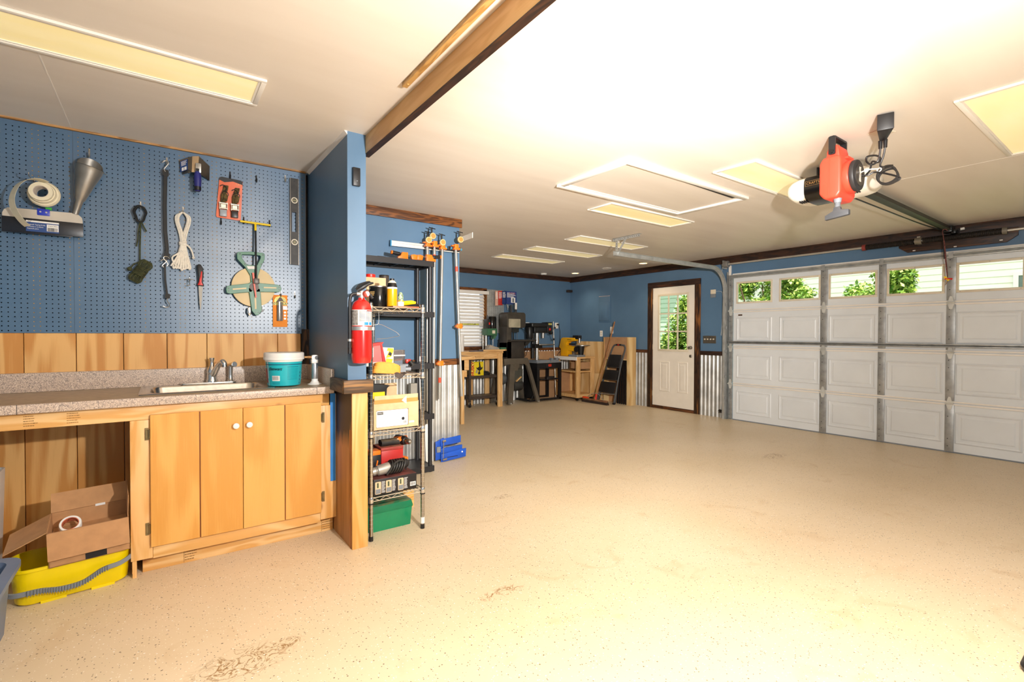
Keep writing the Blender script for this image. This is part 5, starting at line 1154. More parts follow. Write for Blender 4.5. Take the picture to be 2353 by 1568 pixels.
def pipe_clamp(top, bot, label, jaw_z, wheel=(0, 0), low=None, redz=None):
    t = thing('pipe_clamp', label, 'clamp', tuple(bot), 'pipe clamps hanging on the shelving wall')
    top, bot = Vector(top), Vector(bot); d = (top-bot)
    at = lambda z: bot+d*((z-bot.z)/d.z)
    MB().cyl(bot, top, .0135, n=16).build('pipe', GALVP, t)
    if redz:
        MB().cyl(at(redz), at(redz+.05), .0142, n=16).build('red_band', mat('red_band', 'd8482c', .4), t)
    h = at(jaw_z)
    MB().rbox((h.x-.030, h.y-.03, h.z-.012), (h.x+.036, h.y+.02, h.z+.005), .004, 2, 'Z').rbox((h.x-.022, h.y-.028, h.z-.002), (h.x+.022, h.y+.018, h.z+.042), .008, 3, 'Z').rbox((h.x-.05, h.y-.022, h.z+.02), (h.x-.01, h.y+.012, h.z+.03), .003, 2, 'Z').build('head_jaw', ORANGE, t)
    wx, wz = wheel
    MB().cyl((h.x+wx, h.y-.02, h.z+wz), (h.x+wx, h.y-.045, h.z+wz), .030, n=24).build('pad_wheel', mat('pad_cream', 'e8c890', .45), t, bevel=.002)
    MB().cyl((h.x+wx, h.y-.0445, h.z+wz), (h.x+wx, h.y-.047, h.z+wz), .023, n=20).build('pad_face', mat('pad_orange', 'e89048', .45), t)
    MB().cyl((h.x+wx, h.y-.012, h.z+wz), (h.x+wx, h.y-.012, h.z+wz+.085), .0085, n=10).cyl((h.x+wx-.03, h.y-.016, h.z+wz+.082), (h.x+wx+.04, h.y-.008, h.z+wz+.076), .0045, n=8).build('crank_screw', BLKSTEEL, t)
    if low:
        l = at(low)
        MB().rbox((l.x-.04, l.y-.025, l.z-.018), (l.x+.034, l.y+.018, l.z+.006), .004, 2, 'Z').rbox((l.x-.022, l.y-.026, l.z-.028), (l.x+.026, l.y+.018, l.z+.02), .006, 2, 'Z').build('sliding_jaw', ORANGE, t)
        MB().cyl((l.x+.02, l.y-.028, l.z-.008), (l.x+.036, l.y-.03, l.z-.004), .005, n=8).build('latch_pin', STEEL, t)
    return t
pipe_clamp((2.081, 4.27, 2.125), (2.072, 4.27, .40), 'leftmost pipe clamp half hidden by the black shelf', 2.115, (-.004, .048))
pipe_clamp((2.153, 4.265, 2.125), (2.142, 4.265, .45), 'pipe clamp right behind the shelf post with an upright orange pad', 2.12, (-.035, .085), redz=1.985)
pipe_clamp((2.241, 4.27, 2.125), (2.210, 4.27, .63), 'pipe clamp in the middle with an orange jaw at the chair rail', 2.105, (-.014, .052), low=.985, redz=.79)
pipe_clamp((2.386, 4.262, 2.12), (2.457, 4.262, .64), 'slanting pipe clamp at the wall corner', 2.115, (.034, .09), low=1.35, redz=1.89)
t = thing('drywall_square', 'grey aluminium square standing out past the wall corner', 'square', (2.55, 4.3, 2.2))
MB().prism([(2.462, 2.245), (2.604, 2.312), (2.604, 2.256), (2.462, 2.195)], 'Y', 4.30, 4.304).build('blade', mat('grey_blade', 'b4ada4', .4, .5), t); MB().prism([(2.600, 2.312), (2.606, 2.314), (2.606, 2.254), (2.600, 2.254)], 'Y', 4.296, 4.308).build('end_edge', WHITEP, t); MB().cyl((2.475, 4.298, 2.228), (2.475, 4.389, 2.228), .004, n=8).build('hang_nail', STEEL, t)
# trim strips and blue stand part leaning on the corrugated wall
for i, (x, dx, lab) in enumerate(((2.085, -.02, 'white trim strip leaning behind the clamps, left one'), (2.115, -.005, 'white trim strip leaning behind the clamps, right one'))):
    mb = MB(); M_ = Matrix.Translation((x, 4.355-.0*i, 0)) @ Matrix.Rotation(R(-2+1.2*i), 4, 'Y'); mb.box((-.02, -.006, 0), (.02, .004, 1.05), M_).box((-.008, -.010, 0), (.008, -.006, 1.05), M_)
    tag(mb.build('trim_strip', WHITEP, bevel=.001), lab, 'trim strip')
tag(MB().box((1.90, 4.25, .534), (1.965, 4.30, .80)).build('grey_tin_box', mat('grey_card', '9a958a', .6)), 'pale grey packet on the black shelf behind the rack post', 'packet')
t = thing('blue_steel_stand', 'blue painted steel fence bracket leaning at the foot of the corrugated wall', 'bracket', (2.38, 4.3, 0))
BLUS = mat('blue_steel', '1d52b8', .35, var=.05)
def PB(x, z): return (x, z)
MB().prism([(2.185, .02), (2.275, .03), (2.275, .235), (2.235, .225), (2.215, .21), (2.185, .205)], 'Y', 4.30, 4.312).build('end_plate', BLUS, t, bevel=.002)
MB().prism([(2.235, .155), (2.46, .172), (2.46, .242), (2.235, .225)], 'Y', 4.285, 4.30).build('upper_bar', BLUS, t, bevel=.002)
MB().prism([(2.235, .085), (2.475, .098), (2.475, .145), (2.235, .135)], 'Y', 4.28, 4.30).build('middle_bar', BLUS, t, bevel=.002)
MB().prism([(2.235, .0), (2.515, .02), (2.52, .105), (2.475, .102), (2.235, .08)], 'Y', 4.278, 4.29).build('lower_bar', BLUS, t, bevel=.002)
MB().cyl((2.255, 4.275, .04), (2.26, 4.275, .205), .004, n=10).cyl((2.245, 4.272, .205), (2.28, 4.272, .21), .012, n=12).cyl((2.245, 4.268, .025), (2.29, 4.268, .03), .010, n=12).build('bolt', STEEL, t)
MB().rbox((2.193, 4.285, .10), (2.232, 4.30, .155), .005, 2, 'Y').build('grey_pad', GREYP, t)
MB().cyl((2.47, 4.277, .075), (2.47, 4.273, .075), .008, n=12).build('screw_head', WHITEP, t)
MB().box((2.30, 4.2772, .038), (2.42, 4.2785, .044)).box((2.285, 4.2845, .158), (2.42, 4.2855, .164)).build('slot', INK, t)
# ---------------------------------------------------------------- far window with blinds
w1 = thing('window_1', 'far wall window with brown casing behind white blinds', 'window', (4.45, YF, 1.03), kind='structure')
MB().box((4.765, YF-.025, 1.0), (4.845, YF, 2.075)).build('casing', RAWPINE if 0 else wood('brown_casing', '6a4220', '94602e', 'Z', .06), w1, bevel=.003)
MB().box((3.85, YF-.025, 2.02), (4.845, YF, 2.10)).build('head_casing', RAIL, w1, bevel=.003)
MB().box((3.85, YF-.06, 1.0), (4.845, YF, 1.04)).build('sill', RAIL, w1, bevel=.003)
MB().box((3.9, YF+.06, 1.05), (4.77, YF+.064, 2.02)).build('pane', mat('window_glass', 'ffffff', .02, trans=1, var=0, ior=1.1), w1)
MB().box((3.9, YF+.05, 1.52), (4.77, YF+.075, 1.55)).build('meeting_rail', WHITE, w1)
bl = thing('window_blind', 'white slatted blind lowered over the far window', 'blind', (4.4, YF-.03, 1.05))
BLM = mat('blind_white', 'ece6de', .5, var=.02)
MB().box((3.95, YF-.075, 1.985), (4.855, YF-.02, 2.045)).build('head_rail', BLM, bl, bevel=.002)
slat = None
for i in range(16):
    z = 1.075+.058*i
    if slat is None: slat = MB().box((3.96, -.030, -.001), (4.765, .030, .001), Matrix.Translation((0, YF-.045, 1.075)) @ Matrix.Rotation(R(60), 4, 'X')).build('slat', BLM, bl)
    else: share(slat, 'slat', bl, (0, 0, .058*i))
for x in (4.15, 4.62): MB().cyl((x, YF-.07, 1.06), (x, YF-.07, 2.0), .0012, n=5).build('cord', BLM, bl)
# ---------------------------------------------------------------- galvanised tool panel with packs
t = thing('steel_pegboard', 'galvanised steel peg panel beside the far window', 'tool panel', (5.04, YF, 1.28))
pn = MB().box((4.845, YF-.012, 1.285), (5.232, YF-.0005, 2.085)).build('panel', GALVLT, t, bevel=.001)
m = MB()
for i in range(9):
    for j in range(24): m.box((4.87+i*.041, YF-.0126, 1.31+j*.0325), (4.876+i*.041, YF-.012, 1.325+j*.0325))
tag(m.build('slots', mat('slot_dark', '5a5c5a', .6), pn, smooth=0), kind='stuff')
PK = [(4.99, 5.06, 1.79, 2.06, 'e6b8a0', 'red and cream sanding disc pack on the steel panel', 7.43), (5.045, 5.14, 1.80, 2.065, 'c8362e', 'red blade pack on the steel panel', 7.41), (5.12, 5.21, 1.82, 2.065, '22386e', 'navy blade pack between the red pack and the large blue pack', 7.39), (5.20, 5.43, 1.825, 2.06, '2a3f80', 'large blue jigsaw accessory pack with a white picture', 7.37)]
for (a, b, z0, z1, c, lab, y) in PK:
    t = thing('carded_pack', lab, 'pack', ((a+b)/2, y, z0), 'packs hanging on the steel peg panel')
    MB().box((a, y, z0), (b, y+.012, z1)).build('card', mat('card_'+c, c, .4, var=.1, vs=12), t, bevel=.002)
    decal(lines(a+.01, z0+.12, b-.01, z1-.02, 6, .5), FY(0, y, 0), INKW, t, 'print')
    MB().cyl(((a+b)/2, y-.01, z1-.02), ((a+b)/2, YF-.01, z1-.02), .003, n=6).build('hook', STEEL, t)
decal([(5.30, 1.85, 5.40, 1.95)], FY(0, 7.3695, 0), WHITEP, t, 'white_picture'); decal([(5.33, 1.86, 5.37, 1.935)], FY(0, 7.369, 0), GREYP, t, 'tool_picture')
text('BOSCH', .042, FY(5.33, 7.369, 2.025), mat('red_print', 'b23a34'), t)
t = thing('small_hook_tool', 'small pale tool dangling under the blade packs', 'hook', (5.26, 7.42, 1.72)); MB().tube([(5.25, 7.44, 1.83), (5.26, 7.43, 1.78), (5.27, 7.43, 1.74), (5.262, 7.43, 1.715)], .007, 8, smooth=3).build('wire', ALU, t); MB().cyl((5.28, 7.44, 1.82), (5.29, 7.44, 1.76), .006, n=8).build('stem', ALU, t)
# ---------------------------------------------------------------- wooden workbench + stand near the corner
wbn_ = thing('wooden_workbench', 'pine workbench under the far window with the green mortiser on it', 'workbench', (4.3, 7.25, 0))
MB().box((3.45, 6.98, .932), (4.86, 7.49, .972)).build('top', RAWPINEX, wbn_, bevel=.003)
for (x, y) in ((4.80, 7.0), (4.80, 7.42), (3.5, 7.0), (3.5, 7.42), (4.45, 7.42)):
    MB().box((x-.045, y-.02, 0), (x+.045, y+.02, .932)).build('leg', RAWPINE, wbn_, bevel=.002)
MB().box((3.5, 7.0, .84), (4.8, 7.03, .932)).build('apron', RAWPINEX, wbn_)
t = thing('pine_stand', 'knotty pine stand near the wall corner with stacked boards on top', 'stand', (3.43, 5.94, 0))
MB().box((3.405, 5.92, 0), (3.455, 5.96, .905)).build('leg', RAWPINE, t, bevel=.002); MB().box((2.9, 5.92, 0), (2.95, 5.96, .905)).build('leg', RAWPINE, t)
MB().box((2.85, 5.90, .903), (3.62, 6.5, .95)).build('top_board', RAWPINEX, t, bevel=.002)
MB().box((2.9, 5.92, .755), (3.53, 5.96, .90)).build('apron', RAWPINEX, t, bevel=.002); MB().box((2.9, 5.925, .66), (3.50, 5.955, .75)).build('lower_apron', RAWPINEX, t, bevel=.002)
MB().box((2.9, 6.44, 0), (2.95, 6.48, .905)).build('leg', RAWPINE, t); MB().box((3.405, 6.44, 0), (3.455, 6.48, .905)).build('leg', RAWPINE, t)
t = thing('paper_towel_roll', 'white paper towel roll standing on the far workbench', 'paper towel', (3.99, 7.1, .972))
MB().lathe([(.055, 0), (.056, .003), (.056, .275), (.055, .278), (.02, .278)], (4.06, 7.08, .972), n=28).build('roll', WHITEP, t)
tag(MB().box((4.17, 6.95, .973), (4.55, 7.0, .985)).build('pry_bar', mat('blue_bar', '3a3f5a', .4)), 'dark flat bar lying on the far workbench', 'bar')
tag(MB().prism([(4.42, 6.94), (4.86, 6.93), (4.93, 6.98), (4.45, 7.0)], 'Z', .973, 1.0).build('pine_offcut', RAWPINEX, bevel=.002), 'slanting pine offcut in front of the green mortiser', 'board')
t = thing('box_level', 'white level with yellow markings leaning on the window blind', 'level', (4.42, 7.4, 1.40))
MB().box((4.20, 7.37, 1.40), (4.72, 7.40, 1.455)).build('body', mat('level_white', 'e0ddd4', .4), t, bevel=.002); MB().box((4.21, 7.369, 1.425), (4.60, 7.3705, 1.45)).build('scale', mat('level_yellow', 'c8c44a', .5, var=.4, vs=60), t)
# green mortiser
t = thing('bench_mortiser', 'green bench mortiser with black motor on the pine workbench', 'machine', (4.74, 7.2, .972))
MGR = mat('machine_green', '3a6a4a', .4, var=.05)
MB().box((4.60, 7.05, .972), (4.90, 7.38, .99)).build('base', mat('dusty_grey', '8a8276', .7, var=.1), t, bevel=.004); MB().box((4.86, 7.06, .972), (4.98, 7.2, 1.03)).build('side_block', MGR, t, bevel=.003)
MB().cyl((4.69, 7.28, .985), (4.69, 7.28, 1.30), .026, n=16).build('column', STEEL, t); MB().cyl((4.64, 7.3, .985), (4.64, 7.3, 1.25), .014, n=12).build('rack_post', STEEL, t)
MB().box((4.64, 7.14, 1.24), (4.84, 7.34, 1.365)).build('head_casting', MGR, t, bevel=.012); MB().prism([(4.78, 1.24), (4.84, 1.24), (4.80, 1.18), (4.77, 1.18)], 'Y', 7.16, 7.24).build('chisel_holder', MGR, t)
MB().cyl((4.785, 7.2, 1.18), (4.785, 7.2, 1.06), .008, n=8).build('chisel', STEEL, t); MB().rbox((4.73, 7.135, 1.275), (4.79, 7.141, 1.33), .004, 2, 'Y').build('badge', CREAM, t)
MB().lathe([(.078, 0), (.08, .006), (.08, .19), (.074, .2), (.074, .21), (.06, .215)], (4.775, 7.22, 1.365), n=28).build('motor', mat('gloss_black', '1c1a19'), t); MB().box((4.645, 7.15, 1.365), (4.70, 7.28, 1.53)).build('switch_box', BLACK, t, bevel=.004); MB().box((4.665, 7.146, 1.43), (4.69, 7.151, 1.47)).build('switch', REDP, t)
MB().cyl((4.66, 7.2, 1.53), (4.66, 7.2, 1.6), .012, n=10).build('lever_knob', BLACK, t); MB().prism([(4.60, .99), (4.86, .99), (4.83, 1.03), (4.74, 1.05), (4.66, 1.08), (4.62, 1.03)], 'Y', 7.08, 7.2).build('rag_on_base', mat('pale_rag', 'a89c8c', .9, var=.1), t, bevel=.01)
# steel cart with puzzle coloured box
t = thing('steel_cart', 'small dark steel cart on casters under the pine workbench', 'cart', (4.57, 7.25, 0))
CT = mat('dark_cart_steel', '4a4038', .5, .3, var=.1)
for (x, y) in ((4.29, 7.17), (4.86, 7.17), (4.29, 7.42), (4.86, 7.42)):
    MB().box((x-.018, y-.018, .09), (x+.018, y+.018, .90)).build('upright', CT, t)
    c = MB().cyl((x-.012, y, .04), (x+.012, y, .04), .04, n=18).build('wheel', BLACK, t, bevel=.004); MB().box((x-.018, y-.015, .05), (x-.013, y+.015, .09)).box((x+.013, y-.015, .05), (x+.018, y+.015, .09)).build('fork', STEEL, c)
for z, m_ in ((.865, CT), (.50, CT), (.14, CT)):
    MB().box((4.27, 7.15, z), (4.88, 7.19, z+.045)).build('front_rail', CT, t); MB().box((4.27, 7.40, z), (4.88, 7.44, z+.045)).build('back_rail', CT, t); MB().box((4.27, 7.19, z), (4.31, 7.40, z+.045)).build('side_rail', CT, t); MB().box((4.84, 7.19, z), (4.88, 7.40, z+.045)).build('side_rail', CT, t)
    MB().box((4.31, 7.19, z+.03), (4.84, 7.40, z+.04)).build('tray', mat('cart_tray', '8a7a62', .6, var=.1), t)
t = thing('tool_carton', 'yellow tool carton with red lettering on the steel cart', 'box', (4.41, 7.2, .546))
MB().box((4.313, 7.155, .546), (4.563, 7.28, .785)).build('carton', mat('carton_yellow', 'ecd21c', .4, var=.02), t, bevel=.002)
MB().box((4.314, 7.1545, .547), (4.370, 7.155, .784)).build('side_band', mat('carton_yellow_pale', 'f0dc5a', .4), t)
text('HUSKY', .075, frame((4.342, 7.1540, .665), (0, 0, 1), (-1, 0, 0)), mat('red_letter', 'c8281c', .4), t, bold=.003)
MB().prism([(4.405, .69), (4.425, .66), (4.475, .62), (4.535, .66), (4.540, .70), (4.510, .68), (4.495, .72), (4.485, .78), (4.465, .78), (4.470, .70), (4.435, .68)], 'Y', 7.1535, 7.155).build('tool_picture', INK, t); MB().prism([(4.445, .565), (4.495, .565), (4.490, .62), (4.455, .62)], 'Y', 7.1535, 7.155).build('tool_picture', INK, t)
MB().prism([(4.395, .60), (4.435, .58), (4.445, .64), (4.415, .66)], 'Y', 7.154, 7.155).build('tool_picture', mat('pic_grey', '9a9a8a', .5), t)
t = thing('black_charger', 'black charger on the steel cart beside the yellow carton', 'charger', (4.63, 7.2, .546)); MB().rbox((4.555, 7.17, .546), (4.70, 7.26, .59), .01, 3, 'Z').rbox((4.58, 7.18, .59), (4.64, 7.25, .62), .01, 3, 'Z').build('body', BLACK, t, bevel=.003); MB().rbox((4.65, 7.18, .59), (4.69, 7.24, .61), .008, 3, 'Z').build('slot_cover', BLACK, t)
# ---------------------------------------------------------------- bandsaw
t = thing('band_saw', 'old dark grey band saw on a splayed steel stand with a motor below', 'band saw', (5.25, 7.15, 0))
BS = mat('bandsaw_grey', '4a443c', .45, .2, var=.12, vs=6); BSD = mat('bandsaw_dark', '38332e', .5, .2, var=.1)
MB().rbox((5.02, 7.10, 1.38), (5.44, 7.34, 1.66), .05, 5, 'Y').build('upper_wheel_housing', BS, t, bevel=.006)
MB().rbox((5.05, 7.085, 1.385), (5.31, 7.10, 1.54), .01, 3, 'Y').build('dusty_cover_plate', mat('pale_cover', 'b8ae98', .35, .5, var=.1), t)
MB().box((5.02, 7.10, .83), (5.12, 7.34, 1.40)).build('neck', BS, t, bevel=.004)
MB().rbox((5.02, 7.10, .83), (5.41, 7.38, 1.13), .02, 3, 'Y').build('lower_wheel_housing', BSD, t, bevel=.004)
MB().box((5.04, 7.02, 1.135), (5.64, 7.42, 1.165)).build('table', BSD, t, bevel=.004); MB().box((5.16, 7.2, 1.30), (5.36, 7.26, 1.37)).build('guide_block', BLKSTEEL, t); MB().box((5.24, 7.22, 1.16), (5.26, 7.235, 1.31)).build('blade_guard', BLKSTEEL, t)
MB().cyl((5.335, 7.22, 1.16), (5.335, 7.22, 1.36), .004, n=6).build('blade', STEEL, t); MB().prism([(5.36, 1.13), (5.60, 1.13), (5.52, 1.06), (5.40, 1.02)], 'Y', 7.15, 7.2).build('trunnion', BSD, t); MB().cyl((5.45, 7.13, 1.09), (5.45, 7.09, 1.09), .03, n=16).build('tilt_knob', BLACK, t)
MB().cyl((5.29, 7.2, 1.66), (5.29, 7.2, 1.72), .018, n=12).build('tension_post', BLACK, t); MB().cyl((5.29, 7.2, 1.72), (5.29, 7.2, 1.84), .022, n=14).build('tension_knob', WHITE, t); MB().cyl((5.22, 7.25, 1.66), (5.22, 7.25, 1.80), .022, n=12).build('dark_knob', BLACK, t)
ST = mat('stand_grey', '5e564a', .5, .2, var=.12, vs=5)
def leg(t, p0, p1, w, d, m_):
    p0, p1 = Vector(p0), Vector(p1); m = MB(); vs = []
    for p in (p0, p1): vs += [(p.x-w/2, p.y-d/2, p.z), (p.x+w/2, p.y-d/2, p.z), (p.x+w/2, p.y+d/2, p.z), (p.x-w/2, p.y+d/2, p.z)]
    m.add(vs, [(3, 2, 1, 0), (4, 5, 6, 7), (0, 1, 5, 4), (1, 2, 6, 5), (2, 3, 7, 6), (3, 0, 4, 7)]); return m.build('stand_leg', m_, t)
leg(t, (5.03, 7.02, .02), (5.16, 7.12, .82), .11, .04, ST); leg(t, (5.655, 7.0, .02), (5.46, 7.12, .82), .07, .05, ST); leg(t, (4.88, 7.38, .02), (5.0, 7.30, .82), .08, .05, ST); leg(t, (5.60, 7.42, .02), (5.46, 7.34, .82), .08, .05, ST)
MB().prism([(4.94, .825), (5.48, .825), (5.48, .70), (5.44, .69), (5.40, .72), (5.29, .72), (5.25, .60), (5.16, .60), (5.14, .72), (5.02, .72), (4.96, .69)], 'Y', 7.08, 7.10).build('stand_apron', ST, t, bevel=.003); MB().box((4.95, 7.10, .80), (5.48, 7.38, .828)).build('stand_top', ST, t)
MB().cyl((4.93, 7.20, .46), (5.02, 7.20, .46), .105, n=28).build('pulley_wheel', mat('pulley_grey', '5a6064', .4, .4), t, bevel=.006); MB().cyl((5.24, 7.25, .32), (5.44, 7.25, .32), .10, n=24).build('motor', mat('motor_dark', '3a3a38', .5, .3), t, bevel=.008); MB().box((5.24, 7.18, .38), (5.44, 7.34, .62)).build('motor_mount', mat('motor_mount', '4e4e46', .5, .2), t); MB().box((5.26, 7.15, .47), (5.40, 7.18, .49), Matrix.Translation((5.33, 7.16, .44)) @ Matrix.Rotation(R(-35), 4, 'Y') @ Matrix.Translation((-5.33, -7.16, -.48))).build('brace', RAWPINEX, t)
for (x, y) in ((5.03, 7.0), (5.65, 6.98), (5.60, 7.42)):
    MB().cyl((x-.012, y, .024), (x+.012, y, .024), .024, n=14).build('caster', CHROME, t)
MB().tube([(5.42, 7.3, .95), (5.50, 7.2, .85), (5.52, 7.15, 1.0), (5.56, 7.2, 1.25), (5.58, 7.45, 1.40)], .006, 6, smooth=4).build('power_cord', BCORD, t)
# ---------------------------------------------------------------- drill press on black stand
t = thing('tool_stand', 'black steel machine stand with a red badge under the drill press', 'stand', (5.96, 7.2, 0))
BK = mat('stand_black', '1a1a1c', .35, .2, var=.06)
for (x, y) in ((5.69, 7.05), (6.23, 7.05), (5.69, 7.42), (6.23, 7.42)): MB().box((x-.03, y-.02, .02), (x+.03, y+.02, .735)).build('leg', BK, t, bevel=.002)
MB().box((5.66, 7.028, .62), (6.26, 7.045, .735)).build('front_apron', BK, t); MB().box((5.655, 7.03, .06), (5.667, 7.44, .735)).build('side_panel', BK, t); MB().box((5.65, 7.02, .725), (6.27, 7.45, .745)).build('top_plate', GREYP, t, bevel=.002)
MB().box((5.66, 7.03, .02), (6.27, 7.07, .055)).build('base_rail', BK, t); MB().box((5.66, 7.42, .02), (6.27, 7.46, .055)).build('base_rail', BK, t); MB().box((5.48, 7.10, .02), (5.52, 7.44, .055)).build('pedal_frame', BK, t); MB().box((5.50, 7.04, .02), (5.68, 7.08, .05)).build('pedal_rail', BK, t)
MB().box((5.76, 7.06, .40), (6.2, 7.40, .425)).build('mid_shelf', BK, t); MB().rbox((5.90, 7.02, .415), (6.08, 7.1, .465), .01, 3, 'Z').build('shelf_block', BLACK, t)
MB().box((5.93, 7.0255, .655), (6.0, 7.0285, .70)).build('badge', mat('badge_red', 'd83a20', .4), t); text('W', .04, FY(5.965, 7.0252, .678), INK, t)
MB().box((5.86, 7.0265, .65), (6.09, 7.0282, .705)).build('badge_panel', INK, t); MB().tube([(5.55, 7.07, .06), (5.60, 7.05, .16), (5.66, 7.04, .12)], .015, 8).build('foot_lever', BLKSTEEL, t)
t = thing('drill_press', 'black bench drill press with chrome column and three handles', 'drill press', (5.85, 7.22, .745))
DP = mat('press_black', '232323', .35, .3, var=.08)
MB().rbox((5.68, 7.06, .745), (6.02, 7.38, .775), .03, 4, 'Z').build('base', GREYP, t, bevel=.004); MB().cyl((5.84, 7.27, .77), (5.84, 7.27, 1.36), .040, n=24).build('column', CHROME, t); MB().cyl((5.765, 7.3, .80), (5.765, 7.3, 1.33), .03, n=16).build('rack_column', DP, t)
MB().rbox((5.60, 7.12, 1.40), (6.03, 7.36, 1.475), .05, 5, 'Z').build('belt_cover', DP, t, bevel=.012); MB().rbox((5.68, 7.14, 1.29), (6.08, 7.32, 1.40), .02, 3, 'Z').build('head', DP, t, bevel=.008)
MB().rbox((5.98, 7.12, 1.30), (6.10, 7.30, 1.495), .012, 3, 'Z').build('front_panel', DP, t, bevel=.004); MB().box((6.0, 7.117, 1.44), (6.09, 7.121, 1.475)).build('yellow_label', mat('label_olive', 'b8b060', .5), t); MB().box((6.02, 7.117, 1.34), (6.06, 7.121, 1.38)).build('red_switch', REDP, t)
MB().cyl((5.66, 7.27, 1.18), (5.66, 7.27, 1.40), .075, n=20).build('motor', DP, t, bevel=.01); MB().cyl((5.95, 7.22, 1.19), (5.95, 7.22, 1.30), .025, .03, 16).build('chuck', STEEL, t)
for a in (50, 170, 290):
    e = Vector((6.08+.11*math.cos(R(a))*.7+.05, 7.14, 1.29+.13*math.sin(R(a)))); MB().cyl((6.08, 7.14, 1.29), e, .006, n=8).build('feed_handle', STEEL, t); MB().sphere(e, .022, 8).build('handle_knob', BLACK, t)
MB().cyl((6.05, 7.14, 1.29), (6.10, 7.14, 1.29), .03, n=14).build('handle_hub', DP, t)
MB().rbox((5.74, 7.06, 1.06), (6.12, 7.32, 1.08), .02, 3, 'Z').build('table', STEEL, t, bevel=.003); MB().box((5.74, 7.2, 1.0), (5.92, 7.3, 1.06)).build('table_bracket', DP, t)
t = thing('machine_vise', 'small steel vise on the corner of the black machine stand', 'vise', (6.1, 7.1, .745)); MB().box((6.02, 7.06, .745), (6.22, 7.14, .775)).box((6.04, 7.065, .775), (6.09, 7.135, .81)).box((6.16, 7.065, .775), (6.21, 7.135, .81)).build('body', GREYP, t, bevel=.003); MB().cyl((6.21, 7.1, .79), (6.27, 7.1, .79), .008, n=8).build('screw', STEEL, t)
tag(MB().cyl((6.37, 7.32, 0), (6.40, 7.44, 1.52), .011, n=12).build('steel_rod', GALVP), 'thin steel pole leaning between drill press and scroll saw', 'pole')
# ---------------------------------------------------------------- scroll saw on pine bench
t = thing('pine_machine_bench', 'narrow pine bench on casters carrying the yellow scroll saw', 'bench', (6.58, 7.0, 0))
MB().box((6.35, 6.69, .80), (6.82, 7.33, .835)).build('top', RAWPINEX, t, bevel=.002); MB().box((6.335, 6.70, .772), (6.352, 7.33, .835)).build('white_edge', WHITEP, t)
for (x, y) in ((6.40, 6.72), (6.77, 6.72), (6.40, 7.29), (6.77, 7.29)): MB().box((x-.045, y-.02, .06), (x+.045, y+.02, .80)).build('leg', RAWPINE, t, bevel=.002)
MB().box((6.37, 6.71, .06), (6.81, 7.32, .12)).build('bottom_shelf', RAWPINEX, t); MB().box((6.37, 6.71, .54), (6.81, 7.32, .565)).build('mid_shelf', RAWPINEX, t); MB().box((6.79, 6.74, .12), (6.81, 7.27, .80)).build('back_panel', RAWPLY, t); MB().box((6.45, 7.30, .12), (6.79, 7.32, .54)).build('side_panel', MDF, t); MB().box((6.48, 6.725, .60), (6.72, 7.0, .73)).build('drawer_box', MDF, t)
for (x, y) in ((6.40, 6.74), (6.77, 6.74), (6.40, 7.27)): MB().cyl((x-.01, y, .03), (x+.01, y, .03), .03, n=14).build('caster', BLKSTEEL, t)
t = thing('scroll_saw', 'yellow scroll saw with round steel table on the pine bench', 'scroll saw', (6.6, 7.15, .835))
SY_ = mat('saw_yellow', 'efb010', .35, var=.03)
MB().prism([(6.29, .838), (6.50, .838), (6.50, .95), (6.78, .93), (6.79, 1.03), (6.56, 1.04), (6.48, 1.05), (6.46, 1.08), (6.48, 1.115), (6.56, 1.128), (6.72, 1.14), (6.70, 1.195), (6.35, 1.20), (6.31, 1.18), (6.25, 1.01), (6.30, .97)], 'Y', 7.16, 7.28).build('frame', SY_, t, bevel=.006)
MB().cyl((6.86, 7.2, 1.045), (6.86, 7.2, 1.06), .155, n=36).build('table', STEEL, t, bevel=.002); MB().cyl((6.83, 7.2, .87), (6.83, 7.2, 1.04), .05, .075, 18).build('table_support', DP, t); MB().cyl((6.80, 7.12, .98), (6.80, 7.10, .98), .055, n=24).build('motor_disc', DP, t, bevel=.004)
MB().rbox((6.62, 7.06, .836), (6.88, 7.28, .875), .03, 4, 'Z').build('base', GREYP, t, bevel=.005); MB().rbox((6.63, 7.17, 1.17), (6.78, 7.27, 1.245), .015, 3, 'Y').build('upper_motor', BLACK, t, bevel=.004); MB().cyl((6.79, 7.2, 1.10), (6.79, 7.2, 1.19), .02, n=12).build('blade_clamp', STEEL, t); MB().box((6.55, 7.155, 1.06), (6.72, 7.16, 1.09)).build('dark_slot', INK, t)
text('DEWALT', .03, FY(6.55, 7.158, 1.16), INK, t)
MB().tube([(6.28, 7.2, .95), (6.33, 7.06, .86), (6.36, 7.03, .74), (6.42, 7.02, .60), (6.46, 7.02, .42), (6.38, 7.02, .33), (6.31, 7.03, .36)], .005, 6, smooth=4).build('power_cord', BCORD, t)
t.rotation_euler = (0, 0, R(-90)); t.location = (6.45, 6.98, .835)
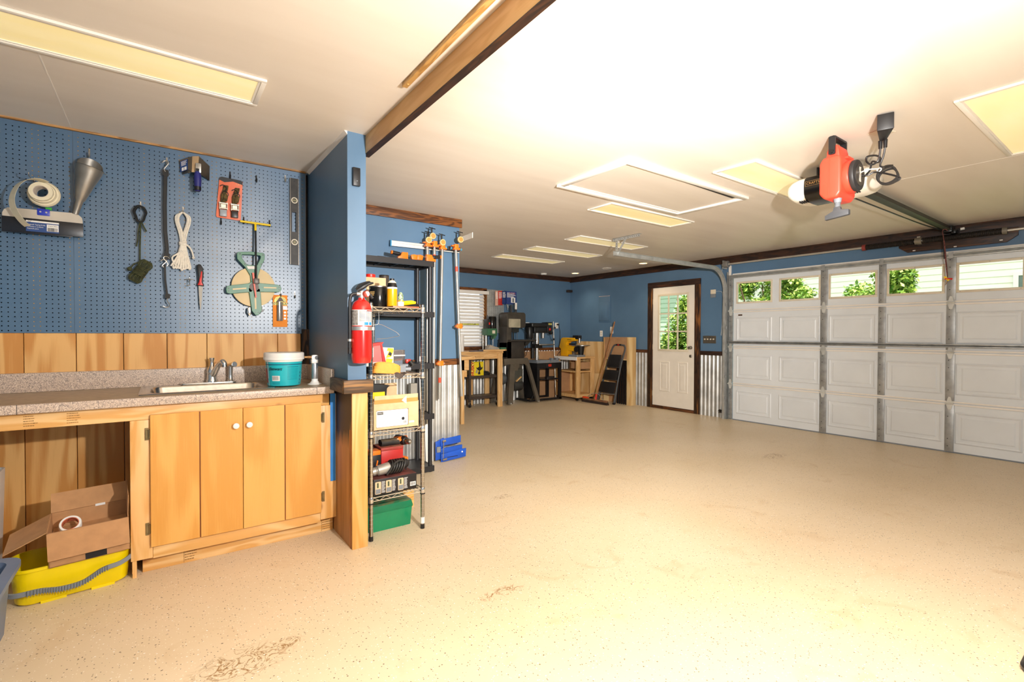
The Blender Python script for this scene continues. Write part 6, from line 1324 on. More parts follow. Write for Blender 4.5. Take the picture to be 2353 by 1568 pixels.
# ---------------------------------------------------------------- plywood sheets and panel box against the right wall
tag(MB().box((6.87, 6.50, .0), (6.888, 7.26, 1.125)).build('plywood_sheet', RAWPLY), 'pale plywood sheet leaning behind the scroll saw', 'plywood')
tag(MB().prism([(6.50, 0), (6.98, 0), (6.98, .10), (6.75, .50), (6.50, .52)], 'X', 6.846, 6.866).build('plywood_sheet', RAWPLY), 'cut plywood piece with a slanted corner behind the broom', 'plywood')
tag(MB().box((5.70, 7.47, .0), (6.62, 7.488, .93)).build('fibreboard_sheet', MDF), 'brown fibreboard sheet standing behind the drill press stand', 'board')
t = thing('panel_cabinet', 'shallow wooden box with brown front leaning against the right wall', 'cabinet', (6.8, 6.05, 0))
MB().box((6.74, 5.745, 0), (6.89, 5.83, 1.215)).build('side', RAWPLY, t, bevel=.001); MB().box((6.74, 6.375, 0), (6.89, 6.39, 1.215)).build('side', RAWPLY, t); MB().box((6.74, 5.83, 1.195), (6.89, 6.375, 1.215)).build('top', MDF, t); MB().box((6.75, 5.83, .82), (6.762, 6.375, 1.195)).build('brown_front', MDF, t); MB().box((6.875, 5.83, 0), (6.885, 6.375, 1.195)).build('back', MDF, t)
MB().box((6.745, 5.83, .80), (6.885, 6.375, .82)).build('shelf', RAWPLY, t)
for i in range(5): MB().box((6.77, 5.87+i*.05, 0), (6.80, 5.885+i*.05, .80)).build('black_slat', BLACK, t)
# step ladder (folded, leaning)
t = thing('step_ladder', 'folded grey step ladder with black treads leaning on the wooden box', 'step ladder', (6.6, 6.1, 0))
LG = mat('ladder_grey', '5e6266', .4, .4, var=.05)
def LD(y, z): return Vector((6.60+.10*z, y, z))
MB().tube([LD(6.005, .0), LD(5.90, .72), LD(5.835, .98), LD(5.845, 1.05), LD(5.88, 1.072), LD(6.06, 1.075), LD(6.10, 1.06)], .0145, 10, smooth=3).build('front_rail', LG, t)
MB().tube([LD(6.425, .0), LD(6.30, .45), LD(6.155, .95), LD(6.10, 1.06)], .0145, 10, smooth=3).build('front_rail', LG, t)
MB().tube([(6.70, 6.06, 0), (6.705, 5.93, .85)], .011, 8).tube([(6.70, 6.47, 0), (6.705, 6.22, .85)], .011, 8).build('rear_legs', LG, t)
for (z0, z1, ya, yb_, yc, yd) in ((.675, .90, 6.205, 5.915, 6.14, 5.875), (.445, .62, 6.29, 5.95, 6.235, 5.92), (.205, .40, 6.365, 5.985, 6.31, 5.955)):
    p0 = [LD(ya, z0), LD(yb_, z0), LD(yd, z1), LD(yc, z1)]; nrm = Vector((-.02, 0, 0))
    MB().add([p+nrm*1.3 for p in p0]+[p+nrm*2.3 for p in p0], [(0, 1, 2, 3), (7, 6, 5, 4), (0, 4, 5, 1), (1, 5, 6, 2), (2, 6, 7, 3), (3, 7, 4, 0)]).build('tread', BLACK, t, bevel=.006)
    MB().tube([LD(ya+.01, z0-.005), LD(yb_-.005, z0-.005)], .008, 8).build('crossbar', LG, t)
MB().tube([LD(6.42, .165), LD(5.985, .185)], .010, 8).build('lower_brace', ALU, t)
MB().box((6.68, 5.93, 1.063), (6.72, 6.03, 1.092)).build('grip_pad', BLACK, t); MB().box((6.679, 5.955, 1.067), (6.681, 5.995, 1.088)).build('badge', mat('deep_red', 'b01c18'), t)
for y in (6.005, 6.425): MB().box((6.585, y-.02, 0), (6.625, y+.02, .035)).build('foot', BLACK, t, bevel=.004)
t = thing('push_broom', 'push broom with long wooden handle leaning by the ladder', 'broom', (6.45, 6.3, 0))
MB().tube([(6.46, 6.305, .11), (6.60, 6.22, .8), (6.76, 6.135, 1.50)], .0125, 10).build('handle', wood('broom_handle', '8a5a34', 'a8764a', 'Z', .03), t)
MB().prism([(6.02, .045), (6.62, .045), (6.62, .075), (6.02, .075)], 'X', 6.42, 6.475).build('head_block', wood('broom_block', '7a5238', '94694a', 'Y', .05), t, bevel=.004)
MB().prism([(6.0, 0), (6.64, 0), (6.62, .045), (6.02, .045)], 'X', 6.415, 6.48).build('bristles', mat('bristle_brown', '33241c', .9, var=.2, vs=120), t)
MB().tube([(6.44, 6.10, .075), (6.45, 6.22, .17), (6.46, 6.30, .18)], .006, 6, smooth=3).tube([(6.44, 6.52, .075), (6.45, 6.40, .17), (6.46, 6.31, .18)], .006, 6, smooth=3).build('brace_wire', ALU, t)
MB().cyl((6.455, 6.307, .07), (6.465, 6.303, .17), .018, n=12).build('socket', REDP, t); MB().box((6.425, 6.50, .075), (6.47, 6.62, .10)).build('scraper', mat('red_orange', 'ec4a1e'), t)
# wall fixtures
def outlet(x, y, z, name, label, face, w=.07, h=.115, cat='outlet', duplex=True):
    t = thing(name, label, cat, (x, y, z)); F = FY(x, y, z) if face == 'Y' else FX(x, y, z)
    MB().rbox((-w/2, -h/2, 0), (w/2, h/2, .006), .006, 2, 'Z', F).build('plate', WHITEP, t)
    if duplex:
        for q in (-.022, .022): MB().rbox((-.016, q-.014, .006), (.016, q+.014, .0085), .005, 2, 'Z', F).build('receptacle', CREAM, t)
    return t
outlet(5.80, YF, 1.435, 'wall_outlet', 'white outlet between band saw and drill press', 'Y', .09)
outlet(6.55, YF, 1.44, 'wall_outlet', 'white outlet right of the drill press', 'Y', .085)
outlet(XG, 6.63, 1.28, 'wall_outlet', 'white outlet above the plywood on the right wall', 'X'); outlet(XG, 6.36, 1.345, 'blank_plate', 'white blank plate behind the broom handle', 'X', .075, .13, 'wall plate', False)
t = thing('cord_plug', 'dark plug in the outlet beside the band saw', 'plug', (5.82, YF-.02, 1.44)); MB().rbox((5.79, YF-.05, 1.43), (5.825, YF-.0085, 1.47), .006, 2, 'Y').build('body', BLACK, t); MB().tube([(5.81, YF-.05, 1.44), (5.82, YF-.06, 1.35), (5.74, YF-.04, 1.1), (5.70, YF-.04, .85)], .005, 6, smooth=3).build('cord', BCORD, t)
t = thing('cord_plug', 'cord hanging from the outlet right of the drill press', 'plug', (6.57, YF-.02, 1.46)); MB().rbox((6.545, YF-.05, 1.445), (6.58, YF-.0085, 1.48), .006, 2, 'Y').build('body', BLACK, t); MB().tube([(6.565, YF-.05, 1.45), (6.60, YF-.05, 1.3), (6.59, YF-.04, 1.05), (6.55, YF-.04, .95)], .005, 6, smooth=3).build('cord', BCORD, t)
t = thing('breaker_panel', 'blue painted breaker panel door on the right wall', 'breaker panel', (XG, 6.53, 1.52))
MB().box((XG-.012, 6.395, 1.51), (XG-.0005, 6.69, 2.0)).build('cover', BLUE, t, bevel=.003); MB().box((XG-.02, 6.42, 1.535), (XG-.012, 6.68, 1.88)).build('door', BLUE, t, bevel=.004); MB().box((XG-.024, 6.46, 1.58), (XG-.02, 6.62, 1.84)).build('door_panel', BLUE, t, bevel=.003); MB().box((XG-.014, 6.40, 1.995), (XG-.012, 6.69, 2.003)).build('chipped_edge', mat('chipped', 'c8b4ac', .6), t)
t = thing('corner_bracket', 'small dark block high in the far corner', 'bracket', (6.9, 7.48, 2.14)); MB().rbox((6.80, 7.44, 2.13), (6.92, 7.50, 2.18), .008, 3, 'Y').build('block', mat('brown_black', '33261e', .6), t, bevel=.003); MB().box((6.83, 7.435, 2.14), (6.86, 7.44, 2.17)).build('lens', BLACK, t)
t = thing('switch_plate', 'steel four gang switch plate beside the entry door', 'light switch', (XG, 4.335, 1.19))
MB().rbox((XG-.006, 4.225, 1.13), (XG, 4.445, 1.248), .006, 2, 'X').build('plate', STEEL, t)
for i in range(4): MB().box((XG-.02, 4.258+i*.05, 1.185), (XG-.006, 4.270+i*.05, 1.205)).build('toggle', CREAM, t)
t = thing('door_opener_button', 'grey beige wall button with thin wires left of the garage track', 'wall control', (XG, 4.27, 1.9))
MB().box((XG-.02, 4.232, 1.895), (XG-.0005, 4.315, 1.962)).build('beige_half', CREAM, t, bevel=.003); MB().box((XG-.02, 4.232, 1.838), (XG-.0005, 4.315, 1.895)).build('grey_half', GREYP, t, bevel=.003)
MB().tube([(XG-.01, 4.23, 1.93), (XG-.02, 4.17, 1.93), (XG-.015, 4.12, 1.90), (XG-.012, 4.11, 1.75), (XG-.02, 4.10, 1.5), (XG-.02, 4.13, 1.25)], .0018, 5, smooth=4).tube([(XG-.02, 4.10, 2.40), (XG-.02, 4.13, 2.2), (XG-.015, 4.105, 2.0), (XG-.02, 4.115, 1.55), (XG-.02, 4.135, 1.26)], .0018, 5, smooth=4).build('bell_wire', WHITEP, t)
# ---------------------------------------------------------------- entry door
GL = mat('window_glass', 'ffffff', .02, trans=1, var=0, ior=1.1)
d1 = thing('door_1', 'white half-glass entry door with dark stained casing', 'door', (XG, 5.0, 0), kind='structure')
for (y0, y1, nm) in ((5.405, 5.51, 'casing'), (4.49, 4.59, 'casing')): MB().box((XG-.022, y0, 0), (XG+.0, y1, 2.155)).build(nm, STAINZ, d1, bevel=.003)
MB().box((XG-.024, 4.49, 2.065), (XG, 5.51, 2.16)).build('head_casing', STAINY, d1, bevel=.003)
MB().box((XG-.02, 4.585, 0), (XG+.12, 5.41, .05)).build('threshold', RAILY, d1, bevel=.004)
DW = mat('door_white', 'e9e0d2', .4, var=.015)
X0, X1 = XG-.012, XG+.03
m = MB().box((X0, 4.592, .052), (X1, 5.403, .995)).box((X0, 4.592, 1.94), (X1, 5.403, 2.063)).box((X0, 4.592, .995), (X1, 4.715, 1.94)).box((X0, 5.28, .995), (X1, 5.403, 1.94)); m.build('slab', DW, d1)
MB().box((X0-.010, 4.70, .985), (X0, 5.295, 1.02)).box((X0-.010, 4.70, 1.915), (X0, 5.295, 1.95)).box((X0-.010, 4.70, 1.02), (X0, 4.73, 1.915)).box((X0-.010, 5.265, 1.02), (X0, 5.295, 1.915)).build('glazing_frame', CREAM, d1, bevel=.003)
for i in range(1, 3): MB().box((X0-.006, 4.73+i*.1783-.010, 1.02), (X0+.012, 4.73+i*.1783+.010, 1.915)).build('muntin', CREAM, d1)
for i in range(1, 3): MB().box((X0-.0065, 4.73, 1.02+i*.2983-.010), (X0+.0125, 5.265, 1.02+i*.2983+.010)).build('muntin', CREAM, d1)
pane = None
for i in range(3):
    for j in range(3):
        if pane is None: pane = MB().box((X0+.013, 4.74, 1.03), (X0+.017, 4.898, 1.308)).build('pane', GL, d1)
        else: share(pane, 'pane', d1, (0, i*.1783, j*.2983))
def raised(y0, y1, z0, z1, x, parent, m_, d=.008):
    rs = [(0, 0), (.014, d), (.028, d*.2), (.05, d*.2), (.062, d*.8)]; vs = []; fs = []
    for ins, h in rs: vs += [(x-h, y0+ins, z0+ins), (x-h, y1-ins, z0+ins), (x-h, y1-ins, z1-ins), (x-h, y0+ins, z1-ins)]
    for k in range(len(rs)-1): fs += [(4*k+i, 4*k+(i+1) % 4, 4*k+4+(i+1) % 4, 4*k+4+i) for i in range(4)]
    n = 4*(len(rs)-1); fs.append((n, n+1, n+2, n+3)); return MB().add(vs, fs).build('panel', m_, parent, smooth=0)
raised(5.055, 5.262, .30, .815, X0, d1, DW); raised(4.706, 4.908, .302, .818, X0, d1, DW)
for z in (1.055, .918):
    MB().lathe([(.028, 0), (.028, .006), (.012, .01), (.012, .03), (.024, .04), (.027, .052), (.02, .062), (.001, .064)] if z > 1 else [(.026, 0), (.026, .012), (.02, .018), (.001, .019)], (X0, 4.655, z), (-1, 0, 0), 20).build('door_knob' if z > 1 else 'deadbolt', STEEL, d1)
for z in (1.83, 1.05, .25): MB().box((X0-.004, 5.395, z-.045), (X0+.002, 5.412, z+.045)).build('hinge', CREAM, d1)
# ---------------------------------------------------------------- sectional garage door
d2 = thing('door_2', 'white sectional garage door with a row of windows at the top', 'garage door', (XG, 1.49, 0), kind='structure')
GD = mat('garage_door_white', 'dfe2e4', .42, var=.02, vs=3)
P = .612; Y0 = 3.935; DX = 6.905
zs = [(.012, .5365), (.537, 1.0855), (1.086, 1.6195), (1.620, 2.155)]
pan = None
for k, (z0, z1) in enumerate(zs):
    m = MB()
    if k < 3: m.box((DX, Y0-8*P, z0), (DX+.035, Y0, z1))
    else:
        wz0, wz1 = 1.735, 2.028
        m.box((DX, Y0-8*P, z0), (DX+.035, Y0, wz0)).box((DX, Y0-8*P, wz1), (DX+.035, Y0, z1))
        m.box((DX, Y0-.055, wz0), (DX+.035, Y0, wz1))
        for i in range(8): m.box((DX, Y0-(i+1)*P-(.055 if i < 7 else 0), wz0), (DX+.035, Y0-(i+1)*P+.055, wz1))
    s = m.build('section', GD, d2, bevel=0)
    if k < 3:
        for i in range(8):
            if pan is None: pan = raised(Y0-P+.05, Y0-.05, .10, .445, DX, s, GD, .009)
            else: share(pan, 'panel', s, (0, -i*P, z0-.012 if k else 0))
    else:
        for i in range(8):
            ya, yb2 = Y0-(i+1)*P+.05, Y0-i*P-.05
            f_ = MB().box((DX-.012, ya-.004, 1.722), (DX, yb2+.004, 1.748)).box((DX-.012, ya-.004, 2.016), (DX, yb2+.004, 2.042)).box((DX-.012, ya-.004, 1.748), (DX, ya+.020, 2.016)).box((DX-.012, yb2-.020, 1.748), (DX, yb2+.004, 2.016)).build('window_frame', CREAM, s, bevel=.003)
            MB().box((DX+.012, ya+.006, 1.736), (DX+.016, yb2-.006, 2.027)).build('pane', GL, f_)
            for yy in (ya+.03, (ya+yb2)/2, yb2-.03):
                for zz in (1.735, 2.029): MB().cyl((DX-.012, yy, zz), (DX-.0135, yy, zz), .0035, n=6).build('screw', GREYP, f_)
    # joint lips
    if k:
        LIP = mat('lip_cream', 'efe8de', .4, var=.02)
        MB().box((DX-.012, Y0-8*P, z0+.003), (DX, Y0, z0+.020)).build('joint_lip', LIP, s, bevel=.003); MB().box((DX-.010, Y0-8*P, z0-.026), (DX, Y0, z0-.008)).build('joint_lip', LIP, s, bevel=.003)
MB().box((DX-.004, Y0-8*P, 0), (DX+.04, Y0, .014)).build('bottom_seal', GREYP, d2)
SY3 = [(3.968, .058), (2.715, .078), (2.095, .07), (1.478, .075), (.86, .07), (.25, .07), (-.36, .07)]
for (y, w) in SY3:
    for k, (z0, z1) in enumerate(zs):
        st_ = MB().box((DX-.016, y-w/2, z0+(.024 if k else 0)), (DX-.001, y+w/2, z1-.018)).build('stile', GALV, d2, bevel=.002)
        for q in (.06, .14, .38, .46): MB().cyl((DX-.016, y+.012, z0+q), (DX-.0175, y+.012, z0+q), .005, n=8).build('rivet_hole', mat('hole_dark', '3a3c3a', .6), st_)
    if y in (3.968, 2.715, 1.478, .25):
        for z in (.535, 1.084, 1.618):
            h_ = MB().prism([(y-.032, z-.012), (y+.032, z-.012), (y+.032, z+.012), (y+.022, z+.02), (y+.010, z+.07), (y-.010, z+.07), (y-.022, z+.02), (y-.032, z+.012)], 'X', DX-.024, DX-.018).prism([(y-.03, z-.008), (y+.03, z-.008), (y+.012, z-.07), (y-.012, z-.07)], 'X', DX-.022, DX-.016).cyl((DX-.028, y-.035, z), (DX-.028, y+.035, z), .008, n=10).build('hinge', mat('hinge_zinc', 'd2d2cc', .35, .3, var=.08), d2, bevel=.001, seg=1)
# reinforcing struts
MB().prism([(DX-.05, 1.135), (DX-.001, 1.135), (DX-.001, 1.172), (DX-.05, 1.172), (DX-.05, 1.16), (DX-.03, 1.154), (DX-.05, 1.148)], 'Y', Y0-8*P, Y0+.06).build('strut', GALV, d2, bevel=.002)
MB().prism([(DX-.05, 2.100), (DX-.001, 2.100), (DX-.001, 2.150), (DX-.05, 2.150), (DX-.05, 2.138), (DX-.025, 2.125), (DX-.05, 2.112)], 'Y', Y0-8*P, Y0+.04).build('strut', GALVLT, d2, bevel=.002)
MB().box((DX-.002, Y0-8*P, 2.155), (DX+.03, Y0+.02, 2.172)).build('top_trim', LIP, d2)
for y in (2.715, 2.095, 1.478): MB().box((DX-.052, y-.02, 2.092), (DX-.046, y+.02, 2.158)).build('strut_clip', GALV, d2)
MB().box((DX-.004, 3.80, 1.545), (DX-.001, 3.86, 1.565)).build('maker_badge', mat('badge_brown', '4a3020', .5), d2)
lab = MB().box((DX-.0035, 1.26, 1.30), (DX-.002, 1.315, 1.44)).build('warning_sticker', mat('sticker_tan', 'd8b898', .5), d2)
decal(lines(-.025, -.06, .025, .05, 9, .4)+[(-.027, .058, .027, .066), (-.027, -.0, .027, .006)], FX(DX-.0036, 1.2875, 1.37), mat('sticker_ink', '6a4a3a', .6), lab, 'small_print')
# ---------------------------------------------------------------- track, torsion gear
t = thing('garage_door_track', 'galvanised roller track rising beside the garage door and bending along the ceiling', 'door track', (6.85, 4.05, 0))
TX = 6.84
pts = [(TX, 4.05, 0), (TX, 4.05, 1.92)]+[(TX-.33+.33*math.cos(R(a)), 4.05, 1.915+.33*math.sin(R(a))) for a in range(8, 91, 8)]+[(6.2, 4.05, 2.2445), (4.43, 4.05, 2.243)]
MB().strip(pts, .005, .052, (0, 1, 0)).build('track_web', GALVLT, t, smooth=30)
up = [Vector(p) for p in pts]
for off in (-.026, .026):
    q = []
    for i, p in enumerate(up):
        d = (up[min(i+1, len(up)-1)]-up[max(i-1, 0)]).normalized(); nn = d.cross(Vector((0, 1, 0))).normalized(); q.append(p+nn*off+Vector((0, -.016, 0)))
    MB().strip(q, .034, .003, (0, 1, 0)).build('track_flange', GALVLT, t, smooth=30)
MB().box((6.86, 4.012, 0), (XG, 4.018, 2.2)).box((XG-.006, 4.0, 0), (XG, 4.045, 2.2)).build('wall_angle', GALV, t); MB().box((XG-.018, 3.985, 1.80), (XG+.0, 4.02, 2.30)).build('jamb_strip', WHITE, t)
m = MB(); 
for z in (.3, .62, 1.0, 1.35, 1.7): MB().box((6.835, 4.02, z), (6.90, 4.05, z+.04)).build('track_bracket', GALV, t)
t2 = thing('track_hanger', 'perforated steel hanger holding the track under the ceiling', 'hanger bracket', (4.53, 3.95, 2.25))
MB().box((4.515, 3.72, 2.407), (4.518, 4.14, 2.443)).box((4.515, 3.72, 2.440), (4.55, 4.14, 2.443)).build('ceiling_angle', GALVLT, t2)
MB().box((4.512, 4.055, 2.225), (4.515, 4.09, 2.43)).build('drop_arm', GALVLT, t2); MB().strip([(4.511, 4.06, 2.24), (4.511, 3.92, 2.425)], .003, .03, (1, 0, 0)).build('diagonal_arm', GALVLT, t2)
m = MB()
for i in range(13): m.cyl((4.5148, 3.74+i*.031, 2.424), (4.5142, 3.74+i*.031, 2.424), .005, n=8)
for i in range(6): m.cyl((4.5118, 4.072, 2.25+i*.03), (4.5112, 4.072, 2.25+i*.03), .005, n=8)
tag(m.build('punched_holes', mat('hole_dark', '3a3c3a'), t2), kind='stuff')
t = thing('torsion_bar', 'torsion shaft with dark springs and drum above the garage door', 'torsion spring', (6.8, 2.5, 2.3))
MB().cyl((6.80, -.95, 2.308), (6.80, 4.06, 2.308), .0127, n=14).build('shaft', ALU, t)
SPR = mat('spring_dark', '241f1d', .4, .5, var=.15)
def spring(y0, y1):
    s = MB().cyl((6.80, y0, 2.308), (6.80, y1, 2.308), .030, n=18).build('spring', SPR, t)
    m = MB(); n = int(abs(y1-y0)/.014)
    for i in range(n): m.lathe([(.030, 0), (.0325, .003), (.030, .006)], (6.80, min(y0, y1)+i*.014, 2.308), (0, 1, 0), 14)
    tag(m.build('coils', SPR, s), kind='stuff')
spring(1.78, 2.25); spring(1.06, 1.70)
for y in (2.25, 1.06): MB().cyl((6.80, y-.018, 2.308), (6.80, y+.018, 2.308), .036, n=16).build('winding_cone', mat('cone_red' if y > 2 else 'cone_cast', '8a3a34' if y > 2 else '7a7468', .5, .3), t)
for y in (1.74,): MB().cyl((6.80, y-.03, 2.308), (6.80, y+.03, 2.308), .037, n=16).build('stationary_cone', mat('cone_cast2', '8a8478', .4, .6), t); MB().box((6.80, y-.015, 2.27), (XG-.03, y+.015, 2.36)).build('centre_bearing', STEEL, t)
MB().cyl((6.80, 3.96, 2.308), (6.80, 4.03, 2.308), .05, n=24).build('cable_drum', mat('drum_grey', '9a9894', .4, .6), t, bevel=.004); MB().cyl((6.80, 4.03, 2.308), (6.80, 4.036, 2.308), .036, n=20).build('drum_face', mat('cone_red', '8a3a34'), t); MB().box((6.79, 4.04, 2.25), (XG-.025, 4.05, 2.37)).build('end_bearing', GALVLT, t)
t = thing('spring_anchor_board', 'dark stained board with clipped ends behind the torsion springs', 'board', (XG, 1.47, 2.2))
MB().prism([(1.06, 2.205), (1.86, 2.205), (1.94, 2.265), (1.94, 2.345), (.98, 2.345), (.98, 2.265)], 'X', XG-.045, XG-.0225).build('plank', STAINY, t, bevel=.002)
for (y, z) in ((1.80, 2.215), (1.10, 2.225), (1.45, 2.21)): MB().box((XG-.0465, y-.012, z), (XG-.045, y+.012, z+.01)).build('paint_fleck', WHITE, t)
t = thing('cable_roller_bracket', 'small black bracket at the foot of the garage track', 'bracket', (6.86, 4.07, .1)); MB().box((6.82, 4.055, .09), (6.88, 4.11, .10)).box((6.82, 4.07, .10), (6.83, 4.10, .14)).build('plate', BLKSTEEL, t); MB().cyl((6.84, 4.05, .12), (6.84, 4.12, .12), .012, n=10).build('roller', BLKSTEEL, t)
# ---------------------------------------------------------------- door opener
t = thing('door_opener', 'garage door opener with white end lenses and black body under the ceiling', 'door opener', (3.8, 1.46, 2.18))
OX, OZ0, OZ1 = 3.80, 2.205, 2.385
WL_ = mat('lens_white', 'efe8da', .35, var=.02)
def orow(y, s, z0=OZ0, z1=OZ1, dx=.15):
    c = (z0+z1)/2; h = (z1-z0)/2*s; w = dx*(.6+.4*s); out = []
    for k in range(20):
        a = 2*math.pi*k/20; e = .62; ca, sa = math.cos(a), math.sin(a)
        out.append((OX+w*math.copysign(abs(ca)**e, ca), y, c+h*math.copysign(abs(sa)**e, sa)))
    return out
m = MB(); loft(m, [orow(1.345, 1.0), orow(1.575, 1.0)]); m.build('black_housing', mat('opener_black', '1a1918', .25, .1, var=.04), t, smooth=50)
m = MB(); loft(m, [orow(1.572, .99), orow(1.62, .97), orow(1.66, .86), orow(1.69, .62), orow(1.705, .25)]); m.build('left_lens', WL_, t, smooth=50)
m = MB(); loft(m, [orow(1.348, .99), orow(1.28, .97), orow(1.23, .86), orow(1.20, .62), orow(1.185, .25)]); m.build('right_lens', WL_, t, smooth=50)
for y0 in (1.60, 1.29):
    for i in range(4): MB().box((OX-.11, y0-.025+i*.014-.0035, OZ0-.002+.004), (OX-.06, y0-.025+i*.014+.0035, OZ0+.02)).build('vent_slot', INK, t)
text('CRAFTSMAN', .024, frame((OX-.1515, 1.558, 2.318), (0, -1, 0), (0, 0, 1)), mat('gold_ink', 'd8b070'), t, align='LEFT')
decal([(-.105, -.017, .10, -.0155), (-.105, .0155, .10, .017), (-.105, -.017, -.1035, .017)], FX(OX-.151, 1.46, 2.318), mat('gold_ink', 'd8b070'), t, 'name_border')
MB().cyl((OX-.13, 1.575, 2.27), (OX-.135, 1.59, 2.27), .008, n=10).build('lens_screw', CREAM, t)
MB().box((OX-.06, 1.40, OZ1), (OX-.03, 1.41, ZC)).box((OX+.03, 1.40, OZ1), (OX+.06, 1.41, ZC)).box((OX-.06, 1.52, OZ1), (OX-.03, 1.53, ZC)).box((OX+.03, 1.52, OZ1), (OX+.06, 1.53, ZC)).build('hanger_strap', BLKSTEEL, t)
RLM = mat('rail_dark', '2e2e2c', .4, .5, var=.15)
MB().box((OX+.05, 1.455, 2.375), (6.75, 1.50, 2.412)).build('rail', RLM, t); MB().box((OX+.05, 1.445, 2.372), (6.75, 1.51, 2.377)).build('rail_flange', mat('rail_green', '42463a', .5, .4), t)
MB().tube([(OX+.1, 1.52, 2.33), (5.0, 1.515, 2.335), (6.0, 1.51, 2.345), (6.72, 1.50, 2.37)], .006, 6, smooth=3).build('belt', BLKSTEEL, t); MB().rbox((6.72, 1.44, 2.355), (6.84, 1.52, 2.42), .01, 2, 'Z').rbox((6.76, 1.42, 2.34), (XG-.025, 1.46, 2.38), .006, 2, 'Z').build('header_bracket', BLKSTEEL, t, bevel=.003)
MB().cyl((6.83, 1.40, 2.385), (6.84, 1.37, 2.39), .014, n=12).build('white_eyelet', WHITEP, t)
t = thing('release_cord', 'release cord with red handle and yellow tag hanging from the opener rail', 'rope', (6.5, 1.44, 1.8))
MB().tube([(6.52, 1.475, 2.34), (6.505, 1.455, 2.2), (6.50, 1.44, 2.0), (6.50, 1.425, 1.86)], .004, 6, smooth=4).tube([(6.50, 1.43, 2.33), (6.50, 1.445, 2.35), (6.505, 1.47, 2.335), (6.505, 1.452, 2.2), (6.50, 1.43, 1.95), (6.50, 1.423, 1.82)], .004, 6, smooth=4).build('cord', mat('red_black_cord', '6a3a34', .7, var=.4, vs=90), t)
MB().tube([(6.515, 1.46, 2.24), (6.51, 1.45, 2.05)], .009, 8).build('black_sleeve', BLACK, t); MB().cyl((6.50, 1.445, 1.845), (6.50, 1.385, 1.838), .009, n=10).build('red_handle', REDP, t); MB().box((-.010, -.002, -.028), (.010, .002, .028), Matrix.Translation((6.495, 1.43, 1.845)) @ Matrix.Rotation(R(90), 4, 'Z') @ Matrix.Rotation(R(40), 4, 'Y')).build('yellow_tag', YELLOW, t); MB().tube([(6.50, 1.425, 1.82), (6.50, 1.435, 1.79), (6.50, 1.44, 1.78)], .003, 6).build('cord_end', mat('frayed', 'a07a5a', .9), t)
# ---------------------------------------------------------------- retractable cord reel
t = thing('retractable_cord_reel', 'red retractable cord reel hanging from a black ceiling bracket', 'cord reel', (3.26, 1.225, 2.0))
RD = mat('reel_red', 'ea4630', .4, var=.03); RX, RYc, RZ = 3.30, 1.235, 2.20
MB().box((3.222, 1.218, 2.430), (3.385, 1.252, 2.443)).build('bracket_top', BLACK, t, bevel=.002)
for x in (3.215, 3.378): MB().rbox((x, 1.218, 2.335), (x+.012, 1.252, 2.443), .008, 3, 'X').build('bracket_arm', BLACK, t)
MB().cyl((3.215, 1.235, 2.353), (3.208, 1.235, 2.353), .011, n=12).build('pivot_bolt', BLKSTEEL, t)
cs = [(1.177+.02, 2.071), (1.293-.028, 2.071), (1.293, 2.105), (1.293, 2.285), (1.293-.02, 2.318), (1.177+.01, 2.318), (1.177, 2.29), (1.177, 2.10)]
MB().prism(cs, 'X', 3.19, 3.41).build('reel_case', RD, t, bevel=.014, seg=3)
MB().prism([(1.197, 2.30), (1.275, 2.30), (1.268, 2.36), (1.258, 2.392), (1.212, 2.392), (1.203, 2.36)], 'X', 3.232, 3.372).build('neck', RD, t, bevel=.008, seg=2)
MB().box((3.187, 1.236, 2.09), (3.192, 1.240, 2.31)).build('case_seam', RD, t)
for i in range(6): MB().box((3.30+.014*i, 1.177, 2.316), (3.306+.014*i, 1.24, 2.328)).build('case_rib', RD, t)
MB().cyl((RX, 1.19, RZ), (RX, 1.148, RZ), .094, n=40).build('side_drum', RD, t, bevel=.005); MB().cyl((RX, 1.150, RZ), (RX, 1.122, RZ), .090, n=40).build('rubber_rim', mat('rim_black', '2a2829', .5), t, bevel=.008); MB().cyl((RX, 1.1225, RZ), (RX, 1.118, RZ), .062, n=32).build('side_face', mat('face_dark', '3c3836', .3, .3), t)
decal([(-.012, -.04, .012, .045)], frame((RX, 1.1175, RZ), (1, 0, 0), (0, 0, 1)), mat('face_print', 'c8c0b4', .5, var=.3, vs=60), t, 'face_label')
MB().cyl((3.245, 1.212, 2.074), (3.245, 1.212, 2.05), .022, .018, 14).cyl((3.245, 1.212, 2.05), (3.245, 1.212, 2.02), .012, n=12).build('cord_stop', GREYP, t); m = MB()
for i in range(4): m.lathe([(.014, 0), (.017, .003), (.014, .006)], (3.245, 1.212, 2.022+i*.008), n=12)
m.build('strain_relief', GREYP, t)
yc = 1.212
MB().prism([(yc-.016, 2.025), (yc+.016, 2.025), (yc+.02, 2.003), (yc+.062, 1.982), (yc+.064, 1.955), (yc-.062, 1.968), (yc-.062, 2.0), (yc-.02, 2.006)], 'X', 3.23, 3.26).build('triple_tap', mat('tap_grey', '46484c', .5), t, bevel=.004)
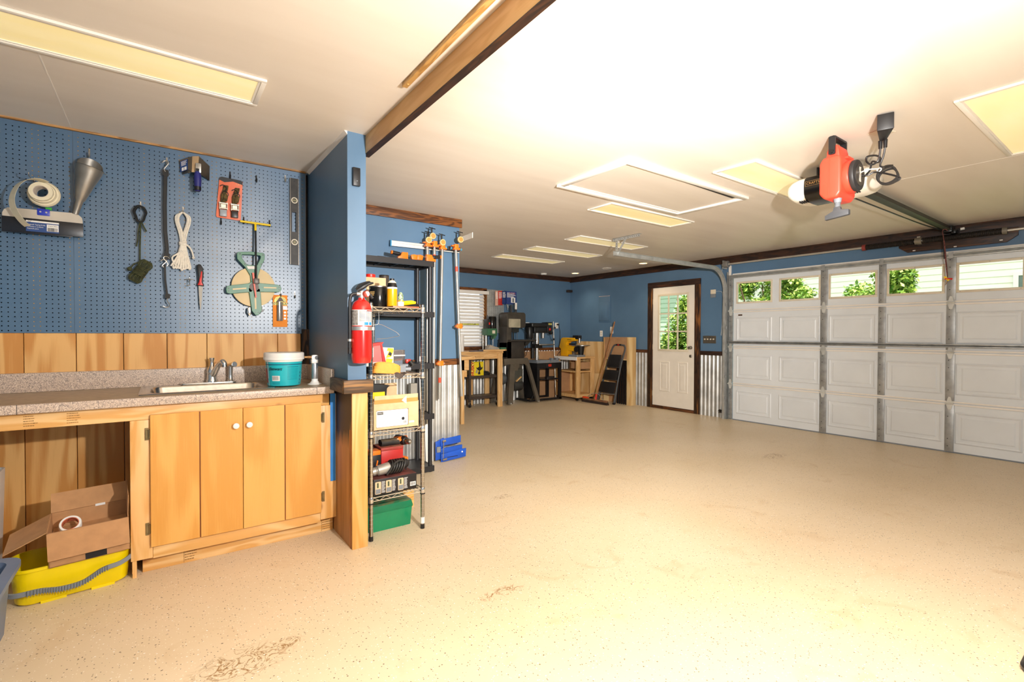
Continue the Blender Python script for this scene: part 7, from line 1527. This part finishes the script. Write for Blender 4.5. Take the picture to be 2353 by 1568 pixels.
# ceiling outlet with coiled cords
t = thing('ceiling_outlet', 'ceiling outlet plate with a black adapter plugged in', 'outlet', (3.39, 1.045, 2.40))
Mo = Matrix.Translation((3.39, 1.045, ZC)) @ Matrix.Rotation(R(-22), 4, 'Z'); MB().box((-.06, -.037, -.006), (.06, .037, 0), Mo).build('plate', CREAM, t, bevel=.002)
a0 = Vector((3.34, 1.022, 0)); a1 = Vector((3.10, .938, 0)); dr_ = (a1-a0).normalized(); sd_ = Vector((-dr_.y, dr_.x, 0)); vs = []
for p_, w_, zb in ((a0, .016, 2.375), (a1, .036, 2.352)): vs += [p_-sd_*w_+Vector((0, 0, zb)), p_+sd_*w_+Vector((0, 0, zb)), p_+sd_*w_+Vector((0, 0, 2.437)), p_-sd_*w_+Vector((0, 0, 2.437))]
MB().add(vs, [(3, 2, 1, 0), (4, 5, 6, 7), (0, 1, 5, 4), (1, 2, 6, 5), (2, 3, 7, 6), (3, 0, 4, 7)]).build('adapter', BLACK, t, bevel=.003)
t = thing('coiled_power_cord', 'two black power cords tied with a white twist beside the cord reel', 'cord', (3.35, 1.02, 2.1))
CO = mat('cord_black_gloss', '1e1c1c', .3, var=.05)
for y in (1.035, 1.012): MB().cyl((3.345, y, 2.38), (3.345, y, 2.335), .011, .009, 12).build('plug', BLACK, t)
MB().tube([(3.345, 1.035, 2.34), (3.35, 1.042, 2.29), (3.35, 1.052, 2.265), (3.35, 1.08, 2.258), (3.35, 1.104, 2.285), (3.35, 1.10, 2.31), (3.35, 1.06, 2.305), (3.35, 1.037, 2.285), (3.35, 1.045, 2.262), (3.35, 1.075, 2.275), (3.36, 1.085, 2.25), (3.36, 1.092, 2.225), (3.38, 1.12, 2.21), (3.45, 1.16, 2.215), (3.6, 1.25, 2.25), (3.68, 1.3, 2.29)], .0052, 8, smooth=5).build('upper_cord', CO, t)
m = [(3.345, 1.012, 2.34), (3.35, 1.022, 2.29), (3.35, 1.035, 2.235)]
for i in range(3): m += [(3.345, 1.0-.004*i+.05*math.cos(R(a)), 2.18-.008*i+(.050-.004*i)*math.sin(R(a))) for a in range(120, -200, -40)]
m += [(3.34, 1.05, 2.205), (3.33, 1.09, 2.196), (3.32, 1.13, 2.205), (3.31, 1.15, 2.23)]
MB().tube(m, .0052, 8, smooth=5).build('coiled_cord', CO, t)
MB().tube([(3.34, 1.041, 2.222), (3.33, 1.09, 2.228), (3.31, 1.12, 2.215)], .003, 6, smooth=3).tube([(3.34+.006*math.cos(a), 1.038+.012*math.cos(a), 2.215+.010*math.sin(a)) for a in [2*math.pi*k/10 for k in range(10)]], .003, 6, True).build('twist_tie', WHITEP, t)
# ---------------------------------------------------------------- ceiling lights, hatch
def lens_mat():
    s = NT('yellowed_lens'); b = s.b; co = s.coords((.8, 3, 1)); n = s.n('TexNoise', Scale=2.0, Detail=4.0); s.l(co, n.inputs['Vector'])
    col = s.ramp(n.outputs[0], [(.3, lin('ecd89c')), (.7, lin('f4e6b4'))]); s.l(col, b.inputs['Base Color']); s.l(col, b.inputs['Emission Color'])
    b.inputs['Emission Strength'].default_value = .42; b.inputs['Roughness'].default_value = .35; return s.m
LENS = lens_mat()
TF = mat('troffer_white', 'ece6dc', .4, var=.01)
def troffer(x0, x1, y0, y1, label):
    t = thing('ceiling_light', label, 'ceiling light', ((x0+x1)/2, (y0+y1)/2, ZC-.01), 'recessed fluorescent ceiling lights')
    w = .022; z0 = ZC-.012
    for (a, b) in (((x0, y0), (x1, y0+w)), ((x0, y1-w), (x1, y1)), ((x0, y0+w), (x0+w, y1-w)), ((x1-w, y0+w), (x1, y1-w))): MB().box((*a, z0), (*b, ZC)).build('frame_rail', TF, t, bevel=.003)
    w2 = .032
    for (a, b) in (((x0+w, y0+w), (x1-w, y0+w2)), ((x0+w, y1-w2), (x1-w, y1-w)), ((x0+w, y0+w2), (x0+w2, y1-w2)), ((x1-w2, y0+w2), (x1-w, y1-w2))): MB().box((*a, z0+.004), (*b, ZC)).build('inner_rail', TF, t)
    MB().box((x0+w2, y0+w2, ZC-.004), (x1-w2, y1-w2, ZC-.001)).build('lens', LENS, t)
troffer(-.83, .408, 2.50, 2.805, 'long yellowed ceiling light over the sink counter')
troffer(3.225, 4.48, .38, .695, 'yellowed ceiling light at the right picture edge')
troffer(3.235, 4.49, 1.69, 2.012, 'yellowed ceiling light behind the cord reel')
troffer(3.255, 4.50, 2.995, 3.305, 'yellowed ceiling light just past the attic hatch')
troffer(4.045, 5.285, 4.215, 4.505, 'yellowed ceiling light crossed by the track hanger')
troffer(4.06, 5.32, 5.075, 5.37, 'second farthest yellowed ceiling light')
troffer(4.07, 5.30, 5.878, 6.175, 'yellowed ceiling light nearest the far wall')
t = thing('attic_hatch', 'white framed attic hatch panel in the ceiling', 'hatch', (3.3, 2.54, ZC-.02))
x0, x1, y0, y1 = 2.527, 4.063, 2.187, 2.905; w = .045
for (a, b) in (((x0, y0), (x1, y0+w)), ((x0, y1-w), (x1, y1)), ((x0, y0+w), (x0+w, y1-w)), ((x1-w, y0+w), (x1, y1-w))): MB().box((*a, ZC-.022), (*b, ZC)).build('frame_board', WHITEP, t, bevel=.003)
for (a, b) in (((x0+w, y0+w), (x1-w, y0+w+.02)), ((x0+w, y1-w-.03), (x1-w, y1-w))): MB().box((*a, ZC-.012), (*b, ZC)).build('inner_stop', WHITEP, t)
MB().box((x0+w, y0+w+.02, ZC-.008), (x1-w, y1-w-.03, ZC)).build('hatch_panel', CEIL, t)
MB().add([(3.15, y0+w+.018, ZC-.0125), (x1-w-.06, y0+w+.018, ZC-.0125), (x1-w-.06, y0+w+.045, ZC-.0125), (3.5, y0+w+.03, ZC-.0125)], [(0, 1, 2, 3)]).build('open_gap', INK, t)
GLOW = mat('warm_bulb', 'ffd890', .4, emit=6, ecol='ffcf80', var=0)
for (x, y, lit, lab) in ((6.462, 5.252, 1, 'lit recessed downlight nearest the entry door'), (6.456, 6.057, 0, 'unlit recessed downlight in the middle of the right wall row'), (6.48, 6.893, 1, 'lit recessed downlight nearest the far corner')):
    t = thing('recessed_downlight', lab, 'downlight', (x, y, ZC-.005), 'recessed downlights along the right wall')
    MB().lathe([(.065, 0), (.085, 0), (.085, .006), (.065, .006), (.065, 0)], (x, y, ZC-.006), n=28).build('trim_ring', TF, t); MB().cyl((x, y, ZC-.003), (x, y, ZC-.001), .065, n=24).build('bulb', GLOW if lit else CREAM, t)
    if lit: lamp('downlight_bulb', 'SPOT', (x, y, ZC-.012), 22, (1, .82, .58), aim=(x, y, 0), spot_size=R(130), spot_blend=.8, shadow_soft_size=.05)
t = thing('smoke_detector', 'flat white smoke detector on the ceiling near the far wall', 'smoke detector', (6.03, 7.3, ZC-.03)); MB().lathe([(.03, 0), (.055, .004), (.06, .012), (.06, .028)], (6.03, 7.3, ZC-.028), n=24).build('case', WHITEP, t); MB().cyl((6.03, 7.3, ZC-.03), (6.03, 7.3, ZC-.028), .02, n=14).build('grille', GREYP, t)
# thin board joints on the ceiling
for (a, b, lab) in (((4.53, -.5), (4.535, 1.42), 'ceiling joint strip right of the opener'), ((-.41, 2.82), (-.405, 3.74), 'ceiling joint strip above the pegboard')):
    tag(MB().box((a[0], a[1], ZC-.0012), (b[0], b[1], ZC)).build('joint_strip', WHITE), lab, 'joint strip', kind='structure')
# ---------------------------------------------------------------- corner object at the lower right
t = thing('yellow_tool_bag', 'yellow and black rounded tool case at the lower right corner', 'tool case', (2.75, .28, 0))
m = MB(); loft(m, [rrect(2.735, .262, .26, .17, .05, 0, 0), rrect(2.735, .262, .27, .18, .055, .02, 0), rrect(2.735, .262, .25, .16, .05, .03, 0)]); m.build('black_base', BLACK, t)
m = MB(); loft(m, [rrect(2.75, .252, .24, .14, .045, .018, 0), rrect(2.75, .252, .235, .135, .045, .045, 0), rrect(2.75, .252, .20, .10, .04, .055, 0)]); m.build('yellow_shell', YELLOW, t)
# ---------------------------------------------------------------- outdoors
tag(MB().box((7.05, -14, -.25), (30, 24, -.08)).build('lawn', mat('lawn_green', '6f8a3a', .9, var=.25, vs=3)), 'green lawn outside the garage', 'lawn', kind='structure')
tag(MB().box((7.05, 3.5, -.09), (8.3, 6.5, -.03)).build('step_slab', mat('concrete', 'b8b0a4', .8, var=.06)), 'concrete step outside the entry door', 'step', kind='structure')
SID = mat('white_siding', 'f2f1e6', .6, var=.015)
def house(name, label, x, ya, yb_, ztop, wins, SID=SID):
    t = thing(name, label, 'house', (x, (ya+yb_)/2, -.1))
    MB().box((x+.03, ya, -.1), (x+4.5, yb_, ztop)).build('wall', SID, t)
    first = None; n = int((ztop-.2)/.13)
    for i in range(n):
        if first is None: first = MB().add([(x+.028, ya, .2), (x+.028, yb_, .2), (x+.028, yb_, .33), (x+.028, ya, .33), (x, ya, .2), (x, yb_, .2), (x+.022, yb_, .33), (x+.022, ya, .33)], [(4, 5, 6, 7), (0, 1, 5, 4), (3, 2, 6, 7), (0, 4, 7, 3), (1, 2, 6, 5), (0, 3, 2, 1)]).build('clapboard', SID, t, smooth=0)
        else: share(first, 'clapboard', t, (0, 0, .13*i))
    MB().prism([(x-.45, ztop-.02), (x+2.3, ztop+1.3), (x+5, ztop-.02)], 'Y', ya-.04, yb_+.04).build('roof', mat('roof_grey', '8a8680', .9, var=.1), t); MB().box((x-.46, ya-.04, ztop-.16), (x-.42, yb_+.04, ztop+.02)).build('fascia', WHITE, t)
    for (a, b, z0, z1) in wins:
        f_ = MB().box((x-.04, a-.07, z0-.07), (x, b+.07, z0)).box((x-.04, a-.07, z1), (x, b+.07, z1+.07)).box((x-.04, a-.07, z0), (x, a, z1)).box((x-.04, b, z0), (x, b+.07, z1)).build('window_frame', WHITEP, t); MB().box((x-.012, a, z0), (x-.006, b, z1)).build('pane', mat('dark_pane', '5a6a60', .1, var=.2, vs=2), f_)
    return t
house('neighbour_house', 'white clapboard house seen through the garage door windows', 13.2, -5.5, 7.6, 3.6, [(.2, 1.86, 1.3, 2.4), (2.25, 2.62, 1.2, 2.14)])
house('green_house', 'pale green clapboard house seen through the entry door glass', 11.6, 7.75, 15.5, 3.4, [(11.8, 12.8, 1.0, 2.0)], mat('shaded_green_siding', '9fb89c', .6, var=.015))  # siding green dimmed, the shade on this house is put into the colour
LEAFM = [mat('leaf_bright', 'c2d468', .5, var=.25, vs=6), mat('leaf_mid', '94b450', .5, var=.25, vs=6), mat('leaf_dark', '5e8a34', .5, var=.25, vs=6)]
def bush(name, label, c, rx, ry, rz, n, seed, leaf=.07, cat='bush', trunk=None):
    t = thing(name, label, cat, (c[0], c[1], -.08)); rn = random.Random(seed)
    clumps = []
    for _ in range(30):
        q = Vector((rn.gauss(0, 1), rn.gauss(0, 1), rn.gauss(0, 1))).normalized()*rn.random()**.4*.8; clumps.append((q.x, q.y, q.z, rn.uniform(.2, .34)))
    for k in range(3):
        m = MB(); vs = []; fs = []
        for _ in range(n//3):
            q = rn.choice(clumps); v = Vector((rn.gauss(0, 1), rn.gauss(0, 1), rn.gauss(0, 1))).normalized()*(q[3]*rn.random()**.35)
            p = Vector((c[0]+(q[0]+v.x)*rx, c[1]+(q[1]+v.y)*ry, max(.0, c[2]+(q[2]+v.z)*rz)))
            a = Vector((rn.gauss(0, 1), rn.gauss(0, 1), rn.gauss(-.3, .6))).normalized(); b = a.cross(Vector((rn.gauss(0, .6), rn.gauss(0, .6), 1))).normalized(); L2 = leaf*rn.uniform(.7, 1.3); w2 = L2*.3; i = len(vs)
            vs += [p, p+a*L2*.5+b*w2, p+a*L2, p+a*L2*.5-b*w2]; fs.append((i, i+1, i+2, i+3))
        m.add(vs, fs); tag(m.build('foliage', LEAFM[k], t, smooth=0), kind='stuff')
    for _ in range(7):
        e = (c[0]+rn.gauss(0, .4)*rx, c[1]+rn.gauss(0, .4)*ry, c[2]+rn.uniform(-.2, .5)*rz); MB().tube([(c[0]+rn.uniform(-.05, .05), c[1]+rn.uniform(-.05, .05), -.08), ((c[0]+e[0])/2, (c[1]+e[1])/2, e[2]*.5), e], [.035, .025, .012], 6).build('branch', mat('bark', '5a4630', .9), t)
bush('shrub', 'leafy shrub close behind the entry door glass', (8.8, 6.0, 1.0), .6, .62, 1.05, 11000, 1, .075)
bush('shrub', 'low pale shrub behind the left entry door panes', (9.3, 7.0, .6), .5, .5, .8, 5000, 5, .075)
bush('tree', 'leafy tree behind the two left garage door windows', (10.5, 5.12, 1.95), 1.0, .98, .95, 15000, 2, .085, 'tree')
bush('tree', 'leafy tree behind the fourth garage door window', (10.5, 3.15, 1.95), .75, .72, .8, 11000, 3, .08, 'tree')
